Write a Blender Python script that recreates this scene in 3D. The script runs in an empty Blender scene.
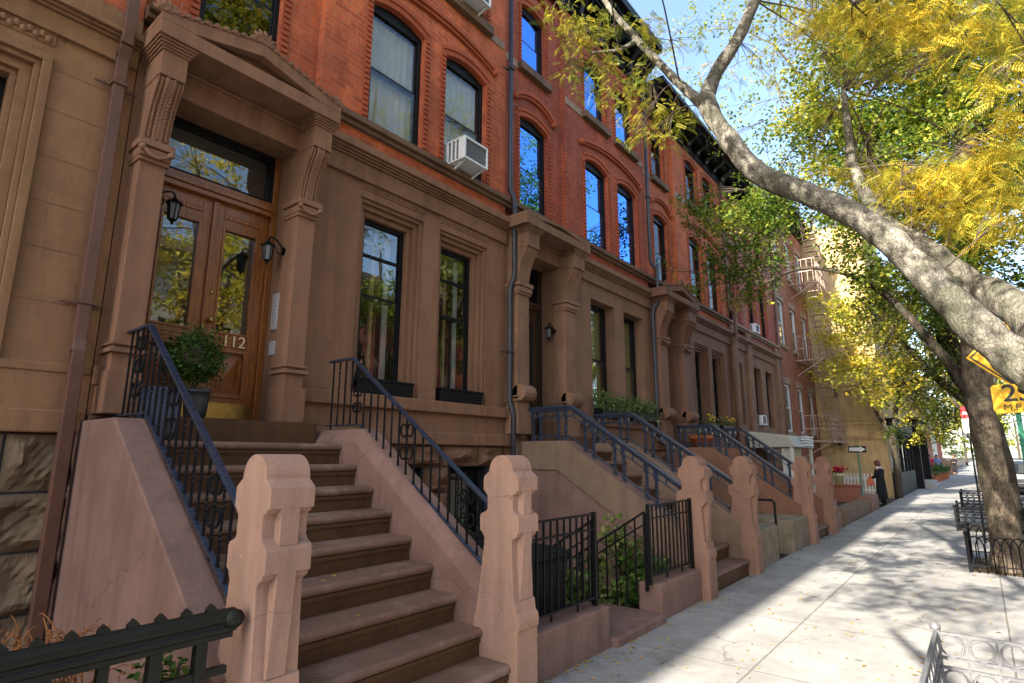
import bpy, bmesh, math, random
import numpy as np
from mathutils import Vector, Matrix
random.seed(7); NP = np.random.default_rng(11)
SC = bpy.context.scene
COL = SC.collection
R = math.radians

# ------------------------------------------------------------------ camera
cam = bpy.data.cameras.new('camera'); camo = bpy.data.objects.new('camera', cam); COL.objects.link(camo)
cam.sensor_width = 36.0; cam.lens = 570.0 / 1024.0 * 36.0
cam.clip_start = 0.05; cam.clip_end = 2000
CR = [[0.7790703, -0.1196138, -0.6154202], [0.6269245, 0.1547218, 0.7635619], [0.0038864, -0.9806904, 0.1955279]]
# rows: world X, Y, Z in camera coordinates (x right, y down, z forward)
camo.matrix_world = Matrix(((CR[0][0], -CR[0][1], -CR[0][2], 0.0),
                            (CR[1][0], -CR[1][1], -CR[1][2], 0.0),
                            (CR[2][0], -CR[2][1], -CR[2][2], 1.55),
                            (0, 0, 0, 1)))
SC.camera = camo
SC.render.resolution_x = 1024; SC.render.resolution_y = 683

# ------------------------------------------------------------------ sky and sun
SUN_EL, SUN_OFF = 32.0, 8.5      # the sun stands behind the camera, a little over the house row
w = bpy.data.worlds.new('World'); SC.world = w; w.use_nodes = True
nt = w.node_tree
sky = nt.nodes.new('ShaderNodeTexSky'); sky.sky_type = 'NISHITA'; sky.sun_disc = False
sky.sun_elevation = R(SUN_EL); sky.sun_rotation = R(180 + SUN_OFF)
sky.air_density = 1.0; sky.dust_density = 1.5; sky.ozone_density = 1.0
bgn = nt.nodes['Background']; nt.links.new(sky.outputs[0], bgn.inputs[0]); bgn.inputs[1].default_value = 0.15
sl = bpy.data.lights.new('sun', 'SUN'); sl.energy = 5.0; sl.angle = R(0.53); sl.color = (1.0, 0.93, 0.82)
so = bpy.data.objects.new('sun', sl); COL.objects.link(so)
ldir = Vector((math.sin(R(SUN_OFF)) * math.cos(R(SUN_EL)), math.cos(R(SUN_OFF)) * math.cos(R(SUN_EL)), -math.sin(R(SUN_EL))))
so.rotation_euler = ldir.to_track_quat('-Z', 'Y').to_euler(); so.location = (0, -20, 30)
SC.view_settings.view_transform = 'Standard'; SC.view_settings.look = 'None'
SC.view_settings.exposure = 1.9; SC.view_settings.gamma = 1.0; SC.view_settings.use_curve_mapping = False
SC.render.engine = 'CYCLES'
SC.cycles.use_denoising = True
SC.cycles.max_bounces = 7; SC.cycles.transparent_max_bounces = 12; SC.cycles.diffuse_bounces = 1
SC.cycles.glossy_bounces = 3; SC.cycles.sample_clamp_indirect = 6

# ------------------------------------------------------------------ materials
def newmat(name):
    m = bpy.data.materials.new(name); m.use_nodes = True
    t = m.node_tree
    return m, t, t.nodes['Principled BSDF']
def N(t, typ, **kw):
    n = t.nodes.new(typ)
    for k, v in kw.items(): setattr(n, k, v)
    return n
def coords(t):
    return N(t, 'ShaderNodeNewGeometry').outputs['Position']
def noise(t, vec, scale, detail=5, rough=0.6, vscale=None):
    n = N(t, 'ShaderNodeTexNoise'); n.inputs['Scale'].default_value = scale
    n.inputs['Detail'].default_value = detail; n.inputs['Roughness'].default_value = rough
    if vscale:
        mp = N(t, 'ShaderNodeMapping'); mp.inputs['Scale'].default_value = vscale
        t.links.new(vec, mp.inputs[0]); vec = mp.outputs[0]
    t.links.new(vec, n.inputs['Vector']); return n.outputs['Fac']
def ramp(t, fac, stops):
    n = N(t, 'ShaderNodeValToRGB'); cr = n.color_ramp
    while len(cr.elements) < len(stops): cr.elements.new(0.5)
    for e, (p, c) in zip(cr.elements, stops):
        e.position = p; e.color = (c[0], c[1], c[2], 1)
    t.links.new(fac, n.inputs[0]); return n.outputs[0]
def mixc(t, fac, a, b, mode='MIX'):
    n = N(t, 'ShaderNodeMix'); n.data_type = 'RGBA'; n.blend_type = mode
    for sock, v in ((n.inputs[0], fac), (n.inputs[6], a), (n.inputs[7], b)):
        if isinstance(v, (int, float)): sock.default_value = v
        elif isinstance(v, (tuple, list)): sock.default_value = (v[0], v[1], v[2], 1)
        else: t.links.new(v, sock)
    return n.outputs[2]
def math_(t, op, a, b=0.0, c=None):
    n = N(t, 'ShaderNodeMath', operation=op)
    for i, v in enumerate((a, b) if c is None else (a, b, c)):
        if isinstance(v, (int, float)): n.inputs[i].default_value = v
        else: t.links.new(v, n.inputs[i])
    return n.outputs[0]
def bump(t, bsdf, h, strength=0.3, dist=0.01):
    n = N(t, 'ShaderNodeBump'); n.inputs['Strength'].default_value = strength; n.inputs['Distance'].default_value = dist
    t.links.new(h, n.inputs['Height']); t.links.new(n.outputs[0], bsdf.inputs['Normal'])
def vary(c, k): return tuple(min(1, max(0, v * k)) for v in c)

def stone_mat(name, col, rough=0.85, stain=0.35, fine=60, bstr=0.25, streak=True, patch=None):
    m, t, b = newmat(name); P = coords(t)
    n1 = noise(t, P, 1.6, 6, 0.65); n2 = noise(t, P, fine, 4, 0.6)
    c = ramp(t, n1, [(0.25, vary(col, 1 - stain)), (0.5, col), (0.78, vary(col, 1 + stain * 0.6))])
    if streak:
        n3 = noise(t, P, 3.0, 4, 0.6, (2.2, 2.2, 0.22))
        c = mixc(t, 0.55, c, ramp(t, n3, [(0.3, (0.55, 0.52, 0.5)), (0.55, (1, 1, 1))]), 'MULTIPLY')
    if patch:
        n4 = noise(t, P, 2.3, 5, 0.7)
        c = mixc(t, ramp(t, n4, [(0.52, (0, 0, 0)), (0.66, (1, 1, 1))]), c, patch)
    c = mixc(t, 0.35, c, ramp(t, n2, [(0.3, (0.7, 0.7, 0.7)), (0.7, (1.15, 1.15, 1.15))]), 'MULTIPLY')
    vo = N(t, 'ShaderNodeTexVoronoi'); vo.feature = 'DISTANCE_TO_EDGE'; vo.inputs['Scale'].default_value = 0.95
    wob = N(t, 'ShaderNodeVectorMath', operation='MULTIPLY_ADD'); nz = N(t, 'ShaderNodeTexNoise'); nz.inputs['Scale'].default_value = 5; nz.inputs['Detail'].default_value = 6
    t.links.new(P, nz.inputs['Vector']); t.links.new(nz.outputs['Color'], wob.inputs[0]); wob.inputs[1].default_value = (0.22, 0.22, 0.22); t.links.new(P, wob.inputs[2]); t.links.new(wob.outputs[0], vo.inputs['Vector'])
    crack = math_(t, 'MULTIPLY', math_(t, 'LESS_THAN', vo.outputs['Distance'], 0.0022), math_(t, 'GREATER_THAN', noise(t, P, 1.2, 2), 0.5))
    c = mixc(t, math_(t, 'MULTIPLY', crack, 0.55), c, vary(col, 0.35))
    n6 = noise(t, P, 26, 3, 0.5); chips = math_(t, 'GREATER_THAN', n6, 0.74)
    c = mixc(t, math_(t, 'MULTIPLY', chips, 0.35), c, vary(col, 1.7))
    t.links.new(c, b.inputs['Base Color']); b.inputs['Roughness'].default_value = rough
    b.inputs['Specular IOR Level'].default_value = 0.3
    n5 = noise(t, P, 9, 6, 0.7)
    bump(t, b, math_(t, 'ADD', math_(t, 'MULTIPLY', n2, 0.35), n5), bstr, 0.012)
    return m

def brick_mat(name, c1, c2, mortar, soot=(0.30, 0.16, 0.13), bw=0.215, bh=0.071):
    m, t, b = newmat(name); P = coords(t)
    s = N(t, 'ShaderNodeSeparateXYZ'); t.links.new(P, s.inputs[0])
    cb = N(t, 'ShaderNodeCombineXYZ')
    t.links.new(math_(t, 'ADD', s.outputs[0], s.outputs[1]), cb.inputs[0]); t.links.new(s.outputs[2], cb.inputs[1])
    br = N(t, 'ShaderNodeTexBrick'); t.links.new(cb.outputs[0], br.inputs['Vector'])
    br.inputs['Scale'].default_value = 1.0; br.inputs['Brick Width'].default_value = bw; br.inputs['Row Height'].default_value = bh
    br.inputs['Mortar Size'].default_value = 0.0065; br.inputs['Mortar Smooth'].default_value = 0.3; br.inputs['Bias'].default_value = 0.0
    br.inputs['Color1'].default_value = (*c1, 1); br.inputs['Color2'].default_value = (*c2, 1); br.inputs['Mortar'].default_value = (*mortar, 1)
    n1 = noise(t, P, 0.9, 6, 0.7); n2 = noise(t, P, 22, 4, 0.6)
    n3 = noise(t, P, 2.6, 5, 0.65, (1.6, 1.6, 0.4))
    c = mixc(t, ramp(t, n1, [(0.42, (0, 0, 0)), (0.72, (0.75, 0.75, 0.75))]), br.outputs['Color'], soot, 'MIX')
    c = mixc(t, 0.6, c, ramp(t, n3, [(0.3, (0.55, 0.5, 0.5)), (0.6, (1.1, 1.1, 1.1))]), 'MULTIPLY')
    c = mixc(t, 0.45, c, ramp(t, n2, [(0.3, (0.65, 0.65, 0.65)), (0.7, (1.2, 1.2, 1.2))]), 'MULTIPLY')
    t.links.new(c, b.inputs['Base Color']); b.inputs['Roughness'].default_value = 0.85; b.inputs['Specular IOR Level'].default_value = 0.25
    inv = math_(t, 'SUBTRACT', 1.0, br.outputs['Fac'])
    bump(t, b, math_(t, 'ADD', inv, math_(t, 'MULTIPLY', n2, 0.4)), 0.6, 0.008)
    return m

def plain_mat(name, col, rough=0.5, metal=0.0, spec=0.5, var=0.15, scale=14, bstr=0.0):
    m, t, b = newmat(name); P = coords(t)
    n = noise(t, P, scale, 5, 0.6)
    c = ramp(t, n, [(0.25, vary(col, 1 - var)), (0.75, vary(col, 1 + var))])
    t.links.new(c, b.inputs['Base Color']); b.inputs['Roughness'].default_value = rough
    b.inputs['Metallic'].default_value = metal; b.inputs['Specular IOR Level'].default_value = spec
    rr = ramp(t, noise(t, P, scale * 2.3, 4), [(0.3, (rough * 0.75,) * 3), (0.7, (min(1, rough * 1.3),) * 3)])
    t.links.new(rr, b.inputs['Roughness'])
    if bstr: bump(t, b, n, bstr, 0.006)
    return m

def wood_mat(name, ca, cb_, rough=0.35):
    m, t, b = newmat(name); P = coords(t)
    n = noise(t, P, 9, 6, 0.65, (6, 6, 0.5)); n2 = noise(t, P, 60, 3, 0.6, (5, 5, 0.4))
    c = ramp(t, n, [(0.3, ca), (0.7, cb_)])
    c = mixc(t, 0.4, c, ramp(t, n2, [(0.35, (0.6, 0.6, 0.6)), (0.65, (1.1, 1.1, 1.1))]), 'MULTIPLY')
    t.links.new(c, b.inputs['Base Color']); b.inputs['Roughness'].default_value = rough
    b.inputs['Coat Weight'].default_value = 0.3; b.inputs['Coat Roughness'].default_value = 0.25
    bump(t, b, n2, 0.15, 0.003)
    return m

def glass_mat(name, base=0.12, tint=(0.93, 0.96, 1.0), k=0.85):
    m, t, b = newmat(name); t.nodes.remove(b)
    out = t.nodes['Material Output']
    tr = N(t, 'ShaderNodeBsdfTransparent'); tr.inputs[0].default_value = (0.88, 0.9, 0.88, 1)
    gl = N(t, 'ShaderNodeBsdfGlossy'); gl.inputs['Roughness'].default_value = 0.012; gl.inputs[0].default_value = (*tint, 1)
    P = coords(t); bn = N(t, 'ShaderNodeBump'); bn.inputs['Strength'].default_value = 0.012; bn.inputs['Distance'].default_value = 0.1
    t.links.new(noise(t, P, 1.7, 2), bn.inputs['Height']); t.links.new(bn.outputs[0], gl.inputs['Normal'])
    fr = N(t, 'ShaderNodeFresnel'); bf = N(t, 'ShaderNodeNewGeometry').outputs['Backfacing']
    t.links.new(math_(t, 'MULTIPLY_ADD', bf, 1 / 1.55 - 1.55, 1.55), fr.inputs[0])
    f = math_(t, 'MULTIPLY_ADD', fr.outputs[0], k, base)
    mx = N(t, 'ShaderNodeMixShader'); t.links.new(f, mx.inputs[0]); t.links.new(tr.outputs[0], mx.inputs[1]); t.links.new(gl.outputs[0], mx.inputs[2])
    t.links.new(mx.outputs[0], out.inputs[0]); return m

def leaf_mat(name, stops, trans=0.45):
    m, t, b = newmat(name)
    at = N(t, 'ShaderNodeAttribute'); at.attribute_name = 'tint'
    g = N(t, 'ShaderNodeNewGeometry')
    f = math_(t, 'ADD', at.outputs['Fac'], math_(t, 'MULTIPLY', math_(t, 'SUBTRACT', g.outputs['Random Per Island'], 0.5), 0.22))
    c = ramp(t, f, stops)
    t.links.new(c, b.inputs['Base Color']); b.inputs['Roughness'].default_value = 0.55; b.inputs['Specular IOR Level'].default_value = 0.35
    tl = N(t, 'ShaderNodeBsdfTranslucent')
    c2 = mixc(t, 0.5, c, (1.0, 0.95, 0.45), 'MULTIPLY'); c3 = mixc(t, 0.6, c, c2); t.links.new(c3, tl.inputs[0])
    mx = N(t, 'ShaderNodeMixShader'); mx.inputs[0].default_value = trans
    t.links.new(b.outputs[0], mx.inputs[1]); t.links.new(tl.outputs[0], mx.inputs[2])
    t.links.new(mx.outputs[0], t.nodes['Material Output'].inputs[0]); return m

def bark_mat(name, ca, cb_, vs=(5, 5, 2.2)):
    m, t, b = newmat(name); P = coords(t)
    n = noise(t, P, 2.6, 10, 0.78, vs); n2 = noise(t, P, 3.1, 6, 0.65); n3 = noise(t, P, 45, 4, 0.65)
    vo = N(t, 'ShaderNodeTexVoronoi'); vo.feature = 'DISTANCE_TO_EDGE'; vo.inputs['Scale'].default_value = 1.0
    mp = N(t, 'ShaderNodeMapping'); mp.inputs['Scale'].default_value = (30, 30, 11); wob = N(t, 'ShaderNodeVectorMath', operation='MULTIPLY_ADD')
    nz = N(t, 'ShaderNodeTexNoise'); nz.inputs['Scale'].default_value = 6; nz.inputs['Detail'].default_value = 5; t.links.new(P, nz.inputs['Vector'])
    t.links.new(nz.outputs['Color'], wob.inputs[0]); wob.inputs[1].default_value = (0.16, 0.16, 0.16); t.links.new(P, wob.inputs[2]); t.links.new(wob.outputs[0], mp.inputs[0]); t.links.new(mp.outputs[0], vo.inputs['Vector'])
    fis = ramp(t, vo.outputs['Distance'], [(0.0, (0, 0, 0)), (0.16, (1, 1, 1))])
    c = ramp(t, n, [(0.36, vary(ca, 0.35)), (0.47, ca), (0.62, cb_)])
    c = mixc(t, ramp(t, n2, [(0.46, (0, 0, 0)), (0.6, (0.85, 0.85, 0.85))]), c, mixc(t, 0.55, vary(ca, 0.6), (0.11, 0.12, 0.075)))
    c = mixc(t, 0.35, c, ramp(t, vo.outputs['Distance'], [(0.0, (0.35, 0.33, 0.3)), (0.10, (1, 1, 1))]), 'MULTIPLY')
    c = mixc(t, 0.5, c, ramp(t, n3, [(0.3, (0.55, 0.55, 0.55)), (0.7, (1.25, 1.25, 1.25))]), 'MULTIPLY')
    t.links.new(c, b.inputs['Base Color']); b.inputs['Roughness'].default_value = 0.92; b.inputs['Specular IOR Level'].default_value = 0.15
    h = math_(t, 'ADD', math_(t, 'ADD', n, math_(t, 'MULTIPLY', n3, 0.3)), math_(t, 'MULTIPLY', fis, 0.22))
    bump(t, b, h, 1.0, 0.03); return m

def sidewalk_mat():
    m, t, b = newmat('concrete_flags'); P = coords(t)
    s = N(t, 'ShaderNodeSeparateXYZ'); t.links.new(P, s.inputs[0])
    def joint(v, off, per, wd):
        f = math_(t, 'FRACT', math_(t, 'DIVIDE', math_(t, 'ADD', v, off), per))
        d = math_(t, 'ABSOLUTE', math_(t, 'SUBTRACT', f, 0.5))
        return math_(t, 'GREATER_THAN', d, 0.5 - wd / per / 2)
    wob = math_(t, 'MULTIPLY', math_(t, 'SUBTRACT', noise(t, P, 6, 3), 0.5), 0.012)
    jx = joint(math_(t, 'ADD', s.outputs[0], wob), 1.505, 1.52, 0.013); jy = joint(math_(t, 'ADD', s.outputs[1], wob), -6.25, 1.55, 0.011)
    j = math_(t, 'MAXIMUM', jx, jy)
    # each flag has its own tone
    cb = N(t, 'ShaderNodeCombineXYZ')
    t.links.new(math_(t, 'FLOOR', math_(t, 'DIVIDE', math_(t, 'ADD', s.outputs[0], 1.505), 1.52)), cb.inputs[0])
    t.links.new(math_(t, 'FLOOR', math_(t, 'DIVIDE', math_(t, 'ADD', s.outputs[1], -6.25), 1.55)), cb.inputs[1])
    wn = N(t, 'ShaderNodeTexWhiteNoise'); wn.noise_dimensions = '2D'; t.links.new(cb.outputs[0], wn.inputs['Vector'])
    n1 = noise(t, P, 1.1, 7, 0.68); n2 = noise(t, P, 90, 4, 0.65); n3 = noise(t, P, 7, 6, 0.7)
    c = ramp(t, n1, [(0.28, (0.20, 0.19, 0.175)), (0.5, (0.30, 0.29, 0.27)), (0.75, (0.38, 0.37, 0.345))])
    c = mixc(t, 0.5, c, ramp(t, n2, [(0.3, (0.68, 0.68, 0.68)), (0.7, (1.2, 1.2, 1.2))]), 'MULTIPLY')
    c = mixc(t, 0.5, c, ramp(t, n3, [(0.3, (0.72, 0.71, 0.7)), (0.55, (1.05, 1.05, 1.05))]), 'MULTIPLY')
    c = mixc(t, 0.35, c, ramp(t, wn.outputs['Value'], [(0, (0.72, 0.72, 0.72)), (1, (1.12, 1.12, 1.12))]), 'MULTIPLY')
    vo = N(t, 'ShaderNodeTexVoronoi'); vo.inputs['Scale'].default_value = 1.7; t.links.new(P, vo.inputs['Vector'])
    c = mixc(t, math_(t, 'MULTIPLY', math_(t, 'LESS_THAN', vo.outputs['Distance'], 0.05), 0.55), c, (0.10, 0.10, 0.095))
    vc = N(t, 'ShaderNodeTexVoronoi'); vc.feature = 'DISTANCE_TO_EDGE'; vc.inputs['Scale'].default_value = 0.45
    wob2 = N(t, 'ShaderNodeVectorMath', operation='MULTIPLY_ADD'); nz = N(t, 'ShaderNodeTexNoise'); nz.inputs['Scale'].default_value = 3; nz.inputs['Detail'].default_value = 7
    t.links.new(P, nz.inputs['Vector']); t.links.new(nz.outputs['Color'], wob2.inputs[0]); wob2.inputs[1].default_value = (0.45, 0.45, 0); t.links.new(P, wob2.inputs[2]); t.links.new(wob2.outputs[0], vc.inputs['Vector'])
    ck = math_(t, 'MULTIPLY', math_(t, 'LESS_THAN', vc.outputs['Distance'], 0.0025), math_(t, 'GREATER_THAN', noise(t, P, 0.5, 2), 0.52))
    c = mixc(t, math_(t, 'MULTIPLY', ck, 0.6), c, (0.10, 0.09, 0.08))
    st_ = noise(t, P, 0.8, 6, 0.75); c = mixc(t, ramp(t, st_, [(0.54, (0, 0, 0)), (0.66, (0.45, 0.45, 0.45))]), c, (0.17, 0.155, 0.13))
    c = mixc(t, math_(t, 'MULTIPLY', j, 0.75), c, (0.09, 0.08, 0.07))
    t.links.new(c, b.inputs['Base Color']); b.inputs['Roughness'].default_value = 0.9; b.inputs['Specular IOR Level'].default_value = 0.25
    bump(t, b, math_(t, 'SUBTRACT', math_(t, 'MULTIPLY', n2, 0.3), j), 0.5, 0.006); return m

M = {}
M['stucco'] = stone_mat('brown_stucco', (0.255, 0.132, 0.073), 0.75, 0.22, 70, 0.15)
M['stucco2'] = stone_mat('weathered_brownstone', (0.245, 0.135, 0.081), 0.85, 0.3, 50, 0.25)
M['stucco3'] = stone_mat('red_brown_stucco', (0.20, 0.10, 0.062), 0.8, 0.25, 50, 0.2)
M['portal'] = stone_mat('portal_brownstone', (0.27, 0.14, 0.08), 0.7, 0.2, 60, 0.12)
M['tan'] = stone_mat('tan_sandstone', (0.31, 0.168, 0.082), 0.85, 0.3, 60, 0.25, True, (0.25, 0.138, 0.06))
M['pier'] = stone_mat('pink_brown_cast_stone', (0.43, 0.262, 0.19), 0.85, 0.22, 70, 0.3, True, (0.40, 0.23, 0.15))
M['pier2'] = stone_mat('worn_red_brown_stone', (0.29, 0.165, 0.115), 0.85, 0.25, 60, 0.3, True)
M['cheek'] = stone_mat('painted_stoop_stone', (0.235, 0.138, 0.108), 0.8, 0.3, 50, 0.22, True, (0.195, 0.11, 0.082))
M['cheek2'] = stone_mat('bare_stoop_stone', (0.22, 0.145, 0.10), 0.85, 0.3, 50, 0.3, True, (0.20, 0.14, 0.09))
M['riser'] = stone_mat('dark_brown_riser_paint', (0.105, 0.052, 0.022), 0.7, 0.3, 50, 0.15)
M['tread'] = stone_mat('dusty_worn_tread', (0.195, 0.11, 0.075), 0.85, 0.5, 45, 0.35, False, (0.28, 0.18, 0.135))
M['rough'] = stone_mat('rock_faced_sandstone', (0.17, 0.115, 0.068), 0.9, 0.4, 30, 0.6, False)
M['rough2'] = stone_mat('rock_faced_brownstone', (0.20, 0.10, 0.055), 0.9, 0.35, 30, 0.6, False)
M['mossy'] = stone_mat('mossy_block_stone', (0.26, 0.205, 0.14), 0.9, 0.35, 40, 0.4, True, (0.14, 0.13, 0.07))
M['sillstone'] = stone_mat('weathered_sill_stone', (0.17, 0.10, 0.06), 0.85, 0.35, 50, 0.25)
M['bandstone'] = stone_mat('pale_band_stone', (0.32, 0.22, 0.15), 0.85, 0.3, 50, 0.25)
M['brick'] = brick_mat('orange_red_brick', (0.66, 0.155, 0.05), (0.46, 0.095, 0.034), (0.50, 0.21, 0.12), (0.27, 0.085, 0.05))
M['brick2'] = brick_mat('red_brick', (0.44, 0.085, 0.034), (0.33, 0.062, 0.028), (0.42, 0.19, 0.125), (0.20, 0.06, 0.042))
M['brick3'] = brick_mat('pinkish_brick', (0.42, 0.12, 0.085), (0.35, 0.09, 0.065), (0.28, 0.12, 0.09))
M['brick4'] = brick_mat('brown_flat_brick', (0.34, 0.125, 0.06), (0.26, 0.09, 0.045), (0.25, 0.13, 0.08))
M['brickmould'] = stone_mat('moulded_brick', (0.38, 0.085, 0.034), 0.85, 0.3, 40, 0.4, False)
M['yellow'] = brick_mat('yellow_painted_brick', (0.60, 0.43, 0.22), (0.55, 0.39, 0.19), (0.48, 0.34, 0.17), (0.52, 0.37, 0.18))
M['black'] = plain_mat('black_gloss_paint', (0.005, 0.0055, 0.007), 0.5, 0.0, 0.22, 0.3)
M['iron'] = plain_mat('black_wrought_iron', (0.006, 0.006, 0.007), 0.55, 0.0, 0.2, 0.35, 25, 0.2)
M['bluerail'] = plain_mat('blue_black_rail_paint', (0.022, 0.030, 0.052), 0.3, 0.0, 0.5, 0.4, 20, 0.1)
M['greeniron'] = plain_mat('dark_green_cast_iron', (0.008, 0.0095, 0.007), 0.45, 0.0, 0.3, 0.4, 12, 0.25)
M['greyiron'] = plain_mat('weathered_grey_iron', (0.17, 0.17, 0.175), 0.5, 0.35, 0.5, 0.35, 30, 0.2)
M['pipebrown'] = plain_mat('brown_painted_pipe', (0.13, 0.06, 0.04), 0.4, 0.0, 0.5, 0.25, 5)
M['pipeblue'] = plain_mat('blue_grey_painted_pipe', (0.026, 0.028, 0.037), 0.45, 0.0, 0.5, 0.25, 6)
M['door'] = wood_mat('varnished_mahogany', (0.13, 0.038, 0.007), (0.36, 0.125, 0.022))
M['doordark'] = wood_mat('dark_varnished_oak', (0.035, 0.02, 0.01), (0.075, 0.04, 0.018))
M['brass'] = plain_mat('aged_brass', (0.36, 0.26, 0.08), 0.3, 0.9, 0.5, 0.2)
M['gold'] = plain_mat('pale_gilt_number', (0.80, 0.62, 0.36), 0.35, 0.1, 0.5, 0.1)
M['steel'] = plain_mat('brushed_steel', (0.62, 0.64, 0.66), 0.35, 0.6, 0.5, 0.1)
M['white'] = plain_mat('white_paint', (0.6, 0.6, 0.57), 0.5, 0.0, 0.4, 0.08)
M['acwhite'] = plain_mat('ac_white_enamel', (0.72, 0.74, 0.74), 0.45, 0.0, 0.5, 0.08)
M['acgrey'] = plain_mat('ac_grey_coil', (0.20, 0.21, 0.23), 0.6, 0.2, 0.4, 0.3, 60)
M['cream'] = plain_mat('cream_blind', (0.55, 0.51, 0.40), 0.8, 0.0, 0.2, 0.12, 5)
M['greyblind'] = plain_mat('grey_blind', (0.30, 0.31, 0.28), 0.8, 0.0, 0.2, 0.2, 5)
M['shutter'] = plain_mat('pale_yellow_inner_shutter', (0.42, 0.34, 0.15), 0.6, 0.0, 0.3, 0.1)
M['redcurtain'] = plain_mat('rust_red_curtain', (0.16, 0.04, 0.018), 0.85, 0.0, 0.2, 0.3, 8)
M['greenblind'] = plain_mat('olive_curtain', (0.30, 0.30, 0.10), 0.85, 0.0, 0.2, 0.2, 8)
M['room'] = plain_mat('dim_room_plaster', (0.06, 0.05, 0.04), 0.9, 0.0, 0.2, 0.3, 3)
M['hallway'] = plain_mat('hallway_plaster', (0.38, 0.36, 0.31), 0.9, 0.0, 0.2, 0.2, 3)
M['glass'] = glass_mat('window_glass', 0.05)
M['glassup'] = glass_mat('upper_window_glass', 0.66, (0.15, 0.40, 0.95))  # blue of the reflected sky is put into the gloss tint
M['glassdark'] = glass_mat('dim_window_glass', 0.01, (0.9, 0.95, 1.0), 0.3)
M['glassclear'] = glass_mat('clear_window_glass', 0.0)
M['soil'] = stone_mat('dark_soil', (0.05, 0.035, 0.022), 0.95, 0.4, 40, 0.8, False)
M['asphalt'] = stone_mat('asphalt', (0.05, 0.05, 0.052), 0.9, 0.2, 150, 0.3, False)
M['sidewalk'] = sidewalk_mat()
M['kerb'] = stone_mat('granite_kerb', (0.30, 0.30, 0.29), 0.85, 0.2, 80, 0.3, False)
M['terracotta'] = plain_mat('terracotta', (0.42, 0.13, 0.05), 0.75, 0.0, 0.3, 0.2, 12)
M['greyglaze'] = plain_mat('grey_glazed_pot', (0.03, 0.034, 0.04), 0.35, 0.0, 0.5, 0.35, 10)
M['blueglaze'] = plain_mat('blue_glazed_planter', (0.035, 0.055, 0.10), 0.35, 0.0, 0.5, 0.35, 8)
M['plastic'] = plain_mat('black_plastic', (0.008, 0.008, 0.009), 0.6, 0.0, 0.2, 0.2)
M['yellowsign'] = plain_mat('yellow_sign_sheeting', (0.85, 0.47, 0.015), 0.4, 0.0, 0.4, 0.05)
M['signblack'] = plain_mat('black_sign_ink', (0.01, 0.01, 0.01), 0.5)
M['signwhite'] = plain_mat('white_sign_sheeting', (0.8, 0.8, 0.8), 0.45)
M['signred'] = plain_mat('red_sign_sheeting', (0.60, 0.02, 0.03), 0.45)
M['greenpost'] = plain_mat('green_sign_post', (0.02, 0.20, 0.12), 0.45, 0.1, 0.5, 0.3)
M['galv'] = plain_mat('galvanised_steel', (0.42, 0.43, 0.44), 0.45, 0.6, 0.5, 0.2)
M['bark'] = bark_mat('honey_locust_bark', (0.24, 0.215, 0.17), (0.43, 0.395, 0.325))
M['bark2'] = bark_mat('grey_brown_bark', (0.17, 0.13, 0.09), (0.32, 0.25, 0.175))
M['bark3'] = bark_mat('dark_bark', (0.06, 0.045, 0.033), (0.12, 0.095, 0.07))
M['twig'] = plain_mat('twig_bark', (0.12, 0.09, 0.065), 0.9, 0.0, 0.2, 0.3, 20)
LEAFSTOPS = [(0.0, (0.045, 0.09, 0.016)), (0.25, (0.12, 0.20, 0.025)), (0.5, (0.33, 0.34, 0.04)), (0.75, (0.66, 0.55, 0.06)), (1.0, (0.74, 0.46, 0.03))]
M['leaf'] = leaf_mat('autumn_leaf', LEAFSTOPS)
M['shrub'] = leaf_mat('shrub_leaf', [(0.0, (0.02, 0.05, 0.008)), (0.5, (0.07, 0.15, 0.02)), (0.8, (0.20, 0.26, 0.05)), (1.0, (0.35, 0.30, 0.12))], 0.25)
M['flowery'] = leaf_mat('flowering_leaf', [(0.0, (0.04, 0.09, 0.02)), (0.55, (0.11, 0.18, 0.04)), (0.75, (0.30, 0.30, 0.10)), (0.9, (0.7, 0.66, 0.5)), (1.0, (0.75, 0.72, 0.6))], 0.2)
M['dry'] = plain_mat('dried_plant_stem', (0.28, 0.11, 0.035), 0.9, 0.0, 0.2, 0.4, 30)
M['litter'] = leaf_mat('fallen_leaf', [(0.0, (0.25, 0.12, 0.03)), (0.5, (0.55, 0.33, 0.04)), (1.0, (0.70, 0.50, 0.08))], 0.1)
M['skin'] = plain_mat('skin', (0.55, 0.32, 0.22), 0.6)
M['coat'] = plain_mat('black_coat_cloth', (0.015, 0.015, 0.018), 0.9, 0.0, 0.2, 0.3, 30)
M['hair'] = plain_mat('dark_red_hair', (0.10, 0.025, 0.02), 0.6)
M['orangebag'] = plain_mat('orange_bag_leather', (0.55, 0.12, 0.03), 0.5)
M['scarf'] = plain_mat('white_scarf', (0.7, 0.65, 0.62), 0.9)
M['redflower'] = plain_mat('red_flower', (0.35, 0.01, 0.04), 0.7, 0.0, 0.3, 0.4, 40)
M['yelflower'] = plain_mat('yellow_flower', (0.75, 0.48, 0.03), 0.7, 0.0, 0.3, 0.3, 40)
M['palegreenpot'] = plain_mat('pale_green_pot', (0.50, 0.50, 0.27), 0.6)
M['redbrickwall'] = stone_mat('salmon_red_wall', (0.34, 0.13, 0.08), 0.85, 0.25, 40, 0.3, False)
M['carpaint'] = plain_mat('dark_car_paint', (0.01, 0.012, 0.016), 0.3, 0.0, 0.4, 0.1)
M['carglass'] = plain_mat('car_glass', (0.03, 0.035, 0.04), 0.08, 0.0, 0.8, 0.1)
M['tyre'] = plain_mat('tyre_rubber', (0.015, 0.015, 0.015), 0.85)
M['redlamp'] = plain_mat('red_lamp_lens', (0.45, 0.01, 0.01), 0.2)
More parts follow.
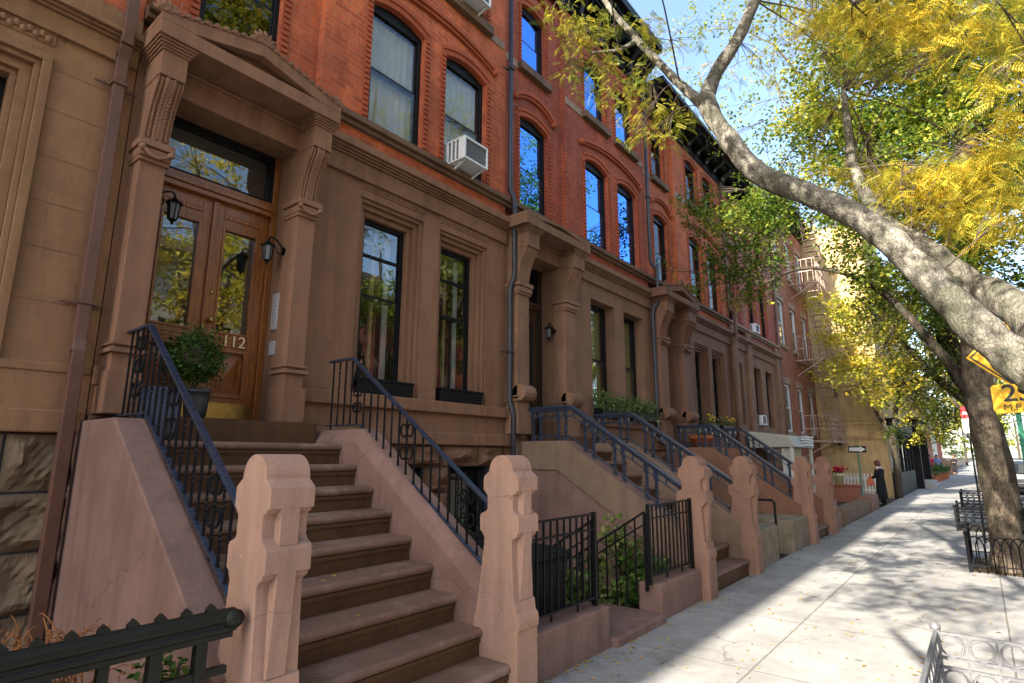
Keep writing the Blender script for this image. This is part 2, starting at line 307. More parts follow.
M['chrome'] = plain_mat('chrome', (0.7, 0.7, 0.72), 0.15, 0.9)
M['bluefence'] = plain_mat('blue_painted_iron', (0.10, 0.16, 0.33), 0.5)
M['palestone'] = stone_mat('pale_limestone', (0.62, 0.55, 0.46), 0.85, 0.15, 40, 0.2)
M['greystone'] = stone_mat('grey_granite_step', (0.36, 0.34, 0.32), 0.85, 0.25, 40, 0.2, False)
M['rust'] = plain_mat('pale_pink_iron_paint', (0.40, 0.27, 0.21), 0.6, 0.1, 0.4, 0.3, 20)
M['goldpanel'] = plain_mat('gilded_panel', (0.62, 0.47, 0.16), 0.4, 0.3)
M['vest'] = plain_mat('awning_grey_sheet', (0.42, 0.41, 0.37), 0.6)
M['beam'] = plain_mat('dark_slate', (0.06, 0.06, 0.065), 0.7)

# ------------------------------------------------------------------ mesh helpers
ORG = {}
def wloc(o):
    return Vector(ORG[o.name]) if o is not None and o.name in ORG else Vector((0, 0, 0))
class MB:
    def __init__(s): s.v = []; s.f = []
    def add(s, vs, fs):
        k = len(s.v); s.v += [tuple(p) for p in vs]; s.f += [tuple(i + k for i in f) for f in fs]; return s
    def box(s, x0, x1, y0, y1, z0, z1):
        return s.hexa([(x0, y0, z0), (x1, y0, z0), (x1, y1, z0), (x0, y1, z0), (x0, y0, z1), (x1, y0, z1), (x1, y1, z1), (x0, y1, z1)])
    def hexa(s, p):
        return s.add(p, [(0, 3, 2, 1), (4, 5, 6, 7), (0, 1, 5, 4), (1, 2, 6, 5), (2, 3, 7, 6), (3, 0, 4, 7)])
    def prism(s, poly, axis, a, b, taper=None):
        def P(u, v, w_): return {'x': (w_, u, v), 'y': (u, w_, v), 'z': (u, v, w_)}[axis]
        n = len(poly); vs = [P(u, v, a) for u, v in poly] + [P(u, v, b) for u, v in poly]
        fs = [tuple(range(n))[::-1], tuple(range(n, 2 * n))] + [(i, (i + 1) % n, n + (i + 1) % n, n + i) for i in range(n)]
        return s.add(vs, fs)
    def tube(s, pts, r, n=8, caps=True):
        pts = [Vector(p) for p in pts]; k = len(pts)
        rs = r if isinstance(r, (list, tuple)) else [r] * k
        vs = []; fs = []
        t0 = (pts[1] - pts[0]).normalized()
        up = Vector((0, 0, 1)) if abs(t0.z) < 0.9 else Vector((1, 0, 0))
        u = t0.cross(up).normalized()
        for i, p in enumerate(pts):
            tg = (pts[min(i + 1, k - 1)] - pts[max(i - 1, 0)]).normalized()
            u = (u - tg * u.dot(tg)).normalized(); v = tg.cross(u)
            for j in range(n):
                a = 2 * math.pi * j / n
                vs.append(p + (u * math.cos(a) + v * math.sin(a)) * rs[i])
        for i in range(k - 1):
            for j in range(n):
                fs.append((i * n + j, i * n + (j + 1) % n, (i + 1) * n + (j + 1) % n, (i + 1) * n + j))
        if caps: fs += [tuple(range(n))[::-1], tuple(range((k - 1) * n, k * n))]
        return s.add(vs, fs)
    def bar(s, a, b, wy, wz, side=None):
        """rectangular bar from a to b; wy across (horizontal), wz the other way"""
        a = Vector(a); b = Vector(b); t = (b - a).normalized()
        sd = Vector(side) if side else (t.cross(Vector((0, 0, 1))) if abs(t.z) < 0.99 else Vector((0, 1, 0)))
        sd = (sd - t * sd.dot(t)).normalized(); up = sd.cross(t)
        c = [(-1, -1), (1, -1), (1, 1), (-1, 1)]
        return s.hexa([a + sd * (wy / 2 * i) + up * (wz / 2 * j) for i, j in c] + [b + sd * (wy / 2 * i) + up * (wz / 2 * j) for i, j in c])
    def lathe(s, prof, c, n=14, axis='z'):
        vs = []; fs = []
        for r_, h in prof:
            for j in range(n):
                a = 2 * math.pi * j / n; p = (r_ * math.cos(a), r_ * math.sin(a), h)
                if axis == 'y': p = (p[0], p[2], p[1])
                if axis == 'x': p = (p[2], p[0], p[1])
                vs.append((c[0] + p[0], c[1] + p[1], c[2] + p[2]))
        k = len(prof)
        for i in range(k - 1):
            for j in range(n): fs.append((i * n + j, i * n + (j + 1) % n, (i + 1) * n + (j + 1) % n, (i + 1) * n + j))
        fs += [tuple(range(n))[::-1], tuple(range((k - 1) * n, k * n))]
        return s.add(vs, fs)
    def ball(s, c, r, n=10, sc=(1, 1, 1)):
        m = max(4, n // 2 + 1); vs = [(c[0], c[1], c[2] - r * sc[2])]; fs = []
        for i in range(1, m):
            ph = -math.pi / 2 + math.pi * i / m
            for j in range(n):
                a = 2 * math.pi * j / n
                vs.append((c[0] + r * sc[0] * math.cos(ph) * math.cos(a), c[1] + r * sc[1] * math.cos(ph) * math.sin(a), c[2] + r * sc[2] * math.sin(ph)))
        vs.append((c[0], c[1], c[2] + r * sc[2])); last = len(vs) - 1
        for j in range(n): fs.append((0, 1 + (j + 1) % n, 1 + j))
        for i in range(m - 2):
            for j in range(n):
                a = 1 + i * n; fs.append((a + j, a + (j + 1) % n, a + n + (j + 1) % n, a + n + j))
        a = 1 + (m - 2) * n
        for j in range(n): fs.append((a + j, a + (j + 1) % n, last))
        return s.add(vs, fs)
    def build(s, name, mat, parent=None, smooth=False, bevel=0.0, recalc=True):
        o_ = wloc(parent)
        me = bpy.data.meshes.new(name); me.from_pydata([(p[0] - o_.x, p[1] - o_.y, p[2] - o_.z) for p in s.v], [], s.f)
        if recalc:
            bm = bmesh.new(); bm.from_mesh(me); bmesh.ops.recalc_face_normals(bm, faces=bm.faces); bm.to_mesh(me); bm.free()
        if smooth: me.shade_smooth()
        me.materials.append(M[mat] if isinstance(mat, str) else mat)
        o = bpy.data.objects.new(name, me); COL.objects.link(o)
        if parent is not None: o.parent = parent
        ORG[o.name] = tuple(o_)
        if bevel:
            bv = o.modifiers.new('bevel', 'BEVEL'); bv.width = bevel; bv.segments = 2; bv.limit_method = 'ANGLE'; bv.angle_limit = R(35)
        return o
def tag(o, label, cat, group=None):
    o['label'] = label; o['category'] = cat
    if group: o['group'] = group
    return o
def thing(name, label, cat, loc=(0, 0, 0), group=None):
    o = bpy.data.objects.new(name, None); COL.objects.link(o); o.location = loc; o.empty_display_size = 0.1
    ORG[o.name] = tuple(loc); return tag(o, label, cat, group)
def struct(o): o['kind'] = 'structure'; return o
def dup(root, loc, label=None):
    def rec(o, par):
        c = o.copy(); COL.objects.link(c); ORG[c.name] = ORG.get(o.name, (0, 0, 0))
        if par is not None: c.parent = par
        for ch in list(o.children): rec(ch, c)
        return c
    r = rec(root, None); r.location = loc
    if label: r['label'] = label
    return r
def bez(p0, p1, p2, p3, n=10):
    p0, p1, p2, p3 = map(Vector, (p0, p1, p2, p3)); out = []
    for i in range(n + 1):
        t = i / n; out.append(p0 * (1 - t) ** 3 + p1 * 3 * t * (1 - t) ** 2 + p2 * 3 * t * t * (1 - t) + p3 * t ** 3)
    return out
def smooth_path(pts, sub=4):
    pts = [Vector(p) for p in pts]; out = []
    for i in range(len(pts) - 1):
        a = pts[max(i - 1, 0)]; b = pts[i]; c = pts[i + 1]; d = pts[min(i + 2, len(pts) - 1)]
        for j in range(sub):
            t = j / sub
            out.append(0.5 * ((2 * b) + (c - a) * t + (2 * a - 5 * b + 4 * c - d) * t * t + (3 * b - a - 3 * c + d) * t ** 3))
    out.append(pts[-1]); return out
from mathutils import noise as mnoise
def bark_tube(m, pts, rs, n=16, amp=.10, fr=5.0):
    k0 = len(m.v); m.tube(pts, rs, n)
    k = len(pts)
    for i in range(k):
        c = Vector(pts[i])
        for j in range(n):
            p = Vector(m.v[k0 + i * n + j]); d = p - c
            f = 1 + amp * (mnoise.noise(p * fr) + .5 * mnoise.noise(p * fr * 2.7)) + .05 * mnoise.noise(Vector((p.x * 1.3, p.y * 1.3, p.z * 1.3)))
            m.v[k0 + i * n + j] = tuple(c + d * f)
def text_mesh(s, size, depth, parent, mat, name, mtx, align='CENTER', bold=0.0):
    cu = bpy.data.curves.new(name, 'FONT'); cu.body = s; cu.size = size; cu.extrude = depth; cu.align_x = align; cu.align_y = 'CENTER'; cu.offset = bold
    to = bpy.data.objects.new(name + '_tmp', cu); COL.objects.link(to)
    bpy.context.view_layer.update()
    me = bpy.data.meshes.new_from_object(to.evaluated_get(bpy.context.evaluated_depsgraph_get()))
    bpy.data.objects.remove(to); bpy.data.curves.remove(cu)
    o_ = wloc(parent)
    me.transform(Matrix.Translation(-o_) @ mtx); me.materials.clear(); me.materials.append(M[mat])
    o = bpy.data.objects.new(name, me); COL.objects.link(o); o.parent = parent; return o
# text facing +x (read along +y) / facing -y (read along +x)
def face_x(x, y, z): return Matrix(((0, 0, 1, x), (1, 0, 0, y), (0, 1, 0, z), (0, 0, 0, 1)))
def face_my(x, y, z): return Matrix(((1, 0, 0, x), (0, 0, -1, y), (0, 1, 0, z), (0, 0, 0, 1)))

# ------------------------------------------------------------------ leaves (numpy)
def rand_rot(n, droop=None):
    """random rotation matrices; local x = leaf axis, z = normal"""
    if droop is None:
        ax = NP.normal(size=(n, 3)); ax[:, 2] *= 0.6
    else:
        a = NP.uniform(0, 2 * np.pi, n); ax = np.stack([np.cos(a), np.sin(a), NP.normal(-droop, 0.35, n)], 1)
    ax /= np.linalg.norm(ax, axis=1)[:, None]
    up = NP.normal(size=(n, 3)) * 0.55 + np.array([0, 0, 1.0])
    nz = up - ax * (up * ax).sum(1)[:, None]; nz /= np.linalg.norm(nz, axis=1)[:, None] + 1e-9
    ny = np.cross(nz, ax)
    return np.stack([ax, ny, nz], 2)
def tpl_leaf(L, W):
    v = np.array([(0, 0, 0), (0.5 * L, W / 2, 0.06 * L), (L, 0, -0.05 * L), (0.5 * L, -W / 2, 0.06 * L)])
    return v, [(0, 1, 2, 3)]
def tpl_frond(L=0.19, pairs=8, ll=0.042, lw=0.013):
    vs = []; fs = []
    for i in range(pairs):
        x = L * (0.12 + 0.88 * i / (pairs - 1)); z = -0.25 * (x ** 2) / L
        for sgn in (1, -1):
            l = ll * (1 - 0.35 * abs(i / (pairs - 1) - 0.4)); k = len(vs)
            dx, dy = 0.45 * l, sgn * 0.9 * l
            px, py = -lw / 2 * 0.9, sgn * lw / 2 * 0.45
            vs += [(x, 0, z), (x + dx * .5 - px, dy * .5 - py, z + 0.004), (x + dx, dy, z - 0.006), (x + dx * .5 + px, dy * .5 + py, z + 0.004)]
            fs.append((k, k + 1, k + 2, k + 3))
    return np.array(vs), fs
def scatter(clumps, per_sprig, spread, shell=0.75):
    """clumps: (x,y,z,rx,ry,rz,n,tint) -> positions, tints.  Leaves gather on sprigs inside every clump."""
    Ps = []; Ts = []
    for (x, y, z, rx, ry, rz, n, ti) in clumps:
        k = max(1, int(n / per_sprig))
        d = NP.normal(size=(k, 3)); d /= np.linalg.norm(d, axis=1)[:, None]
        rad = NP.uniform(0, 1, k) ** (1 / 2.2)
        c = d * rad[:, None] * np.array([rx, ry, rz]) + np.array([x, y, z])
        tdir = NP.normal(size=(k, 3)); tdir[:, 2] = tdir[:, 2] * 0.5 - 0.25; tdir /= np.linalg.norm(tdir, axis=1)[:, None]
        st = NP.normal(0, 0.12, k)
        u = NP.uniform(-1, 1, (k, per_sprig))
        P = c[:, None, :] + tdir[:, None, :] * u[..., None] * spread + NP.normal(0, spread * 0.28, (k, per_sprig, 3))
        Ps.append(P.reshape(-1, 3)); Ts.append(np.repeat(np.clip(ti + st, 0, 1), per_sprig))
    return np.concatenate(Ps), np.concatenate(Ts)
def leaves(name, clumps, mat, parent, tpl, per_sprig=14, spread=0.2, droop=None, scale=(0.75, 1.25), keep=None):
    P, T = scatter(clumps, per_sprig, spread)
    if keep is not None:
        k = keep(P); P = P[k]; T = T[k]
    return leaves_at(name, P, T, mat, parent, tpl, droop, scale)
def leaves_at(name, P, T, mat, parent, tpl, droop=None, scale=(0.75, 1.25), rot=None):
    tv, tf = tpl; n = len(P); o_ = np.array(wloc(parent))
    Rm = rand_rot(n, droop) if rot is None else rot
    s = NP.uniform(scale[0], scale[1], n)
    V = np.einsum('nij,kj->nki', Rm, tv) * s[:, None, None] + (P - o_)[:, None, :]
    k = len(tv); V = V.reshape(-1, 3)
    tfa = np.array(tf); q = tfa.shape[1]
    F = (tfa[None] + (np.arange(n) * k)[:, None, None]).reshape(-1)
    me = bpy.data.meshes.new(name)
    me.vertices.add(len(V)); me.vertices.foreach_set('co', V.astype(np.float32).ravel())
    nf = n * len(tf); me.loops.add(nf * q); me.loops.foreach_set('vertex_index', F.astype(np.int32))
    me.polygons.add(nf); me.polygons.foreach_set('loop_start', (np.arange(nf) * q).astype(np.int32))
    at = me.attributes.new('tint', 'FLOAT', 'POINT'); at.data.foreach_set('value', np.repeat(T, k).astype(np.float32))
    me.update(calc_edges=True); me.validate()
    me.materials.append(M[mat])
    o = bpy.data.objects.new(name, me); COL.objects.link(o)
    if parent is not None: o.parent = parent
    ORG[o.name] = tuple(o_); return o

# ================================================================== SETTING
def sheet(name, x0, x1, y0, y1, z0, z1, mat):
    return struct(MB().box(x0, x1, y0, y1, z0, z1).build(name, mat))
sheet('ground', -700, 700, -400, 1500, -1.0, -0.30, 'soil')
sheet('road', 0.90, 10.4, -60, 420, -0.29, -0.13, 'asphalt')
sheet('kerb', 0.74, 0.896, -60, 420, -0.29, -0.004, 'kerb')
sheet('pavement', -2.57, 0.737, -60, 420, -0.28, 0.0, 'sidewalk')
sheet('far_pavement', 10.4, 14.2, -60, 420, -0.28, 0.0, 'sidewalk')
sheet('areaway_ground', -12, -2.573, -60, 420, -0.28, -0.06, 'soil')

WX = -5.2
# ================================================================== BUILDERS FOR HOUSES
def wall_face(mb, x, y0, y1, z0, z1, holes, depth):
    ys = sorted({y0, y1, *[h[0] for h in holes], *[h[1] for h in holes]}); ys = [v for v in ys if y0 <= v <= y1]
    zs = sorted({z0, z1, *[h[2] for h in holes], *[h[3] for h in holes]}); zs = [v for v in zs if z0 <= v <= z1]
    for i in range(len(ys) - 1):
        for j in range(len(zs) - 1):
            a, b, c, d = ys[i], ys[i + 1], zs[j], zs[j + 1]; my, mz = (a + b) / 2, (c + d) / 2
            if any(h[0] < my < h[1] and h[2] < mz < h[3] for h in holes): continue
            mb.add([(x, a, c), (x, b, c), (x, b, d), (x, a, d)], [(0, 1, 2, 3)])
    for a, b, c, d in holes:
        X = x - depth
        mb.add([(x, a, c), (X, a, c), (X, a, d), (x, a, d)], [(0, 1, 2, 3)])
        mb.add([(x, b, c), (x, b, d), (X, b, d), (X, b, c)], [(0, 1, 2, 3)])
        mb.add([(x, a, d), (X, a, d), (X, b, d), (x, b, d)], [(0, 1, 2, 3)])
        mb.add([(x, a, c), (x, b, c), (X, b, c), (X, a, c)], [(0, 1, 2, 3)])
    return mb
def arc_pts(a, b, zs, zc, n=10):
    return [(a + (b - a) * i / n, zs + (zc - zs) * (1 - (2 * i / n - 1) ** 2)) for i in range(n + 1)]
def spandrels(mb, x0, x1, a, b, zs, zc):
    pts = arc_pts(a, b, zs, zc, 12); m = len(pts) // 2
    mb.prism([(a, zc + .001)] + pts[:m + 1], 'x', x0, x1)
    mb.prism(pts[m:] + [(b, zc + .001)], 'x', x0, x1)
def arc_band(mb, a, b, zs, zc, wd, x0, x1, n=12):
    """moulded band following the arc, wd thick outwards"""
    p = arc_pts(a, b, zs, zc, n)
    for i in range(n):
        (ya, za), (yb, zb) = p[i], p[i + 1]
        def nrm(y):
            sl_ = -(zc - zs) * 4 * (2 * (y - a) / (b - a) - 1) / (b - a); l = math.hypot(1, sl_); return (-sl_ / l * wd, wd / l)
        na, nb = nrm(ya), nrm(yb)
        q = [(ya, za), (yb, zb), (yb + nb[0], zb + nb[1]), (ya + na[0], za + na[1])]
        mb.hexa([(x0, *q[0]), (x1, *q[0]), (x1, *q[1]), (x0, *q[1]), (x0, *q[3]), (x1, *q[3]), (x1, *q[2]), (x0, *q[2])])

def sash_window(par, a, b, z0, z1, x, glass='glass', mat='black', fw=0.055, rail=0.5, blind=None, extra=None, split=None, name='window', head=0):
    """double-hung window; x = outer face of frame"""
    f = MB(); d = 0.09; zh = z1
    f.box(x - d, x, a, a + fw, z0, z1); f.box(x - d, x, b - fw, b, z0, z1)
    f.box(x - d, x - .001, a + fw, b - fw, z1 - fw - head, z1); z1 -= head; f.box(x - d, x - .001, a + fw, b - fw, z0, z0 + fw)
    zr = z0 + (z1 - z0) * rail
    f.box(x - d + .01, x - .02, a + fw, b - fw, zr - .028, zr + .028)
    # inner sash stiles
    f.box(x - .05, x - .012, a + fw, a + fw + .022, z0 + fw, zr - .028); f.box(x - .05, x - .012, b - fw - .022, b - fw, z0 + fw, zr - .028)
    f.box(x - .075, x - .028, a + fw, a + fw + .022, zr + .028, z1 - fw); f.box(x - .075, x - .028, b - fw - .022, b - fw, zr + .028, z1 - fw)
    for s in (split or []): f.box(x - .055, x - .02, a + fw, b - fw, s - .02, s + .02)
    fo = f.build(name, mat, par, bevel=0.004)
    def pane(za, zb, xx): MB().box(xx - .004, xx, a + fw + .002, b - fw - .002, za, zb).build('pane', glass, fo)
    pane(z0 + fw, zr, x - .018); pane(zr, z1 - fw, x - .034)
    if blind:
        zb, mt = blind
        m = MB(); n = 14
        for i in range(n):   # soft folds
            ya = a + fw + (b - a - 2 * fw) * i / n; yb = a + fw + (b - a - 2 * fw) * (i + 1) / n
            o = .012 * (i % 2); m.hexa([(x - .11 - o, ya, zb), (x - .105 - o, ya, zb), (x - .105 - .012 + o, yb, zb), (x - .11 - .012 + o, yb, zb),
                                        (x - .11 - o, ya, z1 - fw), (x - .105 - o, ya, z1 - fw), (x - .105 - .012 + o, yb, z1 - fw), (x - .11 - .012 + o, yb, z1 - fw)])
        m.build('blind', mt, fo)
    if extra == 'shutters':
        MB().box(x - .22, x - .19, a + (b - a) * .50, a + (b - a) * .57, z0 + fw, z1 - fw).build('shutter', 'shutter', fo)
        MB().box(x - .20, x - .17, b - fw - .09, b - fw - .02, z0 + fw, z1 - fw).build('shutter', 'white', fo)
        m = MB()
        for i in range(8):
            ya = a + (b - a) * (.575 + .037 * i); o = .015 * (i % 2)
            m.box(x - .30 - o, x - .28 - o, ya, ya + (b - a) * .037, z0 + fw, z1 - fw - .2)
        m.build('curtain', 'redcurtain', fo)
        MB().box(x - .45, x - .19, a + fw, b - fw, z1 - fw - .16, z1 - fw - .12).build('blind', 'cream', fo)
    return fo

def rough_base(par, y0, y1, rows, holes, mat, res=(9, 7), x=WX, lens=(0.45, 0.85), seed=1):
    rnd = random.Random(seed); m = MB()
    for r_, (za, zb) in enumerate(rows):
        segs = [(y0, y1)]
        for ha, hb, hc, hd in holes:
            if hc < zb - .02 and hd > za + .02:
                segs = [q for s in segs for q in ((s[0], min(s[1], ha)), (max(s[0], hb), s[1])) if q[1] - q[0] > .06]
        for s0, s1 in segs:
            ys = [s0]
            while ys[-1] < s1 - .01:
                nx = ys[-1] + rnd.uniform(*lens)
                if s1 - nx < .25: nx = s1
                ys.append(min(nx, s1))
            for a, b in zip(ys[:-1], ys[1:]):
                g = .009; nu, nv = res; P = []
                sx, sy = rnd.uniform(0, 90), rnd.uniform(0, 90); tl = rnd.uniform(-.03, .03); tz = rnd.uniform(-.03, .03)
                for j in range(nv + 1):
                    for i in range(nu + 1):
                        u, v = i / nu, j / nv; e = min(u, 1 - u, v, 1 - v)
                        em = min(1, e * 5.5)
                        h = (.045 + .05 * math.sin(sx + u * 4.1 + v * 2.3) * math.cos(sy + v * 5.2 - u * 2.7) + tl * (u - .5) * 2 + tz * (v - .5) * 2 + rnd.uniform(-.012, .012)) * em
                        P.append((x - .012 + max(0, h), a + g + (b - a - 2 * g) * u, za + g + (zb - za - 2 * g) * v))
                F = [(j * (nu + 1) + i, j * (nu + 1) + i + 1, (j + 1) * (nu + 1) + i + 1, (j + 1) * (nu + 1) + i) for j in range(nv) for i in range(nu)]
                m.add(P, F)
                m.box(x - .06, x - .013, a + g, b - g, za + g, zb - g)
    return m.build('basement_wall', mat, par, recalc=False)

def moulding(m, y0, y1, steps, x=WX):
    """steps: (z0,z1,projection)"""
    for za, zb, p in steps: m.box(x - .02, x + p, y0, y1, za, zb)

def house_shell(par, y0, y1, top, ends=True, mat='brick2'):
    """rooms behind the facade: rear wall, floors and party walls, and a flat roof"""
    m = MB(); m.box(-7.6, -7.5, y0 + .1, y1 - .1, 0, top - .3)
    for z in (1.55, 4.95, 7.75): m.box(-7.5, WX - .45, y0 + .1, y1 - .1, z - .1, z)
    m.box(-7.5, WX - .5, (y0 + y1) / 2 - .7, (y0 + y1) / 2 - .6, 0, top - .3)
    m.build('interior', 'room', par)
    s = MB(); s.box(-14, WX - .13, y0 + .003, y0 + .10, -.1, top - .25); s.box(-14, WX - .13, y1 - .10, y1 - .003, -.1, top - .25); s.box(-14, -13.8, y0 + .1, y1 - .1, -.1, top - .25)
    s.build('party_wall', mat, par)
    MB().box(-14, WX + .02, y0 + .004, y1 - .004, top - .25, top - .1).build('roof', 'beam', par)

def brick_floors(par, y0, y1, brick, trim, top, wins2, wins3, cfg2, cfg3, sill='sillstone', split=1.72, z_from=5.0, glass='glassup', leftbay=True, frame='black'):
    """the brick storeys: arched windows with moulded jambs, hood moulds and sills"""
    m = MB(); ys = y0 + split
    Z2, ZS2, ZC2 = 5.40, 7.10, 7.20
    Z3, ZS3, ZC3 = 8.09, 9.30, 9.39
    for bay in (0, 1):
        a, b = (y0 + .002, ys) if bay == 0 else (ys, y1 - .002)
        x = WX - (.10 if (bay == 0 and leftbay) else 0)
        holes = [(p, q, Z2, ZC2) for p, q in wins2 if a < (p + q) / 2 < b] + [(p, q, Z3, ZC3) for p, q in wins3 if a < (p + q) / 2 < b]
        wall_face(m, x, a, b, z_from, top, holes, .24)
        for p, q, zc_lo, zc in holes:
            zs = ZS2 if zc < 8 else ZS3; t = MB()
            spandrels(m, x - .22, x - .0005, p, q, zs, zc)
            arc_band(t, p + .005, q - .005, zs, zc - .005, .09, x - .10, x + .012)
            arc_band(t, p - .06, q + .06, zs + .06, zc + .075, .05, x - .02, x + .03)
            for e0, e1 in ((p - .095, p - .004), (q + .004, q + .095)):
                t.box(x - .03, x + .008, e0, e1, zc_lo + .005, zs + .06)
                k = 0; z = zc_lo + .01
                while z < zs - .02:
                    t.box(x - .02, x + .026, e0 + .012, e1 - .012, z, z + .046); z += .071; k += 1
            t.build('brick_surround', trim, par)
            if zc > 8: MB().box(x - .23, x + .10, p - .10, q + .10, zc_lo - .14, zc_lo).build('sill', sill, par, bevel=.008)
        # wide hood mould over the windows of the bay
        for zz, ws in ((7.38, [w_ for w_ in wins2 if a < (w_[0] + w_[1]) / 2 < b]), (9.58, [w_ for w_ in wins3 if a < (w_[0] + w_[1]) / 2 < b])):
            if not ws or zz + .4 > top: continue
            t = MB(); p, q = ws[0][0] - .16, ws[-1][1] + .16
            arc_band(t, p, q, zz, zz + .19, .06, x - .02, x + .075, 18)
            arc_band(t, p + .03, q - .03, zz - .03, zz + .14, .05, x - .02, x + .045, 18)
            for e in (p, q): t.ball((x + .03, e, zz), .06, 10, (1.1, 1, 1))
            t.build('hood_mould', trim, par)
    # the step between the bays
    if leftbay: m.add([(WX - .1, ys, z_from), (WX, ys, z_from), (WX, ys, top), (WX - .1, ys, top)], [(0, 1, 2, 3)])
    m.build('upper_wall', brick, par, recalc=False)
    # continuous sill course of the second storey, band at the third
    s = MB(); s.box(WX - .20, WX + .055, y0 + .003, y1 - .003, 5.265, 5.32); s.box(WX - .20, WX + .105, y0 + .003, y1 - .003, 5.32, 5.396)
    s.build('sill_course', sill, par, bevel=.008)
    for p, q in ((ys + .02, wins3[1][0] - .12), (wins3[-1][1] + .12, y1 - .05), (y0 + .05, wins3[0][0] - .12)): MB().box(WX - .12, WX + .012 - (.1 if q < ys else 0), p, q, 7.95, 8.085).build('stone_band', 'bandstone', par)
    for i, (p, q) in enumerate(wins2):
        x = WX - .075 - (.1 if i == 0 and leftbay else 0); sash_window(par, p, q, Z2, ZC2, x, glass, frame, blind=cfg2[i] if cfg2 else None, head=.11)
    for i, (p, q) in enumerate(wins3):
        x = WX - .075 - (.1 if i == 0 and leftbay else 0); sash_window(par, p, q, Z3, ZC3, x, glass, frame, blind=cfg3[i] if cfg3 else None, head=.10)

def cornice(par, y0, y1, z0, z1, out=.62, mat='black'):
    m = MB()
    h = z1 - z0
    m.box(WX - .05, WX + .06, y0, y1, z0, z0 + h * .5)
    m.box(WX - .05, WX + out * .55, y0, y1, z0 + h * .5, z0 + h * .58)
    m.box(WX - .05, WX + out * .8, y0, y1, z0 + h * .66, z0 + h * .78)
    m.box(WX - .05, WX + out * .6, y0, y1, z0 + h * .58, z0 + h * .66)
    m.box(WX - .05, WX + out, y0, y1, z0 + h * .78, z1)
    n = max(3, int((y1 - y0) / .62))
    for i in range(n + 1):
        y = y0 + .06 + (y1 - y0 - .12) * i / n
        m.prism([(WX + .06, z0 + .02), (WX + .16, z0 + .05), (WX + .2, z0 + h * .25), (WX + out * .72, z0 + h * .5), (WX + out * .72, z0 + h * .66), (WX, z0 + h * .66)], 'y', y - .06, y + .06)
    for i in range(int((y1 - y0) / .16)):
        y = y0 + .08 + i * .16; m.box(WX, WX + out * .5, y - .035, y + .035, z0 + h * .42, z0 + h * .5)
    m.build('cornice', mat, par, bevel=.006)

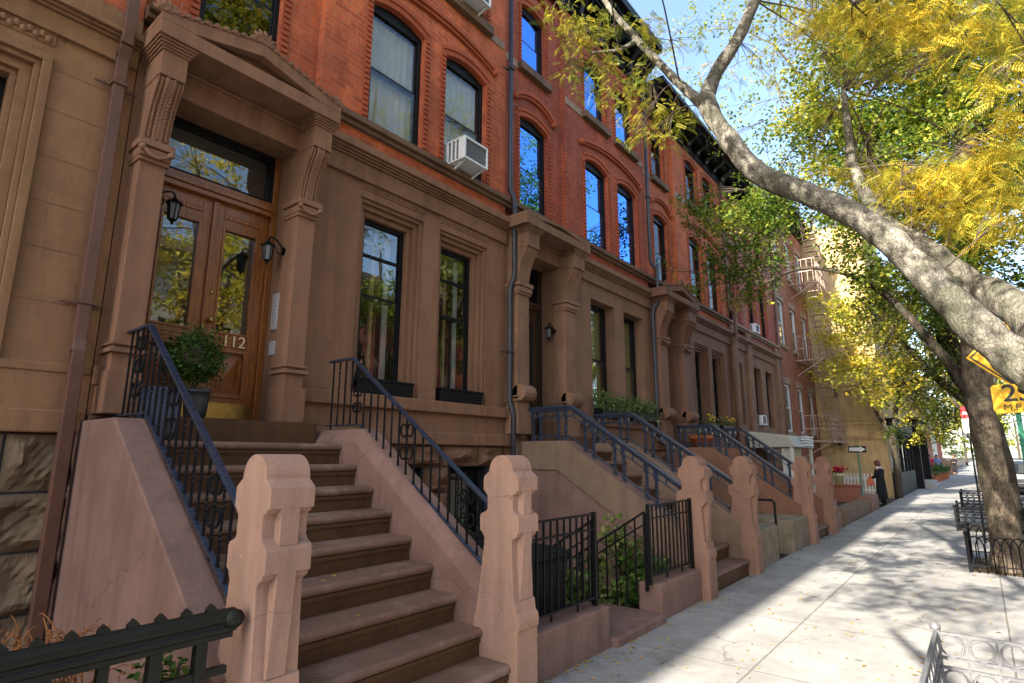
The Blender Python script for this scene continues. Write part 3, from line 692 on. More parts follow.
def portal(par, yl, yr, hood, mat, ornate=True, style=0, px=-5.0):
    """pilasters with consoles carrying a pedimented hood"""
    for a, b in (yl, yr):
        m = MB()
        m.box(WX - .05, px, a, b, 1.84, 4.06); m.box(WX - .05, px + .03, a - .02, b + .02, 1.842, 2.16)
        m.box(WX - .05, px + .045, a - .03, b + .03, 2.30, 2.335); m.box(WX - .05, px + .03, a - .02, b + .02, 2.36, 2.385)
        m.box(WX - .05, px + .03, a - .015, b + .015, 3.88, 3.915); m.box(WX - .05, px + .05, a - .02, b + .02, 3.915, 3.99); m.box(WX - .05, px + .065, a - .035, b + .035, 4.0, 4.06)
        if style == 1: m.lathe([(.12, a), (.12, b)], (px + .02, 0, 2.42), 14, 'y')
        m.build('pilaster', mat, par, bevel=.006)
        c = MB()
        prof = [(WX - .04, 4.06), (px + .0, 4.06), (px + .02, 4.2), (px + .055, 4.33), (px + .11, 4.44), (px + .155, 4.52), (px + .17, 4.58), (WX - .04, 4.58)]
        c.prism(prof, 'y', a + .005, b - .005)
        c.box(WX - .04, px + .20, a, b, 4.582, 4.80)
        for k in range(4): c.box(WX - .04, px + .213 + .015 * k, a - .013 - .013 * k, b + .013 + .013 * k, 4.80 + .021 * k, 4.8203 + .021 * k)
        # raised ribs and bead rows on the console front
        path = [(px + .004, 4.09), (px + .025, 4.2), (px + .06, 4.33), (px + .115, 4.44), (px + .162, 4.525), (px + .174, 4.57)]
        w_ = b - a
        if ornate:
            for f, r_ in ((.18, .012), (.82, .012), (.5, .02)):
                c.tube(smooth_path([(x_, a + w_ * f, z_) for x_, z_ in path], 3), r_, 6)
            for f in (.035, .965):
                sp = smooth_path([(x_, a + w_ * f, z_) for x_, z_ in path], 6)
                for p in sp: c.ball((p.x + .004, p.y, p.z), .009, 6)
            sp = smooth_path([(x_, a + w_ * .5, z_) for x_, z_ in path], 4)
            for i, p in enumerate(sp):
                for sg in (-1, 1): c.ball((p.x + .006, p.y + sg * w_ * .13, p.z), .022, 6, (.6, 1, 1.2))
            # swag on the capital
            c.tube(bez((px + .06, a, 3.975), (px + .085, a + w_ * .3, 3.885), (px + .085, a + w_ * .7, 3.885), (px + .06, b, 3.975), 10), .016, 6)
            for e in (a - .01, b + .01): c.ball((px + .06, e, 3.975), .028, 8)
        c.build('console', mat, par, bevel=.004)
    h0, h1 = hood; yc = (h0 + h1) / 2; X = px + .28
    m = MB(); zf = 4.885; zt = 5.012; ze = 5.07; pk = 5.29 if ornate else 5.12; ty = .26
    m.box(WX - .05, X, h0, h1, zf, zt)
    m.prism([(h0 + .1, zt + .001), (h1 - .1, zt + .001), (yc, pk - .06)], 'x', WX - .05, X - .13)
    tp = zt + .15 if ornate else zt + .07
    m.prism([(h0, zt + .001), (h0 + ty, zt + .001), (yc, tp), (yc, pk), (h0, ze)], 'x', WX - .05, X - .001)
    m.prism([(h1, zt + .001), (h1, ze), (yc, pk), (yc, tp), (h1 - ty, zt + .001)], 'x', WX - .05, X - .001)
    hi = pk
    m.box(WX - .05, -5.09, yl[1] - .05, yr[0] + .05, 4.622, zf - .001); m.box(WX - .05, -5.06, yl[1] - .05, yr[0] + .05, 4.845, 4.875)
    m.build('hood', mat, par, bevel=.005)
    if ornate:
        s = MB(); n = 11
        for sg in (0, 1):
            for i in range(n):
                f = (i + .5) / n; y = h0 + (yc - h0) * f if sg == 0 else h1 + (yc - h1) * f; z = ze + (hi - ze) * f
                s.prism([(y + .036 * math.cos(t_), z + .036 * math.sin(t_) * 1.25) for t_ in [math.pi * k / 6 for k in range(7)]], 'x', X - .06, X + .008)
                s.ball((X + .008, y, z + .02), .013, 6)
        for y, z, r_ in ((yc, hi, .13), (h0 + .05, ze, .12), (h1 - .05, ze, .10)):
            for k in range(7):
                a_ = math.pi * (k + .5) / 7
                s.tube([(X - .02, y + .02 * math.cos(a_), z), (X - .015, y + r_ * .7 * math.cos(a_), z + r_ * .75 * math.sin(a_)), (X - .02, y + r_ * math.cos(a_), z + r_ * 1.1 * math.sin(a_))], [.012, .024, .010], 6)
        s.build('antefix', mat, par)

def stone_storey(par, y0, y1, mat, holes, xtra_y0=None, door=None, trimmed=True, base_mat='rough2', base_holes=(), res=(6, 5), panels=True, seed=3, base_from=None):
    m = MB(); hs = [(a, b, c, d) for a, b, c, d in holes]
    if door: hs.append((door[0], door[1], 1.845, 4.63))
    wall_face(m, WX, y0 + .002, y1 - .002, 1.83, 4.93, hs, .28)
    if door:
        X = WX - .28; m.add([(X, door[0] - .3, 1.83), (X, door[1] + .3, 1.83), (X, door[1] + .3, 1.845), (X, door[0] - .3, 1.845)], [(0, 1, 2, 3)])
        m.box(-5.62, WX - .1, door[0], door[1], 4.631, 4.75)
    m.build('stone_wall', mat, par, recalc=False)
    for a, b, c, d in holes:
        t = MB()
        if trimmed:
            ins = [0, .045, .10, .16]; dep = [.03, .075, .13]
            for i in range(3):
                X = WX - dep[i]
                t.box(WX - .27, X, a + ins[i] + .001, a + ins[i + 1], c + .002, d - ins[i + 1]); t.box(WX - .27, X, b - ins[i + 1], b - ins[i] - .001, c + .002, d - ins[i + 1])
                t.box(WX - .27, X, a + ins[i] + .001, b - ins[i] - .001, d - ins[i + 1], d - ins[i] - .001)
        if panels:
            t.box(WX - .02, WX + .012, a + .0, b - .0, 4.575, 4.665)
            for k in range(18):
                y = a + .04 + (b - a - .08) * k / 17; t.ball((WX + .012, y, 4.62), .026, 6, (.7, 1, 1.1))
        if t.v: t.build('window_surround', mat, par, bevel=.004)
    xa = xtra_y0 if xtra_y0 is not None else y0
    c = MB()
    moulding(c, xa + .003, y1 - .003, [(4.655, 4.86, .05), (4.861, 4.885, .08), (4.886, 4.91, .105), (4.911, 4.94, .13), (4.941, 5.035, .165), (5.036, 5.055, .13)])
    c.build('stone_cornice', mat, par, bevel=.008)
    spans = [((base_from or y0) + .003, y1 - .003)] if not door else [(y0 + .003, door[0] - .03), (door[1] + .03, y1 - .003)]
    for a_, b_ in spans:
        l = MB(); moulding(l, a_, b_, [(2.06, 2.207, .07)]); l.build('ledge', mat, par, bevel=.014)
    l = MB(); moulding(l, (base_from or y0) + .003, y1 - .003, [(1.67, 1.83, .05)]); l.build('ledge', mat, par, bevel=.014)
    bk = MB(); wall_face(bk, WX - .03, y0 + .002, y1 - .002, -.1, 1.675, list(base_holes), .2); bk.build('basement_backing', 'beam', par, recalc=False)
    rough_base(par, (base_from or y0) + .01, y1 - .01, [(-.08, .40), (.40, .80), (.80, 1.10), (1.10, 1.405), (1.405, 1.67)], list(base_holes), base_mat, res, seed=seed)

def panel_door(par, a, b, z0, z1, x, mat, ornate=True, trans=(4.10, 4.63), glass='glass', hallcol='hallway'):
    fr = MB()
    fr.box(x - .1, x, a, a + .06, z0, 4.628); fr.box(x - .1, x, b - .06, b, z0, 4.628)
    fr.box(x - .1, x + .03, a + .06, b - .06, z1, z1 + .05); fr.box(x - .1, x + .05, a + .06, b - .06, z1 + .051, z1 + .10); fr.box(x - .1, x + .02, a + .06, b - .06, z1 + .101, trans[0])
    fr.build('door_frame', mat, par, bevel=.006)
    tf = MB(); tf.box(x - .09, x - .01, a + .06, b - .06, trans[1] - .07, trans[1] - .002); tf.box(x - .09, x - .01, b - .11, b - .06, trans[0], trans[1] - .07); tf.box(x - .09, x - .01, a + .06, a + .11, trans[0], trans[1] - .07); tf.box(x - .09, x - .01, a + .11, b - .11, trans[0], trans[0] + .03)
    to = tf.build('transom', 'black', par); MB().box(x - .06, x - .055, a + .11, b - .11, trans[0] + .03, trans[1] - .07).build('pane', glass, to)
    MB().lathe([(.05, 0), (.06, .02), (.03, .05)], (x - .5, (a + b) / 2 - .1, 4.36), 12).build('ceiling_lamp', 'white', to)
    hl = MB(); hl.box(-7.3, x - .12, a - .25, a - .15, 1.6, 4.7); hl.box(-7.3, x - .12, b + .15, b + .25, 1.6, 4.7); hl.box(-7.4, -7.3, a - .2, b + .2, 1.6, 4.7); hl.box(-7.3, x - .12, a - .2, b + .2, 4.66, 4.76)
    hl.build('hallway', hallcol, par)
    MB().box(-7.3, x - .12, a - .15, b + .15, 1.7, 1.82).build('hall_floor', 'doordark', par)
    mid = (a + b) / 2
    for s_, (p, q) in enumerate(((a + .063, mid - .003), (mid + .003, b - .063))):
        d = MB(); xo = x - .03; st = .10
        d.box(xo - .05, xo, p, p + st, z0 + .02, z1); d.box(xo - .05, xo, q - st, q, z0 + .02, z1)
        d.box(xo - .05, xo - .001, p + st, q - st, z1 - .24, z1); d.box(xo - .05, xo - .001, p + st, q - st, z0 + .02, z0 + .22)
        d.box(xo - .05, xo - .001, p + st, q - st, z0 + .68, z0 + .82)
        # lower panel: raised pyramid with bolection moulding
        ya, yb, za, zb = p + st, q - st, z0 + .22, z0 + .68
        d.box(xo - .045, xo - .03, ya, yb, za, zb)
        d.add([(xo - .028, ya + .05, za + .05), (xo - .028, yb - .05, za + .05), (xo - .028, yb - .05, zb - .05), (xo - .028, ya + .05, zb - .05), (xo + .012, (ya + yb) / 2, (za + zb) / 2)], [(0, 1, 4), (1, 2, 4), (2, 3, 4), (3, 0, 4)])
        for u in (ya, yb - .03): d.box(xo - .04, xo + .014, u, u + .03, za, zb)
        for u in (za, zb - .03): d.box(xo - .04, xo + .0135, ya + .03, yb - .03, u, u + .03)
        # glazed upper panel moulding
        gz0, gz1 = z0 + .82, z1 - .24
        for u in (ya, yb - .022): d.box(xo - .04, xo + .01, u, u + .022, gz0, gz1)
        for u in (gz0, gz1 - .022): d.box(xo - .04, xo + .0095, ya + .022, yb - .022, u, u + .022)
        if ornate:
            for k in range(9):
                y = ya + (yb - ya) * (k + .5) / 9
                d.lathe([(.026, 0), (.026, .008), (.016, .012)], (xo, y, z1 - .13), 8, 'x')
            for k in range(3): d.box(xo, xo + .006, ya, yb, z0 + .70 + k * .035, z0 + .715 + k * .035)
        if s_ == 1: d.box(xo, xo + .03, p - .018, p + .03, z0 + .05, z1 - .02)
        do = d.build('door', mat, par, bevel=.004)
        MB().box(xo - .03, xo - .025, ya + .02, yb - .02, gz0 + .02, gz1 - .02).build('pane', glass, do)
        if ornate: MB().box(xo + .002, xo + .006, p + .02, q - .02, z0 + .03, z0 + .17).build('kick_plate', 'brass', do)
        if s_ == 1:
            MB().lathe([(.026, 0), (.026, .008), (.010, .012), (.010, .035), (.026, .045), (.030, .06), (.018, .075)], (xo + .03, p + .045, z0 + .92), 12, 'x').build('knob', 'brass', do, True)
            MB().lathe([(.018, 0), (.018, .01), (.012, .014)], (xo, p + .055, z0 + 1.2), 10, 'x').build('lock', 'brass', do, True)
            if ornate: text_mesh('112', .155, .005, do, 'gold', 'house_number', face_x(xo + .016, (p + q) / 2 + .03, z0 + .755), bold=0)

# ================================================================== HOUSES
# ---- tan sandstone house at the left edge
h0 = thing('sandstone_house', 'tan sandstone house wall at the left edge beside the brown drainpipe', 'house', (WX, -3.6, 0))
m = MB(); holes0 = [(-.55, .80, 2.2, 4.54)]
wall_face(m, WX, -3.6, 1.345, 1.83, 5.0, holes0, .3)
m.build('stone_wall', 'tan', h0, recalc=False)
t = MB(); a, b, c, d = holes0[0]
for i, (i0, i1, dp) in enumerate(((0, .06, -.035), (.06, .10, .0), (.10, .17, .05), (.17, .21, .09))):
    X = WX - dp
    for u0, u1 in ((a + i0 + .001, a + i1), (b - i1, b - i0 - .001)): t.box(WX - .29, X, u0, u1, c, d - i1)
    t.box(WX - .29, X, a + i0 + .001, b - i0 - .001, d - i1, d - i0 - .001)
t.box(WX - .02, WX + .01, a, b, 4.63, 4.735)
for k in range(34):
    y = a + .05 + (b - a - .1) * k / 33; t.ball((WX + .012, y, 4.68 + .012 * (-1) ** k), .03, 6, (.8, .9, 1.1))
t.build('window_surround', 'tan', h0, bevel=.004)
sash_window(h0, a + .21, b - .21, c, d - .21, WX - .20, 'glass', 'black', .075, .52, (3.2, 'greyblind'))
c_ = MB(); moulding(c_, -3.6, 1.34, [(4.73, 4.90, .04), (4.901, 4.922, .07), (4.923, 4.945, .10), (4.946, 4.99, .135), (4.991, 5.20, .03)]); c_.build('stone_cornice', 'tan', h0, bevel=.006)
l = MB(); moulding(l, -3.6, 1.34, [(1.695, 1.86, .045), (2.13, 2.20, .012)]); l.build('ledge', 'tan', h0, bevel=.012)
for z in (2.64, 3.035, 3.385, 3.74, 4.12, 4.45): MB().box(WX - .004, WX + .0015, .81, 1.34, z, z + .005).build('ashlar_joint', 'sillstone', h0)
bk = MB(); bk.box(WX - .2, WX - .03, -3.6, 1.34, -.1, 1.69); bk.build('basement_backing', 'beam', h0)
rough_base(h0, -3.6, 1.34, [(-.08, .47), (.47, .88), (.88, 1.28), (1.28, 1.69)], [], 'rough', (14, 10), seed=5)
u = MB(); wall_face(u, WX - .02, -3.6, 1.345, 5.0, 10.4, [(-.3, .55, 5.6, 7.2)], .2); u.build('upper_wall', 'brick', h0, recalc=False)
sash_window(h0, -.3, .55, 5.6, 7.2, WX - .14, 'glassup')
house_shell(h0, -3.6, 1.34, 10.6)
cornice(h0, -3.6, 1.34, 10.1, 10.8)

# ---- number 112
Y1, Y2, Y3, Y4, Y5, Y6 = 1.35, 6.27, 11.18, 16.32, 21.62, 27.3
h1 = thing('brownstone_house', 'house with door 112, chocolate stone below bright orange-red brick', 'house', (WX, Y1, 0), 'row houses')
stone_storey(h1, Y1, Y2, 'stucco', [(3.67, 4.64, 2.21, 4.48), (4.92, 5.87, 2.21, 4.48)], 2.98, (1.585, 2.81), True, 'rough2',
             [(4.10, 4.78, -.05, 1.40), (5.22, 5.98, -.05, 1.40)], (9, 7), True, 7)
portal(h1, (1.40, 1.595), (2.80, 2.995), (1.335, 3.03), 'portal')
panel_door(h1, 1.587, 2.808, 1.845, 3.95, -5.43, 'door')
w1 = sash_window(h1, 3.83, 4.48, 2.35, 4.32, WX - .19, 'glass', 'black', .05, .52, None, 'shutters', [3.88])
w2 = sash_window(h1, 5.08, 5.71, 2.35, 4.32, WX - .19, 'glass', 'black', .05, .52, None, 'shutters', [3.88])
for a, b in ((4.10, 4.78), (5.22, 5.98)):
    g = sash_window(h1, a + .04, b - .04, 0.0, 1.36, WX - .20, 'glass', 'black', .05, .5, (.1, 'cream'), name='basement_window')
    gr = MB()
    for k in range(7):
        y = a + .07 + (b - a - .14) * k / 6; gr.tube([(WX - .06, y, .02), (WX - .06, y, 1.34)], .009, 6)
    for z in (.12, .75, 1.24): gr.box(WX - .072, WX - .048, a + .02, b - .02, z, z + .022)
    for yy in ((a + b) / 2 - .12, (a + b) / 2 + .12):
        for zz in (.35, .95):
            gr.tube([(WX - .045, yy + .09 * math.cos(q) * (1 - q / 14), zz + .13 * math.sin(q) * (1 - q / 14)) for q in [k * .5 for k in range(20)]], .008, 5)
    gr.build('window_grille', 'iron', h1)
W2 = [(1.80, 2.60), (3.69, 4.55), (4.945, 5.80)]; W3 = [(1.85, 2.55), (3.72, 4.52), (4.97, 5.77)]
brick_floors(h1, Y1, Y2, 'brick', 'brickmould', 10.5, W2, W3, [(6.5, 'greyblind'), (5.5, 'cream'), (5.5, 'cream')], [None, None, None], glass='glassclear', split=1.70)
house_shell(h1, Y1, Y2, 10.7)
cornice(h1, Y1, Y2, 9.98, 10.85)

def off(ws, dy): return [(a + dy, b + dy) for a, b in ws]
# ---- second house
h2 = thing('brownstone_house', 'red brick house with plain low-pitched hood between the two grey drainpipes', 'house', (WX, Y2, 0), 'row houses')
stone_storey(h2, Y2, Y3, 'stucco2', [(8.74, 9.62, 2.21, 4.37), (10.00, 10.86, 2.21, 4.37)], 7.9, (6.60, 7.59), False, 'rough2', [(9.1, 9.8, -.05, 1.4)], (5, 4), False, 9)
portal(h2, (6.33, 6.61), (7.58, 7.90), (6.20, 7.97), 'stucco2', False, 1)
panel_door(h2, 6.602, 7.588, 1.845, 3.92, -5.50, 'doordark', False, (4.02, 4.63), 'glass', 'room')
for a, b in ((8.74, 9.62), (10.00, 10.86)): sash_window(h2, a + .02, b - .02, 2.24, 4.35, WX - .20, 'glass', 'black', .06, .5, (2.3, 'greenblind'))
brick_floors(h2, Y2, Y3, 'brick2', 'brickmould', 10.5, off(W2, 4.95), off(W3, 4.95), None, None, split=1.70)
house_shell(h2, Y2, Y3, 10.7); cornice(h2, Y2, Y3, 9.98, 10.85)
# ---- third house
h3 = thing('brownstone_house', 'red brick house with shell-topped hood and terracotta pot on its stoop', 'house', (WX, Y3, 0), 'row houses')
stone_storey(h3, Y3, Y4, 'stucco3', [(13.66, 14.60, 2.21, 4.33), (14.86, 15.84, 2.21, 4.33)], 12.86, (11.57, 12.43), True, 'rough2', [(14, 14.8, -.05, 1.4)], (4, 3), False, 11)
portal(h3, (11.2, 11.58), (12.42, 12.84), (11.02, 12.88), 'stucco3', True, 1)
panel_door(h3, 11.572, 12.428, 1.845, 3.92, -5.55, 'doordark', False, (4.02, 4.63), 'glass', 'room')
for a, b in ((13.66, 14.60), (14.86, 15.84)): sash_window(h3, a + .17, b - .17, 2.24, 4.16, WX - .20, 'glassdark', 'black', .05, .5)
brick_floors(h3, Y3, Y4, 'brick', 'brickmould', 9.75, off(W2, 10.0), [(a, b) for a, b in off(W3, 10.0)], None, None, split=1.72, glass='glassdark')
house_shell(h3, Y3, Y4, 9.85); cornice(h3, Y3, Y4, 9.62, 10.1, .6)
# ---- fourth house
h4 = thing('brownstone_house', 'pinkish brick house with an air conditioner under the leaves, no stoop', 'house', (WX, Y4, 0), 'row houses')
stone_storey(h4, Y4, Y5, 'stucco2', [(16.85, 17.4, 2.45, 4.25), (18.5, 19.3, 2.45, 4.3), (19.8, 20.6, 2.45, 4.3)], Y4, None, False, 'rough2', [], (4, 3), False, 13)
for a, b in ((16.85, 17.4), (18.5, 19.3), (19.8, 20.6)): sash_window(h4, a + .02, b - .02, 2.45, 4.28, WX - .16, 'glassdark', 'black', .045, .5)
for y in (Y4 + .02, 17.75, 21.0): MB().box(WX - .05, WX + .10, y, y + .45, -.05, 5.25).build('stone_pier', 'stucco2', h4, bevel=.01)
brick_floors(h4, Y4, Y5, 'brick3', 'brickmould', 9.75, [(16.75, 17.4), (18.45, 19.2), (19.75, 20.5)], [(16.8, 17.4), (18.45, 19.2), (19.75, 20.5)], None, None, 'bandstone', 1.4, glass='glassdark')
house_shell(h4, Y4, Y5, 9.85); cornice(h4, Y4, Y5, 9.62, 10.1, .6)
# ---- flat brick house with pale windows
h5 = thing('flat_brick_house', 'plain brown brick house with pale window frames beside the fire escape', 'house', (WX, Y5, 0))
wn = [(22.15, 23.0), (24.05, 24.9), (25.95, 26.8)]; m = MB(); hs = [(a, b, z0, z1) for a, b in wn for z0, z1 in ((2.4, 4.15), (5.6, 7.35), (8.6, 10.2))]
wall_face(m, WX, Y5 + .003, Y6 - .003, -.1, 11.4, hs, .14); m.build('brick_wall', 'brick4', h5, recalc=False)
for a, b, z0, z1 in hs: MB().box(WX - .1, WX + .05, a - .1, b + .1, z0 - .12, z0 - .001).build('sill', 'bandstone', h5); MB().box(WX - .1, WX + .012, a - .1, b + .1, z1 + .001, z1 + .24).build('lintel', 'bandstone', h5)
for a, b, z0, z1 in hs: sash_window(h5, a, b, z0, z1, WX - .05, 'glass', 'white', .09, .5, (z0 + .7, 'cream'))
house_shell(h5, Y5, Y6, 11.5, mat='brick4'); cornice(h5, Y5, Y6, 11.0, 11.6, .5)

# ================================================================== STOOPS
def pier_mesh(par, y0, y1, xc=-2.615, mat='pier', name='newel_pier'):
    """slab newel: rounded head, two swellings, flared foot; street face carved with a double cross"""
    front = [(.150, -.06), (.147, .415), (.158, .432), (.163, .47), (.157, .508), (.135, .53), (.128, .598), (.112, .606), (.098, .975), (.104, .99), (.138, 1.012), (.142, 1.03), (.160, 1.034), (.160, 1.13), (.150, 1.15), (.118, 1.165),
             (.104, 1.185), (.103, 1.265), (.108, 1.282), (.132, 1.292), (.135, 1.306), (.156, 1.310), (.156, 1.402), (.106, 1.438)]
    dome = [(.105 * math.cos(a), 1.444 + .106 * math.sin(a)) for a in [math.pi * k / 18 for k in range(1, 18)]]
    back = [(-.106, 1.438), (-.158, 1.40), (-.160, 1.31), (-.135, 1.29), (-.12, 1.27), (-.12, 1.18), (-.135, 1.165), (-.180, 1.148), (-.188, 1.13), (-.188, 1.035), (-.165, 1.02), (-.147, .985), (-.15, .93), (-.195, .62), (-.215, .50), (-.235, .45), (-.235, -.06)]
    m = MB(); P = lambda pts: [(xc + u, v) for u, v in pts]
    m.prism(P(front + dome + back), 'y', y0, y1)
    w_ = y1 - y0; sy0, sy1 = y0 + w_ * .27, y1 - w_ * .31
    m.prism(P([(0, .602), (.128, .602), (.158, 1.0), (.158, 1.06), (0, 1.06)]), 'y', sy0, sy1); m.prism(P([(0, 1.15), (.152, 1.15), (.1545, 1.34), (0, 1.34)]), 'y', sy0, sy1)
    return m.build(name, mat, par, bevel=.004)

def cheek(par, y0, y1, mat, corner, zl, slope, x_lo=-2.66, x_hi=WX - .0, panel=False, inner=+1, chamfer=True, out=None):
    m = MB(); zlo = zl - (x_lo - corner) * slope
    sec = [(x_hi, -.08), (x_lo, -.08), (x_lo, zlo), (corner, zl), (x_hi, zl)]
    if chamfer:
        c = .085
        ya, yb = (y0, y1 - c) if inner > 0 else (y0 + c, y1)
        m.prism(sec, 'y', ya, yb)
        # chamfered inner edge, lower by .12
        yi = yb if inner > 0 else ya; ye = y1 if inner > 0 else y0; k = .11
        vs = []
        for (x, z) in sec[2:]: vs += [(x, yi, z), (x, ye, z - k), (x, ye, -.08), (x, yi, -.08)]
        fs = []
        for i in range(2):
            for q in range(4): fs.append((i * 4 + q, i * 4 + (q + 1) % 4, i * 4 + 4 + (q + 1) % 4, i * 4 + 4 + q))
        fs += [(0, 3, 2, 1), (8, 9, 10, 11)]
        m.add(vs, fs)
    else:
        m.prism(sec, 'y', y0, y1)
    o = m.build('cheek_wall', mat, par, bevel=.012)
    if panel:
        # coping band standing proud, die below it set back: a raised die with a shadow gap
        k = .39; d = MB(); yo = y0 - .03
        d.prism([(x_hi + .02, zl - k + .0), (x_hi + .02, zl - .004), (corner + .002, zl - .004), (x_lo - .02, zlo + .008), (x_lo - .02, zlo - k * 1.05), (corner - .13, zl - k)], 'y', yo, y0 + .05)
        d.build('coping', panel, par, bevel=.006)
    return o
def stairs(par, y0, y1, n=9, run=.2535, x0=-2.574, zz=None):
    z = [.0] + (zz or [(.191 + .1818 * k) for k in range(n)])
    m = MB()
    for k in range(n):
        xa = x0 - run * k - .03; xb = -5.0 if k == n - 1 else x0 - run * (k + 1) - .032
        m.box(-5.0, xa, y0, y1, z[k] - .03 if k else -.08, z[k + 1] - .062)
        m.box(xa - .02, xa + .012, y0 + .001, y1 - .001, z[k + 1] - .09, z[k + 1] - .0625)
    m.box(-5.45, -4.92, y0 + .0, y1, 1.6, 1.84)
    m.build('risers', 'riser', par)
    for k in range(n):
        xa = x0 - run * k; xb = x0 - run * (k + 1) - .03 if k < n - 1 else -4.93
        t = MB(); zt = z[k + 1]; r_ = .03
        prof = [(xb, zt - .06), (xa - r_, zt - .06)] + [(xa - r_ + r_ * math.cos(a), zt - .03 + r_ * math.sin(a)) for a in [-math.pi / 2 + math.pi * i / 6 for i in range(1, 6)]] + [(xa - r_, zt), (xb, zt)]
        t.prism(prof, 'y', y0 - .0, y1 + .0)
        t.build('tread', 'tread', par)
def interp(path, x):
    for (xa, za), (xb, zb) in zip(path[:-1], path[1:]):
        if min(xa, xb) <= x <= max(xa, xb) and xa != xb: return za + (zb - za) * (x - xa) / (xb - xa)
    return path[-1][1]
def scroll(m, x, y, z0, z1, r=.0085):
    h = z1 - z0; n = max(2, round(h / .17)); dz = h / n
    for i in range(n):
        zc = z0 + dz * (i + .5); k = dz * .36
        for sg in (-1, 1):
            pts = []
            for j in range(11):
                a = math.pi * 1.75 * j / 10; rr = k * (1 - .55 * j / 10)
                pts.append((x + sg * (.004 + rr * (1 - math.cos(a)) * .78), y, zc + rr * math.sin(a) * 1.15 + (dz * .12)))
            m.tube([(x, y, zc - dz * .5)] + pts, r, 5)
        m.ball((x, y, zc - dz * .42), .013, 6)
def thin_railing(par, y, top, bot, mat='bluerail'):
    m = MB()
    for (xa, za), (xb, zb) in zip(top[:-1], top[1:]): m.bar((xa, y, za), (xb, y, zb), .042, .022)
    for (xa, za), (xb, zb) in zip(bot[:-1], bot[1:]): m.bar((xa, y, za), (xb, y, zb), .034, .014)
    r = m.build('railing', mat, par, bevel=.003)
    x0, x1 = top[0][0], min(bot[-1][0], top[-1][0]); n = int((x1 - x0) / .098)
    for i in range(n):
        x = x0 + .07 + (x1 - x0 - .10) * i / (n - 1); za, zb = interp(bot, x), interp(top, x) - .008
        b = MB()
        if i % 2 == 0: b.box(x - .0065, x + .0065, y - .0065, y + .0065, za - (.05 if i % 6 == 0 else 0), zb)
        else:   # twisted bar
            seg = 16; vs = []; fs = []
            for k in range(seg + 1):
                f = k / seg; a0 = (max(0, min(1, (f - .12) / .76))) * math.pi * 5
                for q in range(4):
                    a = a0 + q * math.pi / 2 + math.pi / 4; vs.append((x + .0098 * math.cos(a), y + .0098 * math.sin(a), za + (zb - za) * f))
            for k in range(seg):
                for q in range(4): fs.append((k * 4 + q, k * 4 + (q + 1) % 4, k * 4 + 4 + (q + 1) % 4, k * 4 + 4 + q))
            b.add(vs, fs)
        b.build('baluster', 'iron', r)
        if i % 7 == 4:
            s = MB(); scroll(s, x, y, za + .06, zb - .05); s.build('scroll', 'iron', r)
def heavy_railing(par, y, top, bot, mat='bluerail'):
    """cast iron: moulded handrail, under rail, twisted paired balusters, newel at the foot"""
    m = MB()
    for (xa, za), (xb, zb) in zip(top[:-1], top[1:]):
        m.bar((xa, y, za), (xb, y, zb), .105, .03); m.bar((xa, y, za - .03), (xb, y, zb - .03), .075, .034); m.bar((xa, y, za + .02), (xb, y, zb + .02), .065, .014)
        m.bar((xa, y, za - .125), (xb, y, zb - .125), .02, .02)
    for (xa, za), (xb, zb) in zip(bot[:-1], bot[1:]): m.bar((xa, y, za + .06), (xb, y, zb + .06), .022, .022)
    x, z = top[-1]
    m.box(x - .05, x + .012, y - .055, y + .055, z - .10, z + .035); m.box(x - .06, x + .02, y - .06, y + .06, z + .03, z + .05)
    r = m.build('railing', mat, par, bevel=.005)
    def twist(xx, za, zb, rr=.026):
        b = MB(); prof = [(rr * .7, 0)]
        k = int((zb - za) / .034)
        for i in range(k): prof += [(rr * 1.1, (i + .5) / k), (rr * .62, (i + .95) / k)]
        prof += [(rr, 1)]
        b.lathe([(q, za + (zb - za) * f) for q, f in prof], (xx, y, 0), 8)
        b.box(xx - .028, xx + .028, y - .028, y + .028, zb - .005, zb + .10); b.box(xx - .022, xx + .022, y - .022, y + .022, za - .05, za + .03)
        b.build('baluster', mat, r, smooth=False)
    x0, x1 = top[0][0], bot[-1][0]
    n = max(4, int((x1 - x0) / .37)); 
    for i in range(n):
        xc = x0 + .12 + (x1 - x0 - .16) * i / (n - 1)
        for d in (-.062, .062):
            xx = xc + d
            if xx > x1 or xx < x0: continue
            twist(xx, interp(bot, xx) + .02, interp(top, xx) - .14)
        # short studs between the two upper rails
        for d in (.19,):
            xx = xc + d
            if xx < x1: r_ = MB(); zt = interp(top, xx); r_.box(xx - .009, xx + .009, y - .009, y + .009, zt - .12, zt - .045); r_.build('stud', mat, r)

s1 = thing('stoop', 'nearest stoop, pinkish cheek walls and two cross-carved piers, below door 112', 'stoop', (-2.6, 2.375, 0), 'stoops')
stairs(s1, 1.577, 3.126, 9, .2478, -2.515, [.2225 + .1777 * k for k in range(9)])
cheek(s1, 1.30, 1.575, 'cheek', -4.42, 1.785, .70, x_lo=-2.70, inner=+1); cheek(s1, 3.128, 3.38, 'cheek', -4.32, 1.78, .70, x_lo=-2.70, inner=-1)
pier_mesh(s1, 1.357, 1.580); pier_mesh(s1, 3.125, 3.347)
thin_railing(s1, 1.50, [(-5.19, 2.465), (-4.58, 2.465), (-2.85, 1.16)], [(-5.19, 1.83), (-4.44, 1.825), (-2.86, .73)])
thin_railing(s1, 3.25, [(-4.95, 2.455), (-4.57, 2.455), (-2.79, 1.173)], [(-4.95, 1.823), (-4.42, 1.82), (-2.81, .74)])

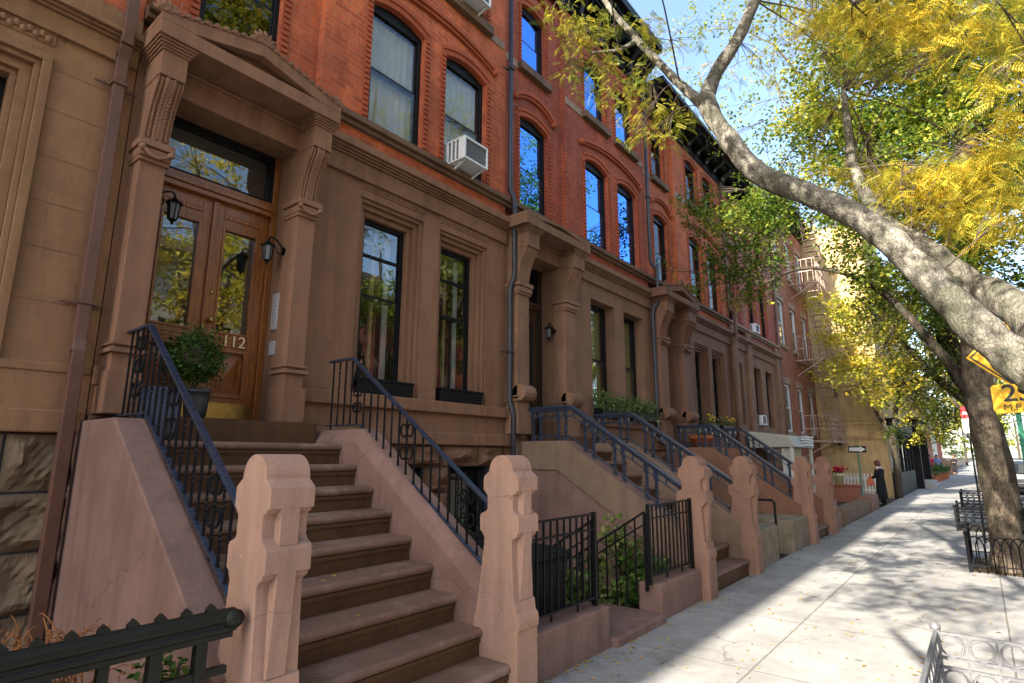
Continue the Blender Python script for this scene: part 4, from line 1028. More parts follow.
s2 = thing('stoop', 'second stoop, bare brown cheek wall with sunken panel and heavy blue-black rails', 'stoop', (-2.6, 7.4, 0), 'stoops')
stairs(s2, 6.76, 8.31)
cheek(s2, 6.51, 6.758, 'cheek', -4.31, 1.745, .655, panel='cheek2', chamfer=False); cheek(s2, 8.312, 8.55, 'cheek2', -4.31, 1.745, .655, chamfer=False)
pier_mesh(s2, 6.53, 6.76, mat='pier2'); pier_mesh(s2, 8.32, 8.55, mat='pier2')
for y in (6.635, 8.43): heavy_railing(s2, y, [(-5.0, 2.205), (-4.28, 2.205), (-2.64, 1.115)], [(-5.0, 1.75), (-4.33, 1.75), (-2.68, .68)])
s3 = thing('stoop', 'third stoop, red-brown cheek wall and a terracotta pot on its landing', 'stoop', (-2.6, 12.6, 0), 'stoops')
stairs(s3, 11.99, 13.60)
cheek(s3, 11.74, 11.988, 'stucco3', -4.25, 1.72, .66, chamfer=False); cheek(s3, 13.602, 13.85, 'stucco3', -4.25, 1.72, .66, chamfer=False)
pier_mesh(s3, 11.78, 12.01, mat='pier2'); pier_mesh(s3, 13.62, 13.85, mat='pier2')
for y in (11.86, 13.72): heavy_railing(s3, y, [(-5.0, 2.165), (-4.22, 2.165), (-2.72, 1.04)], [(-5.0, 1.72), (-4.27, 1.72), (-2.75, .68)])

# ================================================================== FRONT YARDS
def low_wall(y0, y1, z, x0, x1, mat, label, name='low_wall', bev=.02):
    return tag(MB().box(x0, x1, y0, y1, -.06, z).build(name, mat, bevel=bev), label, 'wall')
low_wall(3.36, 4.49, .325, -2.80, -2.555, 'cheek', 'low pinkish-brown wall under the railing right of the nearest stoop')
low_wall(5.48, 6.50, .325, -2.80, -2.555, 'cheek', 'low pinkish-brown wall under the railing left of the second stoop')
tag(MB().box(-3.3, -2.50, 4.50, 5.47, -.06, .075).build('door_slab', 'cheek', bevel=.02), 'flat brown entry slab between the two low railed walls', 'slab')
tag(MB().box(-3.05, -2.56, 8.56, 9.72, -.06, .52).build('stone_block', 'mossy', bevel=.025), 'mossy square stone block beside the fourth carved pier', 'stone block')
tag(MB().box(-3.3, -2.56, 10.62, 11.72, -.06, .50).build('stone_block', 'mossy', bevel=.025), 'mossy stone block with dark stains left of the third stoop', 'stone block')
tag(MB().box(-3.3, -2.57, 13.88, 15.0, -.06, .32).box(-3.3, -2.62, 14.1, 14.9, .321, .62).build('stone_block', 'pier2', bevel=.02), 'stepped brown stone block past the last carved pier', 'stone block')
low_wall(15.9, 19.6, .33, -2.95, -2.62, 'cheek2', 'low brown kerb wall in front of the pinkish house')
low_wall(20.0, 21.5, .40, -2.95, -2.62, 'pier2', 'low brown wall ending beside the waiting woman')

def iron_fence(label, y0, y1, x, z0, z1, dy=.095, posts=True, mid=.125):
    t = thing('iron_fence', label, 'fence', (x, y0, z0), 'black railings on the low walls')
    for a_, b_, c_ in ((.018, z1 - .012, z1), (.012, z1 - mid - .012, z1 - mid), (.014, z0 + .055, z0 + .07)): MB().box(x - a_, x + a_, y0, y1, b_, c_).build('rail', 'iron', t)
    n = int(round((y1 - y0) / dy))
    for i in range(1, n):
        y = y0 + (y1 - y0) * i / n; MB().box(x - .007, x + .007, y - .007, y + .007, z0 + (.0 if i % 4 == 0 else .058), z1 - .012).build('picket', 'iron', t)
    for y in (y0, y1): MB().box(x - .017, x + .017, y - .017, y + .017, z0 - .01, z1 + .012).build('post', 'iron', t)
    return t
iron_fence('black railing on the low wall beside the nearest stoop, bins behind it', 3.39, 4.40, -2.64, .33, 1.065)
iron_fence('black railing on the low wall left of the second stoop', 5.44, 6.50, -2.64, .33, 1.065)
def slope_rail(label, y, pts, drop=.115, post=True):
    t = thing('step_railing', label, 'railing', (pts[0][0], y, 0), 'sloping areaway railings')
    m = MB(); 
    for a, b in zip(pts[:-1], pts[1:]):
        m.bar((a[0], y, a[1]), (b[0], y, b[1]), .03, .016); m.bar((a[0], y, a[1] - drop), (b[0], y, b[1] - drop), .02, .012)
    m.build('rail', 'iron', t)
    x0, x1 = pts[-1][0], pts[0][0]; n = max(2, int(abs(x1 - x0) / .1))
    for i in range(n + 1):
        x = x0 + (x1 - x0) * i / n; zt = interp(pts, x); w_ = .014 if i in (0, n) else .007
        MB().box(x - w_, x + w_, y - w_, y + w_, max(-.06, zt - .74), zt - .006).build('picket' if 0 < i < n else 'post', 'iron', t)
slope_rail('black railing sloping down into the yard by the green plants', 5.42, [(-2.67, 1.0), (-3.55, .46)])
slope_rail('black railing sloping down beside the black rubbish bins', 4.42, [(-2.67, 1.0), (-3.55, .46)])
t = thing('handrail', 'bent black pipe handrail between the mossy stone blocks', 'handrail', (-2.7, 10.3, 0))
m = MB(); m.tube([(-2.72, 10.25, -.05), (-2.72, 10.25, .80), (-2.76, 10.25, .84), (-3.2, 10.25, .84), (-3.9, 10.25, .38)], .02, 8); m.build('pipe', 'iron', t)
MB().tube([(-2.72, 10.25, .42), (-3.2, 10.25, .44), (-3.9, 10.25, 0)], .014, 8).build('pipe', 'iron', t)

# black bins behind the railing
def bin_(label, x, y, rot=0):
    t = thing('rubbish_bin', label, 'bin', (x, y, -.05), 'black rubbish bins')
    m = MB(); m.hexa([(x - .26, y - .27, -.05), (x + .26, y - .27, -.05), (x + .26, y + .27, -.05), (x - .26, y + .27, -.05), (x - .32, y - .33, .72), (x + .32, y - .33, .72), (x + .32, y + .33, .72), (x - .32, y + .33, .72)])
    m.box(x - .335, x + .335, y - .345, y + .345, .69, .725); m.build('body', 'plastic', t, bevel=.02)
    l = MB(); l.hexa([(x - .35, y - .36, .728), (x + .35, y - .36, .728), (x + .35, y + .36, .728), (x - .35, y + .36, .728), (x - .30, y - .31, .80), (x + .28, y - .31, .79), (x + .28, y + .31, .79), (x - .30, y + .31, .80)])
    l.build('lid', 'plastic', t, bevel=.015); MB().tube([(x - .38, y - .25, .70), (x - .38, y + .25, .70)], .018, 8).build('handle', 'plastic', t)
bin_('black rubbish bin behind the railing, nearest to the carved pier', -3.12, 3.92); bin_('black rubbish bin behind the railing, set back by the house wall', -3.85, 4.05)

# planted bed: bushes
def bush(name, label, cl, mat='shrub', leaf=(.055, .03), cat='plant', stems=True, grp=None, base=None):
    x, y = cl[0][0], cl[0][1]
    t = thing(name, label, cat, (x, y, -.05), grp)
    leaves('leaves', cl, mat, t, tpl_leaf(*leaf), 10, .09)
    if stems:
        m = MB()
        for c in cl:
            for k in range(3): m.tube(bez((x + random.uniform(-.05, .05), y + random.uniform(-.05, .05), -.05), (x, y, c[2] * .4), (c[0], c[1], c[2] * .7), (c[0] + random.uniform(-c[3], c[3]) * .6, c[1] + random.uniform(-c[4], c[4]) * .6, c[2] + c[5] * .5), 6), [.012, .011, .01, .009, .008, .006, .004], 5)
        m.build('stems', 'twig', t)
    return t
bush('yard_shrub', 'leafy green shrub in the yard against the second stoop wall', [(-3.3, 6.1, .45, .25, .28, .35, 420, .5), (-3.0, 6.25, .35, .2, .2, .25, 220, .7)], leaf=(.07, .045))
bush('yard_shrub', 'low green shrub behind the second railing, close to the carved pier', [(-2.95, 6.0, .3, .2, .3, .2, 300, .45)], leaf=(.06, .04))
bush('yard_shrub', 'bright green shrub inside the entry beside the sloping railing', [(-3.35, 5.05, .28, .25, .25, .25, 380, .6)], leaf=(.075, .05))
bush('yard_shrub', 'small green shrub at the foot of the nearest low railing', [(-2.98, 3.66, .30, .14, .2, .18, 200, .55)], leaf=(.06, .045))
bush('yard_shrub', 'tall thin plant with reddish leaves rising behind the second railing', [(-3.25, 5.75, .68, .12, .15, .25, 130, .85)], leaf=(.07, .04))
bush('yard_shrub', 'dark leafed plant below the basement window behind the nearest stoop', [(-4.2, 4.4, .5, .2, .35, .35, 380, .4)], leaf=(.09, .045))
bush('yard_shrub', 'green ivy tuft below the cast iron fence by the nearest pier', [(-2.74, 1.12, .62, .07, .12, .14, 220, .45)], leaf=(.045, .03))
tag(MB().box(-3.95, -2.95, 4.62, 4.74, -.06, .14).build('bed_edging', 'greystone', bevel=.01), 'pale stone edging of the planted yard bed', 'edging')
for k, (px_, py_, pz_, ti_, lab_) in enumerate(((-3.15, 4.75, .14, .55, 'low green plant just inside the entry slab'), (-3.5, 5.75, .25, .6, 'bright green plant in the middle of the yard bed'), (-3.2, 5.55, .12, .75, 'yellowing low plant by the foot of the sloping railing'), (-3.75, 5.2, .3, .4, 'dark green plant at the back of the yard bed'), (-2.95, 5.7, .16, .5, 'low green plant just behind the second railing, nearest the entry'), (-3.05, 4.15, .22, .5, 'green plant between the bins and the entry'))):
    bush('yard_plant', lab_, [(px_, py_, pz_, .2, .22, pz_ * .7 + .05, 260, ti_)], leaf=(.07, .045), stems=False)
# dried plant
t = thing('dried_plant', 'dried orange-brown plant at the foot of the tan house', 'plant', (-2.85, .70, .0))
m = MB()
for k in range(150):
    a = random.uniform(0, 6.28); r = random.uniform(.04, .15); h = random.uniform(.03, .17)
    p0 = Vector((-2.85 + random.uniform(-.1, .1), .70 + random.uniform(-.15, .15), .68 + random.uniform(-.06, .12))); p3 = p0 + Vector((math.cos(a) * r, math.sin(a) * r, h * random.uniform(.2, 1)))
    pts = bez(p0, p0 + Vector((0, 0, h * .5)), p3 + Vector((0, 0, h * .3)), p3, 5); m.tube(pts, [.0032, .003, .0028, .0025, .002, .0015], 4)
    if k % 2 == 0:
        for _ in range(3): m.ball(p3 + Vector((random.uniform(-.03, .03), random.uniform(-.03, .03), random.uniform(-.03, .02))), random.uniform(.004, .008), 5)
for k in range(5): m.tube([(-2.85 + .05 * k - .1, .7, -.1), (-2.85 + .03 * k - .06, .7, .75)], .008, 5)
m.build('stems', 'dry', t)

# heavy cast iron fence in front of the tan house
t = thing('cast_iron_fence', 'dark green cast iron fence with pointed studs, ending at the nearest pier', 'fence', (-2.57, 1.2, 0))
x = -2.57; ya, yb = -2.2, 1.30
m = MB(); m.prism([(x - .032, .82), (x + .034, .82), (x + .034, .835), (x + .022, .848), (x + .034, .865), (x + .03, .89), (x + .01, .907), (x - .012, .907), (x - .03, .885)], 'y', ya, yb)
m.box(x - .024, x + .026, ya, yb - .01, .795, .819)
m.build('top_rail', 'greeniron', t, bevel=.004)
m = MB()
k = 0; y = yb - .10
while y > ya:
    m.prism([(y - .019, .905), (y + .019, .905), (y + .019, .918), (y, .937), (y - .019, .918)], 'x', x - .014, x + .01); y -= .0955
m.build('stud', 'greeniron', t)
MB().lathe([(.0, -.03), (.03, -.028), (.038, 0), (.038, .034), (.026, .036), (.022, .044), (.010, .046)], (x + .0, yb - .01, .866), 16, 'x').build('end_knob', 'greeniron', t, True)
MB().box(x - .015, x + .015, ya, yb - .02, .655, .685).build('lower_rail', 'greeniron', t)
for y in (1.17, 1.0, .83, .66, .49, .32, .15):
    p = MB(); wd = .036 if y > .9 else .03
    p.box(x - wd * .62, x + wd * .62, y - wd * .62, y + wd * .62, .64, .796); p.lathe([(.03, .62), (.018, .60), (.034, .57), (.018, .54), (.03, .50), (.038, .46), (.02, .41), (.03, .3), (.018, .1), (.032, .0)], (x, y, 0), 10)
    p.build('baluster', 'greeniron', t, bevel=.003)
MB().box(x - .09, x + .015, ya, 1.34, -.06, .12).build('kerb_stone', 'pier2', t, bevel=.01)

# ================================================================== PIPES, LANTERNS, SMALL THINGS
def pipe(label, mat, segs, brackets, r=.042, square=False):
    p0 = segs[0][0]; t = thing('drainpipe', label, 'drainpipe', p0, 'drainpipes on the facades')
    m = MB()
    for s_ in segs:
        if square:
            for a, b in zip(s_[:-1], s_[1:]): m.bar(a, b, r * 2, r * 1.7, side=(0, 1, 0))
        else: m.tube(s_, r, 12)
    m.build('pipe', mat, t, smooth=not square, bevel=.006 if square else 0)
    for z, y, x in brackets:
        b = MB(); b.box(x - .052, x + .052, y - r - .012, y + r + .012, z - .012, z + .012)
        for sg in (-1, 1):
            b.lathe([(.004, 0), (.022, .006), (.004, .012)], (x - .06, y + sg * (r + .045), z), 8, 'x'); b.tube([(x - .055, y + sg * r, z), (x - .055, y + sg * (r + .085), z + .0)], .008, 6); b.ball((x - .055, y + sg * (r + .09), z), .014, 6, (.6, 1.5, .8))
        b.build('bracket', mat, t)
pipe('brown square drainpipe on the tan sandstone wall', 'pipebrown',
     [[(-5.06, 1.215, 12), (-5.06, 1.215, 4.84), (-5.115, 1.215, 4.74)], [(-5.115, 1.215, 4.78), (-5.115, 1.215, 2.38), (-5.08, 1.215, 2.27)], [(-5.08, 1.215, 2.30), (-5.08, 1.215, -.05)]],
     [(4.50, 1.215, -5.115), (2.66, 1.215, -5.115)], .042, True)
pipe('grey-blue drainpipe between house 112 and the plain-hooded house', 'pipeblue',
     [[(-5.10, 6.27, 9.95), (-5.10, 6.27, 5.52), (-5.06, 6.285, 5.42), (-5.03, 6.29, 5.3), (-5.03, 6.29, 4.15), (-5.05, 6.27, 4.05), (-5.08, 6.25, 3.95), (-5.08, 6.25, 2.30), (-5.05, 6.25, 2.22), (-5.03, 6.28, 2.1), (-5.03, 6.28, -.05)]], [(7.6, 6.27, -5.10), (3.0, 6.25, -5.08)], .037)
pipe('grey-blue drainpipe between the plain-hooded and the shell-hooded house', 'pipeblue',
     [[(-5.08, 11.1, 9.95), (-5.08, 11.1, 5.72), (-5.05, 11.14, 5.62), (-5.0, 11.19, 5.56), (-4.99, 11.2, 5.46), (-4.99, 11.2, 4.85), (-5.01, 11.17, 4.75), (-5.06, 11.1, 4.66), (-5.08, 11.08, 4.5), (-5.08, 11.08, 2.0), (-5.0, 11.08, 1.9), (-4.9, 11.1, 1.75), (-4.9, 11.1, -.05)]], [(7.2, 11.1, -5.08)], .04)
pipe('reddish brown drainpipe at the edge of the pinkish brick house', 'pipebrown',
     [[(-5.10, 16.25, 9.6), (-5.10, 16.25, 5.7), (-5.0, 16.32, 5.6), (-4.98, 16.34, 5.45), (-4.98, 16.34, 4.8), (-5.1, 16.28, 4.6), (-5.1, 16.28, -.05)]], [(7.4, 16.25, -5.10)], .045)
pipe('dark red drainpipe between the pinkish and the flat brick house', 'pipebrown', [[(-5.12, 21.55, 9.6), (-5.12, 21.55, -.05)]], [(6.4, 21.55, -5.12)], .05)

def ac_unit(name, label, y0, y1, z0, z1, xf, xb):
    t = thing(name, label, 'air conditioner', (xb, (y0 + y1) / 2, z0), 'window air conditioners')
    m = MB(); b = .03
    m.box(xb, xf - .02, y0, y1, z1 - .02, z1); m.box(xb, xf - .02, y0 + .001, y1 - .001, z0, z0 + .02)
    for y in (y0, y1 - .015): m.box(xb, xf - .35 + .0, y, y + .015, z0 + .02, z1 - .02); m.box(xf - .12, xf - .02, y, y + .015, z0 + .02, z1 - .02)
    for y in (y0, y1 - b): m.box(xf - .02, xf, y, y + b, z0, z1)
    for z in (z0, z1 - b): m.box(xf - .02, xf, y0 + b, y1 - b, z, z + b)
    for k in range(3):
        for y in (y0 + .002, y1 - .012): m.box(xf - .34 + k * .075, xf - .31 + k * .075, y, y + .01, z0 + .02, z1 - .02)
    m.build('casing', 'acwhite', t, bevel=.004)
    c = MB(); c.box(xb + .05, xf - .03, y0 + .02, y1 - .02, z0 + .03, z1 - .03)
    for k in range(16):
        y = y0 + b + (y1 - y0 - 2 * b) * (k + .5) / 16; c.box(xf - .03, xf - .018, y - .003, y + .003, z0 + b, z1 - b)
    c.build('coil_grille', 'acgrey', t)
    br = MB()
    for y in (y0 + .06, y1 - .06): br.bar((xf - .06, y, z0 - .004), (xb + .04, y, z0 - .16), .03, .012); br.box(xb + .0, xf - .05, y - .015, y + .015, z0 - .014, z0 - .001)
    br.build('bracket', 'acwhite', t)
ac_unit('air_conditioner', 'white air conditioner jutting from the right window above house 112', 5.0, 5.47, 5.43, 5.755, -4.85, -5.36)
ac_unit('air_conditioner', 'white air conditioner cut by the top of the picture', 5.05, 5.55, 8.12, 8.45, -4.9, -5.36)
ac_unit('air_conditioner', 'small white air conditioner in the upper window of the pinkish house', 18.6, 19.05, 5.41, 5.70, -5.05, -5.36)
ac_unit('air_conditioner', 'small white air conditioner in the ground floor window of the pinkish house', 18.65, 19.1, 2.50, 2.80, -5.08, -5.36)

def lantern(label, x, y, z, sg, mat='iron'):
    """wall lantern; sg = direction (along y) it stands off the wall it hangs on"""
    t = thing('wall_lantern', label, 'lantern', (x, y, z), 'wall lanterns by the doors')
    yl = y + sg * .16
    m = MB(); m.lathe([(.045, 0), (.05, .008), (.02, .018)], (x, y, z + .05), 12, 'y'); m.tube(bez((x, y, z + .05), (x, y + sg * .05, z + .16), (x, yl, z + .2), (x, yl, z + .13), 8), .009, 7); m.tube(bez((x, y, z + .03), (x, y + sg * .06, z - .02), (x, y + sg * .1, z + .06), (x, y + sg * .06, z + .07), 8), .006, 6)
    m.build('arm', mat, t)
    h = MB(); h.lathe([(.008, .13), (.014, .12), (.025, .108), (.07, .072), (.074, .066), (.05, .063)], (x, yl, z), 6); h.lathe([(.038, -.08), (.025, -.093), (.010, -.11), (.013, -.118), (.004, -.13)], (x, yl, z), 6)
    for k in range(6):
        a = k * math.pi / 3; h.tube([(x + .05 * math.cos(a), yl + .05 * math.sin(a), z + .067), (x + .036 * math.cos(a), yl + .036 * math.sin(a), z - .08)], .005, 5)
    h.build('housing', mat, t)
    MB().lathe([(.045, .064), (.031, -.078)], (x, yl, z), 6).build('glazing', 'signwhite' if mat != 'iron' else M['frost'], t)
mf, tf_, bf = newmat('frosted_lantern_glass'); bf.inputs['Base Color'].default_value = (.22, .23, .25, 1); bf.inputs['Roughness'].default_value = .12; bf.inputs['Transmission Weight'].default_value = .35; M['frost'] = mf
lantern('black wall lantern right of the wooden door 112', -5.22, 2.80, 3.50, -1)
lantern('black wall lantern left of the wooden door 112, before its glass', -5.20, 1.60, 3.62, +1)
lantern('weathered wall lantern inside the portal of the plain-hooded house', -5.22, 7.58, 3.50, -1)

def plate(name, label, cat, x0, x1, y, z0, z1, rows):
    t = thing(name, label, cat, ((x0 + x1) / 2, y, z0))
    MB().box(x0, x1, y - .014, y + .001, z0, z1).build('plate', 'steel', t, bevel=.003)
    m = MB(); n = rows
    for k in range(n):
        z = z0 + (z1 - z0) * (k + .5) / n; m.box(x0 + .025, x1 - .05, y - .017, y - .0135, z - .008, z + .008); m.lathe([(.006, 0), (.006, .003)], (x1 - .028, y - .0165, z), 8, 'y')
    m.build('button_row', 'galv', t)
plate('intercom_panel', 'tall steel intercom panel right of the wooden door', 'intercom', -5.325, -5.215, 2.80, 2.75, 3.12, 10)
plate('mail_slot', 'small steel plate under the tall intercom panel', 'mail slot', -5.315, -5.215, 2.80, 2.50, 2.635, 3)

# planter boxes in front of the parlour windows
for a, b, lab in ((3.80, 4.52, 'empty black window box below the left parlour window of house 112'), (5.04, 5.76, 'empty black window box below the right parlour window of house 112')):
    t = thing('window_box', lab, 'window box', (WX, a, 2.215), 'black window boxes')
    m = MB(); m.prism([(WX - .22, 2.212), (WX + .01, 2.212), (WX + .03, 2.36), (WX - .22, 2.36)], 'y', a - .03, b + .03); m.build('box', 'black', t, bevel=.006)
    MB().box(WX - .23, WX + .04, a - .04, b + .04, 2.361, 2.385).build('rim', 'black', t, bevel=.005)
for a, b, lab in ((8.72, 9.7, 'window box of white-dotted green plants, left one of the plain-hooded house'), (9.95, 10.95, 'window box of white-dotted green plants, right one of the plain-hooded house')):
    t = thing('planted_window_box', lab, 'window box', (WX, a, 2.22), 'planted window boxes')
    MB().box(WX + .02, WX + .20, a, b, 2.21, 2.36).build('box', 'black', t, bevel=.006)
    leaves('plants', [(WX + .12, a + (b - a) * f, 2.50, .17, .18, .17, 210, .5) for f in (.05, .25, .5, .75, .95)] + [(WX + .22, a + (b - a) * f, 2.33, .08, .12, .12, 60, .5) for f in (.2, .6, .95)], 'flowery', t, tpl_leaf(.05, .026), 7, .09)
for a, b, lab in ((13.7, 14.55, 'window box with orange flowers, left one above the third stoop'), (14.9, 15.75, 'window box with orange flowers, right one above the third stoop')):
    t = thing('planted_window_box', lab, 'window box', (WX, a, 2.22), 'planted window boxes')
    MB().box(WX + .02, WX + .18, a, b, 2.21, 2.32).build('box', 'black', t, bevel=.006)
    leaves('plants', [(WX + .12, a + (b - a) * f, 2.42, .1, .14, .12, 70, .5) for f in (.15, .5, .85)], 'flowery', t, tpl_leaf(.055, .03), 8, .07)
    fl = MB(); [fl.ball((WX + .2 + random.uniform(-.05, .05), random.uniform(a, b), 2.45 + random.uniform(-.06, .1)), .022, 6) for _ in range(9)]; fl.build('flowers', 'yelflower', t)

# clipped shrub in a grey pot, blue planter beside it
t = thing('clipped_shrub', 'round clipped box shrub before the wooden door', 'shrub', (-5.10, 2.03, 1.846))
def shell(c, r, n):
    d = NP.normal(size=(n, 3)); d /= np.linalg.norm(d, axis=1)[:, None]
    lump = 1 + .15 * np.sin(d[:, 0] * 6 + 1) * np.cos(d[:, 1] * 5) + .12 * np.sin(d[:, 2] * 8 + d[:, 0] * 4)
    return d * (r * lump * np.where(NP.uniform(0, 1, n) < .06, 1.22, NP.uniform(.5, 1.04, n) ** .6))[:, None] * np.array([1, 1, 1.05]) + np.array(c), NP.uniform(.05, .45, n)
P_, T_ = shell((-5.10, 2.03, 2.345), .215, 3000); leaves_at('leaves', P_, T_, 'shrub', t, tpl_leaf(.034, .02))
MB().ball((-5.10, 2.03, 2.345), .11, 10).tube([(-5.10, 2.06, 2.0), (-5.10, 2.03, 2.4)], .02, 6).build('stem', 'twig', t)
t = thing('flower_pot', 'grey glazed pot holding the clipped shrub', 'pot', (-5.10, 2.08, 1.846))
MB().lathe([(.0, 1.846), (.075, 1.846), (.085, 1.86), (.098, 2.0), (.10, 2.05), (.11, 2.055), (.11, 2.085), (.09, 2.085), (.085, 2.05), (0, 2.05)], (-5.10, 2.08, 0), 18).build('pot', 'greyglaze', t, True)
t = thing('planter', 'tall square blue planter behind the left stair rail', 'planter', (-4.72, 1.72, 1.65))
x, y = -4.72, 1.66
MB().hexa([(x - .10, y - .09, 1.655), (x + .10, y - .09, 1.655), (x + .10, y + .10, 1.655), (x - .10, y + .10, 1.655), (x - .13, y - .095, 2.02), (x + .13, y - .095, 2.02), (x + .13, y + .13, 2.02), (x - .13, y + .13, 2.02)]).build('pot', 'blueglaze', t, bevel=.012)
MB().box(x - .14, x + .14, y - .10, y + .14, 2.0, 2.03).build('rim', 'blueglaze', t, bevel=.006)
t = thing('flower_pot', 'terracotta pot on the landing of the third stoop', 'pot', (-4.62, 12.02, 1.645))
c = (-4.66, 12.3, 0)
MB().lathe([(0, 1.65), (.16, 1.65), (.22, 1.90), (.25, 1.90), (.255, 1.98), (.22, 1.98), (.2, 1.94), (0, 1.94)], c, 18).build('pot', 'terracotta', t, True)
leaves('plants', [(c[0], c[1], 2.1, .14, .14, .14, 120, .5)], 'shrub', t, tpl_leaf(.06, .03), 8, .07)
# a fallen leaf or two, litter on steps and pavement

# ================================================================== CORNER BUILDING AND WHAT STANDS BEFORE IT
yb = thing('corner_building', 'yellow painted corner building with blind window recesses and a black shop front', 'building', (-2.85, 27.45, 0))
YX = -2.85
m = MB()
# side wall facing the camera, with two tall blind recesses
def face_y(mb, y, x0, x1, z0, z1, holes, dep):
    xs = sorted({x0, x1, *[h[0] for h in holes], *[h[1] for h in holes]}); zs = sorted({z0, z1, *[h[2] for h in holes], *[h[3] for h in holes]})
    for i in range(len(xs) - 1):
        for k in range(len(zs) - 1):
            a, b, c, d = xs[i], xs[i + 1], zs[k], zs[k + 1]
            inh = any(h[0] < (a + b) / 2 < h[1] and h[2] < (c + d) / 2 < h[3] for h in holes); Y = y + dep if inh else y
            mb.add([(a, Y, c), (b, Y, c), (b, Y, d), (a, Y, d)], [(0, 1, 2, 3)])
    for a, b, c, d in holes:
        Y = y + dep
        mb.add([(a, y, c), (a, y, d), (a, Y, d), (a, Y, c)], [(0, 1, 2, 3)]); mb.add([(b, y, c), (b, Y, c), (b, Y, d), (b, y, d)], [(0, 1, 2, 3)])
        mb.add([(a, y, d), (b, y, d), (b, Y, d), (a, Y, d)], [(0, 1, 2, 3)]); mb.add([(a, y, c), (a, Y, c), (b, Y, c), (b, y, c)], [(0, 1, 2, 3)])
face_y(m, 27.45, -14, YX, -.1, 11.5, [(-4.15, -3.62, 3.15, 4.25), (-4.15, -3.62, 6.1, 7.9), (-4.15, -3.62, 9.1, 10.6)], .12)
wall_face(m, YX, 27.45, 46, 3.1, 11.5, [(a, a + 1.1, z, z + 1.9) for a in (29, 32, 35, 38, 41, 44) for z in (4.0, 7.4)], .2)
wall_face(m, YX, 27.45, 46, -.1, 3.1, [(28.3, 34.5, .95, 2.5), (35.6, 41.5, .1, 2.9)], .5)
m.build('wall', 'yellow', yb, recalc=False)
s = MB()
for z, p in ((2.25, .05), (2.85, .07), (3.02, .05), (4.45, .06), (5.7, .09)): s.box(-5.6, YX + p, 27.45 - p, 27.44, z, z + .09)
s.box(-4.3, -3.45, 27.33, 27.44, 2.34, 2.62)
s.build('string_course', 'yellow', yb)
MB().box(-14, YX, 27.5, 46, 11.5, 11.7).build('roof', 'beam', yb)
MB().box(-7, -6.9, 27.6, 45.9, 0, 11.4).build('interior', 'room', yb)
for a in (29, 32, 35, 38, 41, 44):
    for z in (4.0, 7.4): sash_window(yb, a, a + 1.1, z, z + 1.9, YX - .1, 'glass', 'black')
sf = MB()
sf.box(YX, YX + .30, 28.0, 34.7, 2.5, 2.62); sf.box(YX, YX + .38, 27.95, 34.75, 2.62, 3.02); sf.box(YX, YX + .46, 27.9, 34.8, 3.02, 3.1)
sf.box(YX - .05, YX + .30, 28.05, 34.7, -.05, .92)
for y in (28.06, 29.6, 31.2, 32.8, 34.6): sf.box(YX + .2, YX + .30, y, y + .09, .92, 2.5)
sf.build('shop_front', 'plastic', yb, bevel=.01)
MB().box(YX + .235, YX + .245, 28.1, 34.6, .93, 2.49).build('shop_window', 'glass', yb)
MB().box(YX - .45, YX - .4, 28.3, 34.5, 1.0, 1.9).build('window_display', 'white', yb)
pt = MB()
for y in (35.4, 41.4): pt.box(YX, YX + .55, y, y + .4, -.05, 2.9)
pt.box(YX, YX + .62, 35.3, 41.9, 2.9, 3.35); pt.box(YX, YX + .75, 35.2, 42.0, 3.35, 3.5)
pt.build('portico', 'plastic', yb, bevel=.02); MB().box(YX - .02, YX + .02, 37.2, 39.4, .3, 2.6).build('door', 'goldpanel', yb)
MB().box(YX - .3, YX + .85, 36.2, 40.5, -.06, .3).box(YX - .3, YX + 1.0, 36.0, 40.7, -.06, .15).build('door_step', 'greystone', yb)
for y in (28.3, 34.9):
    b = MB(); b.tube([(YX + .35, y, 2.2), (YX + .45, y, 2.4), (YX + .45, y, 2.6)], .02, 6); b.lathe([(.02, 2.0), (.10, 2.02), (.13, 2.3), (.02, 2.36)], (YX + .5, y, 0), 8); b.build('shop_lamp', 'black', yb)
# shutters bracket on side wall
for z in (4.35, 3.0, 2.35): tag(MB().box(-4.50, -4.40, 27.15, 27.44, z - .35, z).box(-4.55, -4.36, 27.05, 27.2, z - .1, z - .02).build('wall_bracket', 'iron'), {4.35: 'topmost black bracket on the yellow side wall', 3.0: 'middle black bracket on the yellow side wall', 2.35: 'lowest black bracket on the yellow side wall'}[z], 'bracket', 'black brackets on the yellow wall')

# fire escape on the flat brick house
fe = thing('fire_escape', 'pale pink iron fire escape zigzagging down the flat brick house', 'fire escape', (WX, 26, 2.1))
for z in (2.12, 5.25, 8.35):
    p = MB()
    for k in range(8): x = WX + .04 + .95 * k / 7; p.box(x, x + .035, 24.3, 27.2, z, z + .03)
    p.box(WX, WX + 1.0, 24.3, 24.34, z - .03, z + .001); p.box(WX, WX + 1.0, 27.16, 27.2, z - .03, z + .001); p.box(WX + .985, WX + 1.02, 24.3, 27.2, z - .05, z + .03)
    for y in (24.32, 27.18): p.bar((WX + 1.0, y, z), (WX + .02, y, z - .6), .03, .03)
    p.build('platform', 'rust', fe)
    r = MB()
    for zz in (.45, .95): r.box(WX + .99, WX + 1.015, 24.3, 27.2, z + zz, z + zz + .03); r.box(WX, WX + 1.0, 24.3, 24.325, z + zz, z + zz + .03)
    for k in range(15): y = 24.31 + 2.87 * k / 14; r.box(WX + .995, WX + 1.01, y, y + .016, z, z + .95)
    for k in range(5): x = WX + .1 + .2 * k; r.box(x, x + .016, 24.305, 24.32, z, z + .95)
    r.build('guard_rail', 'rust', fe)
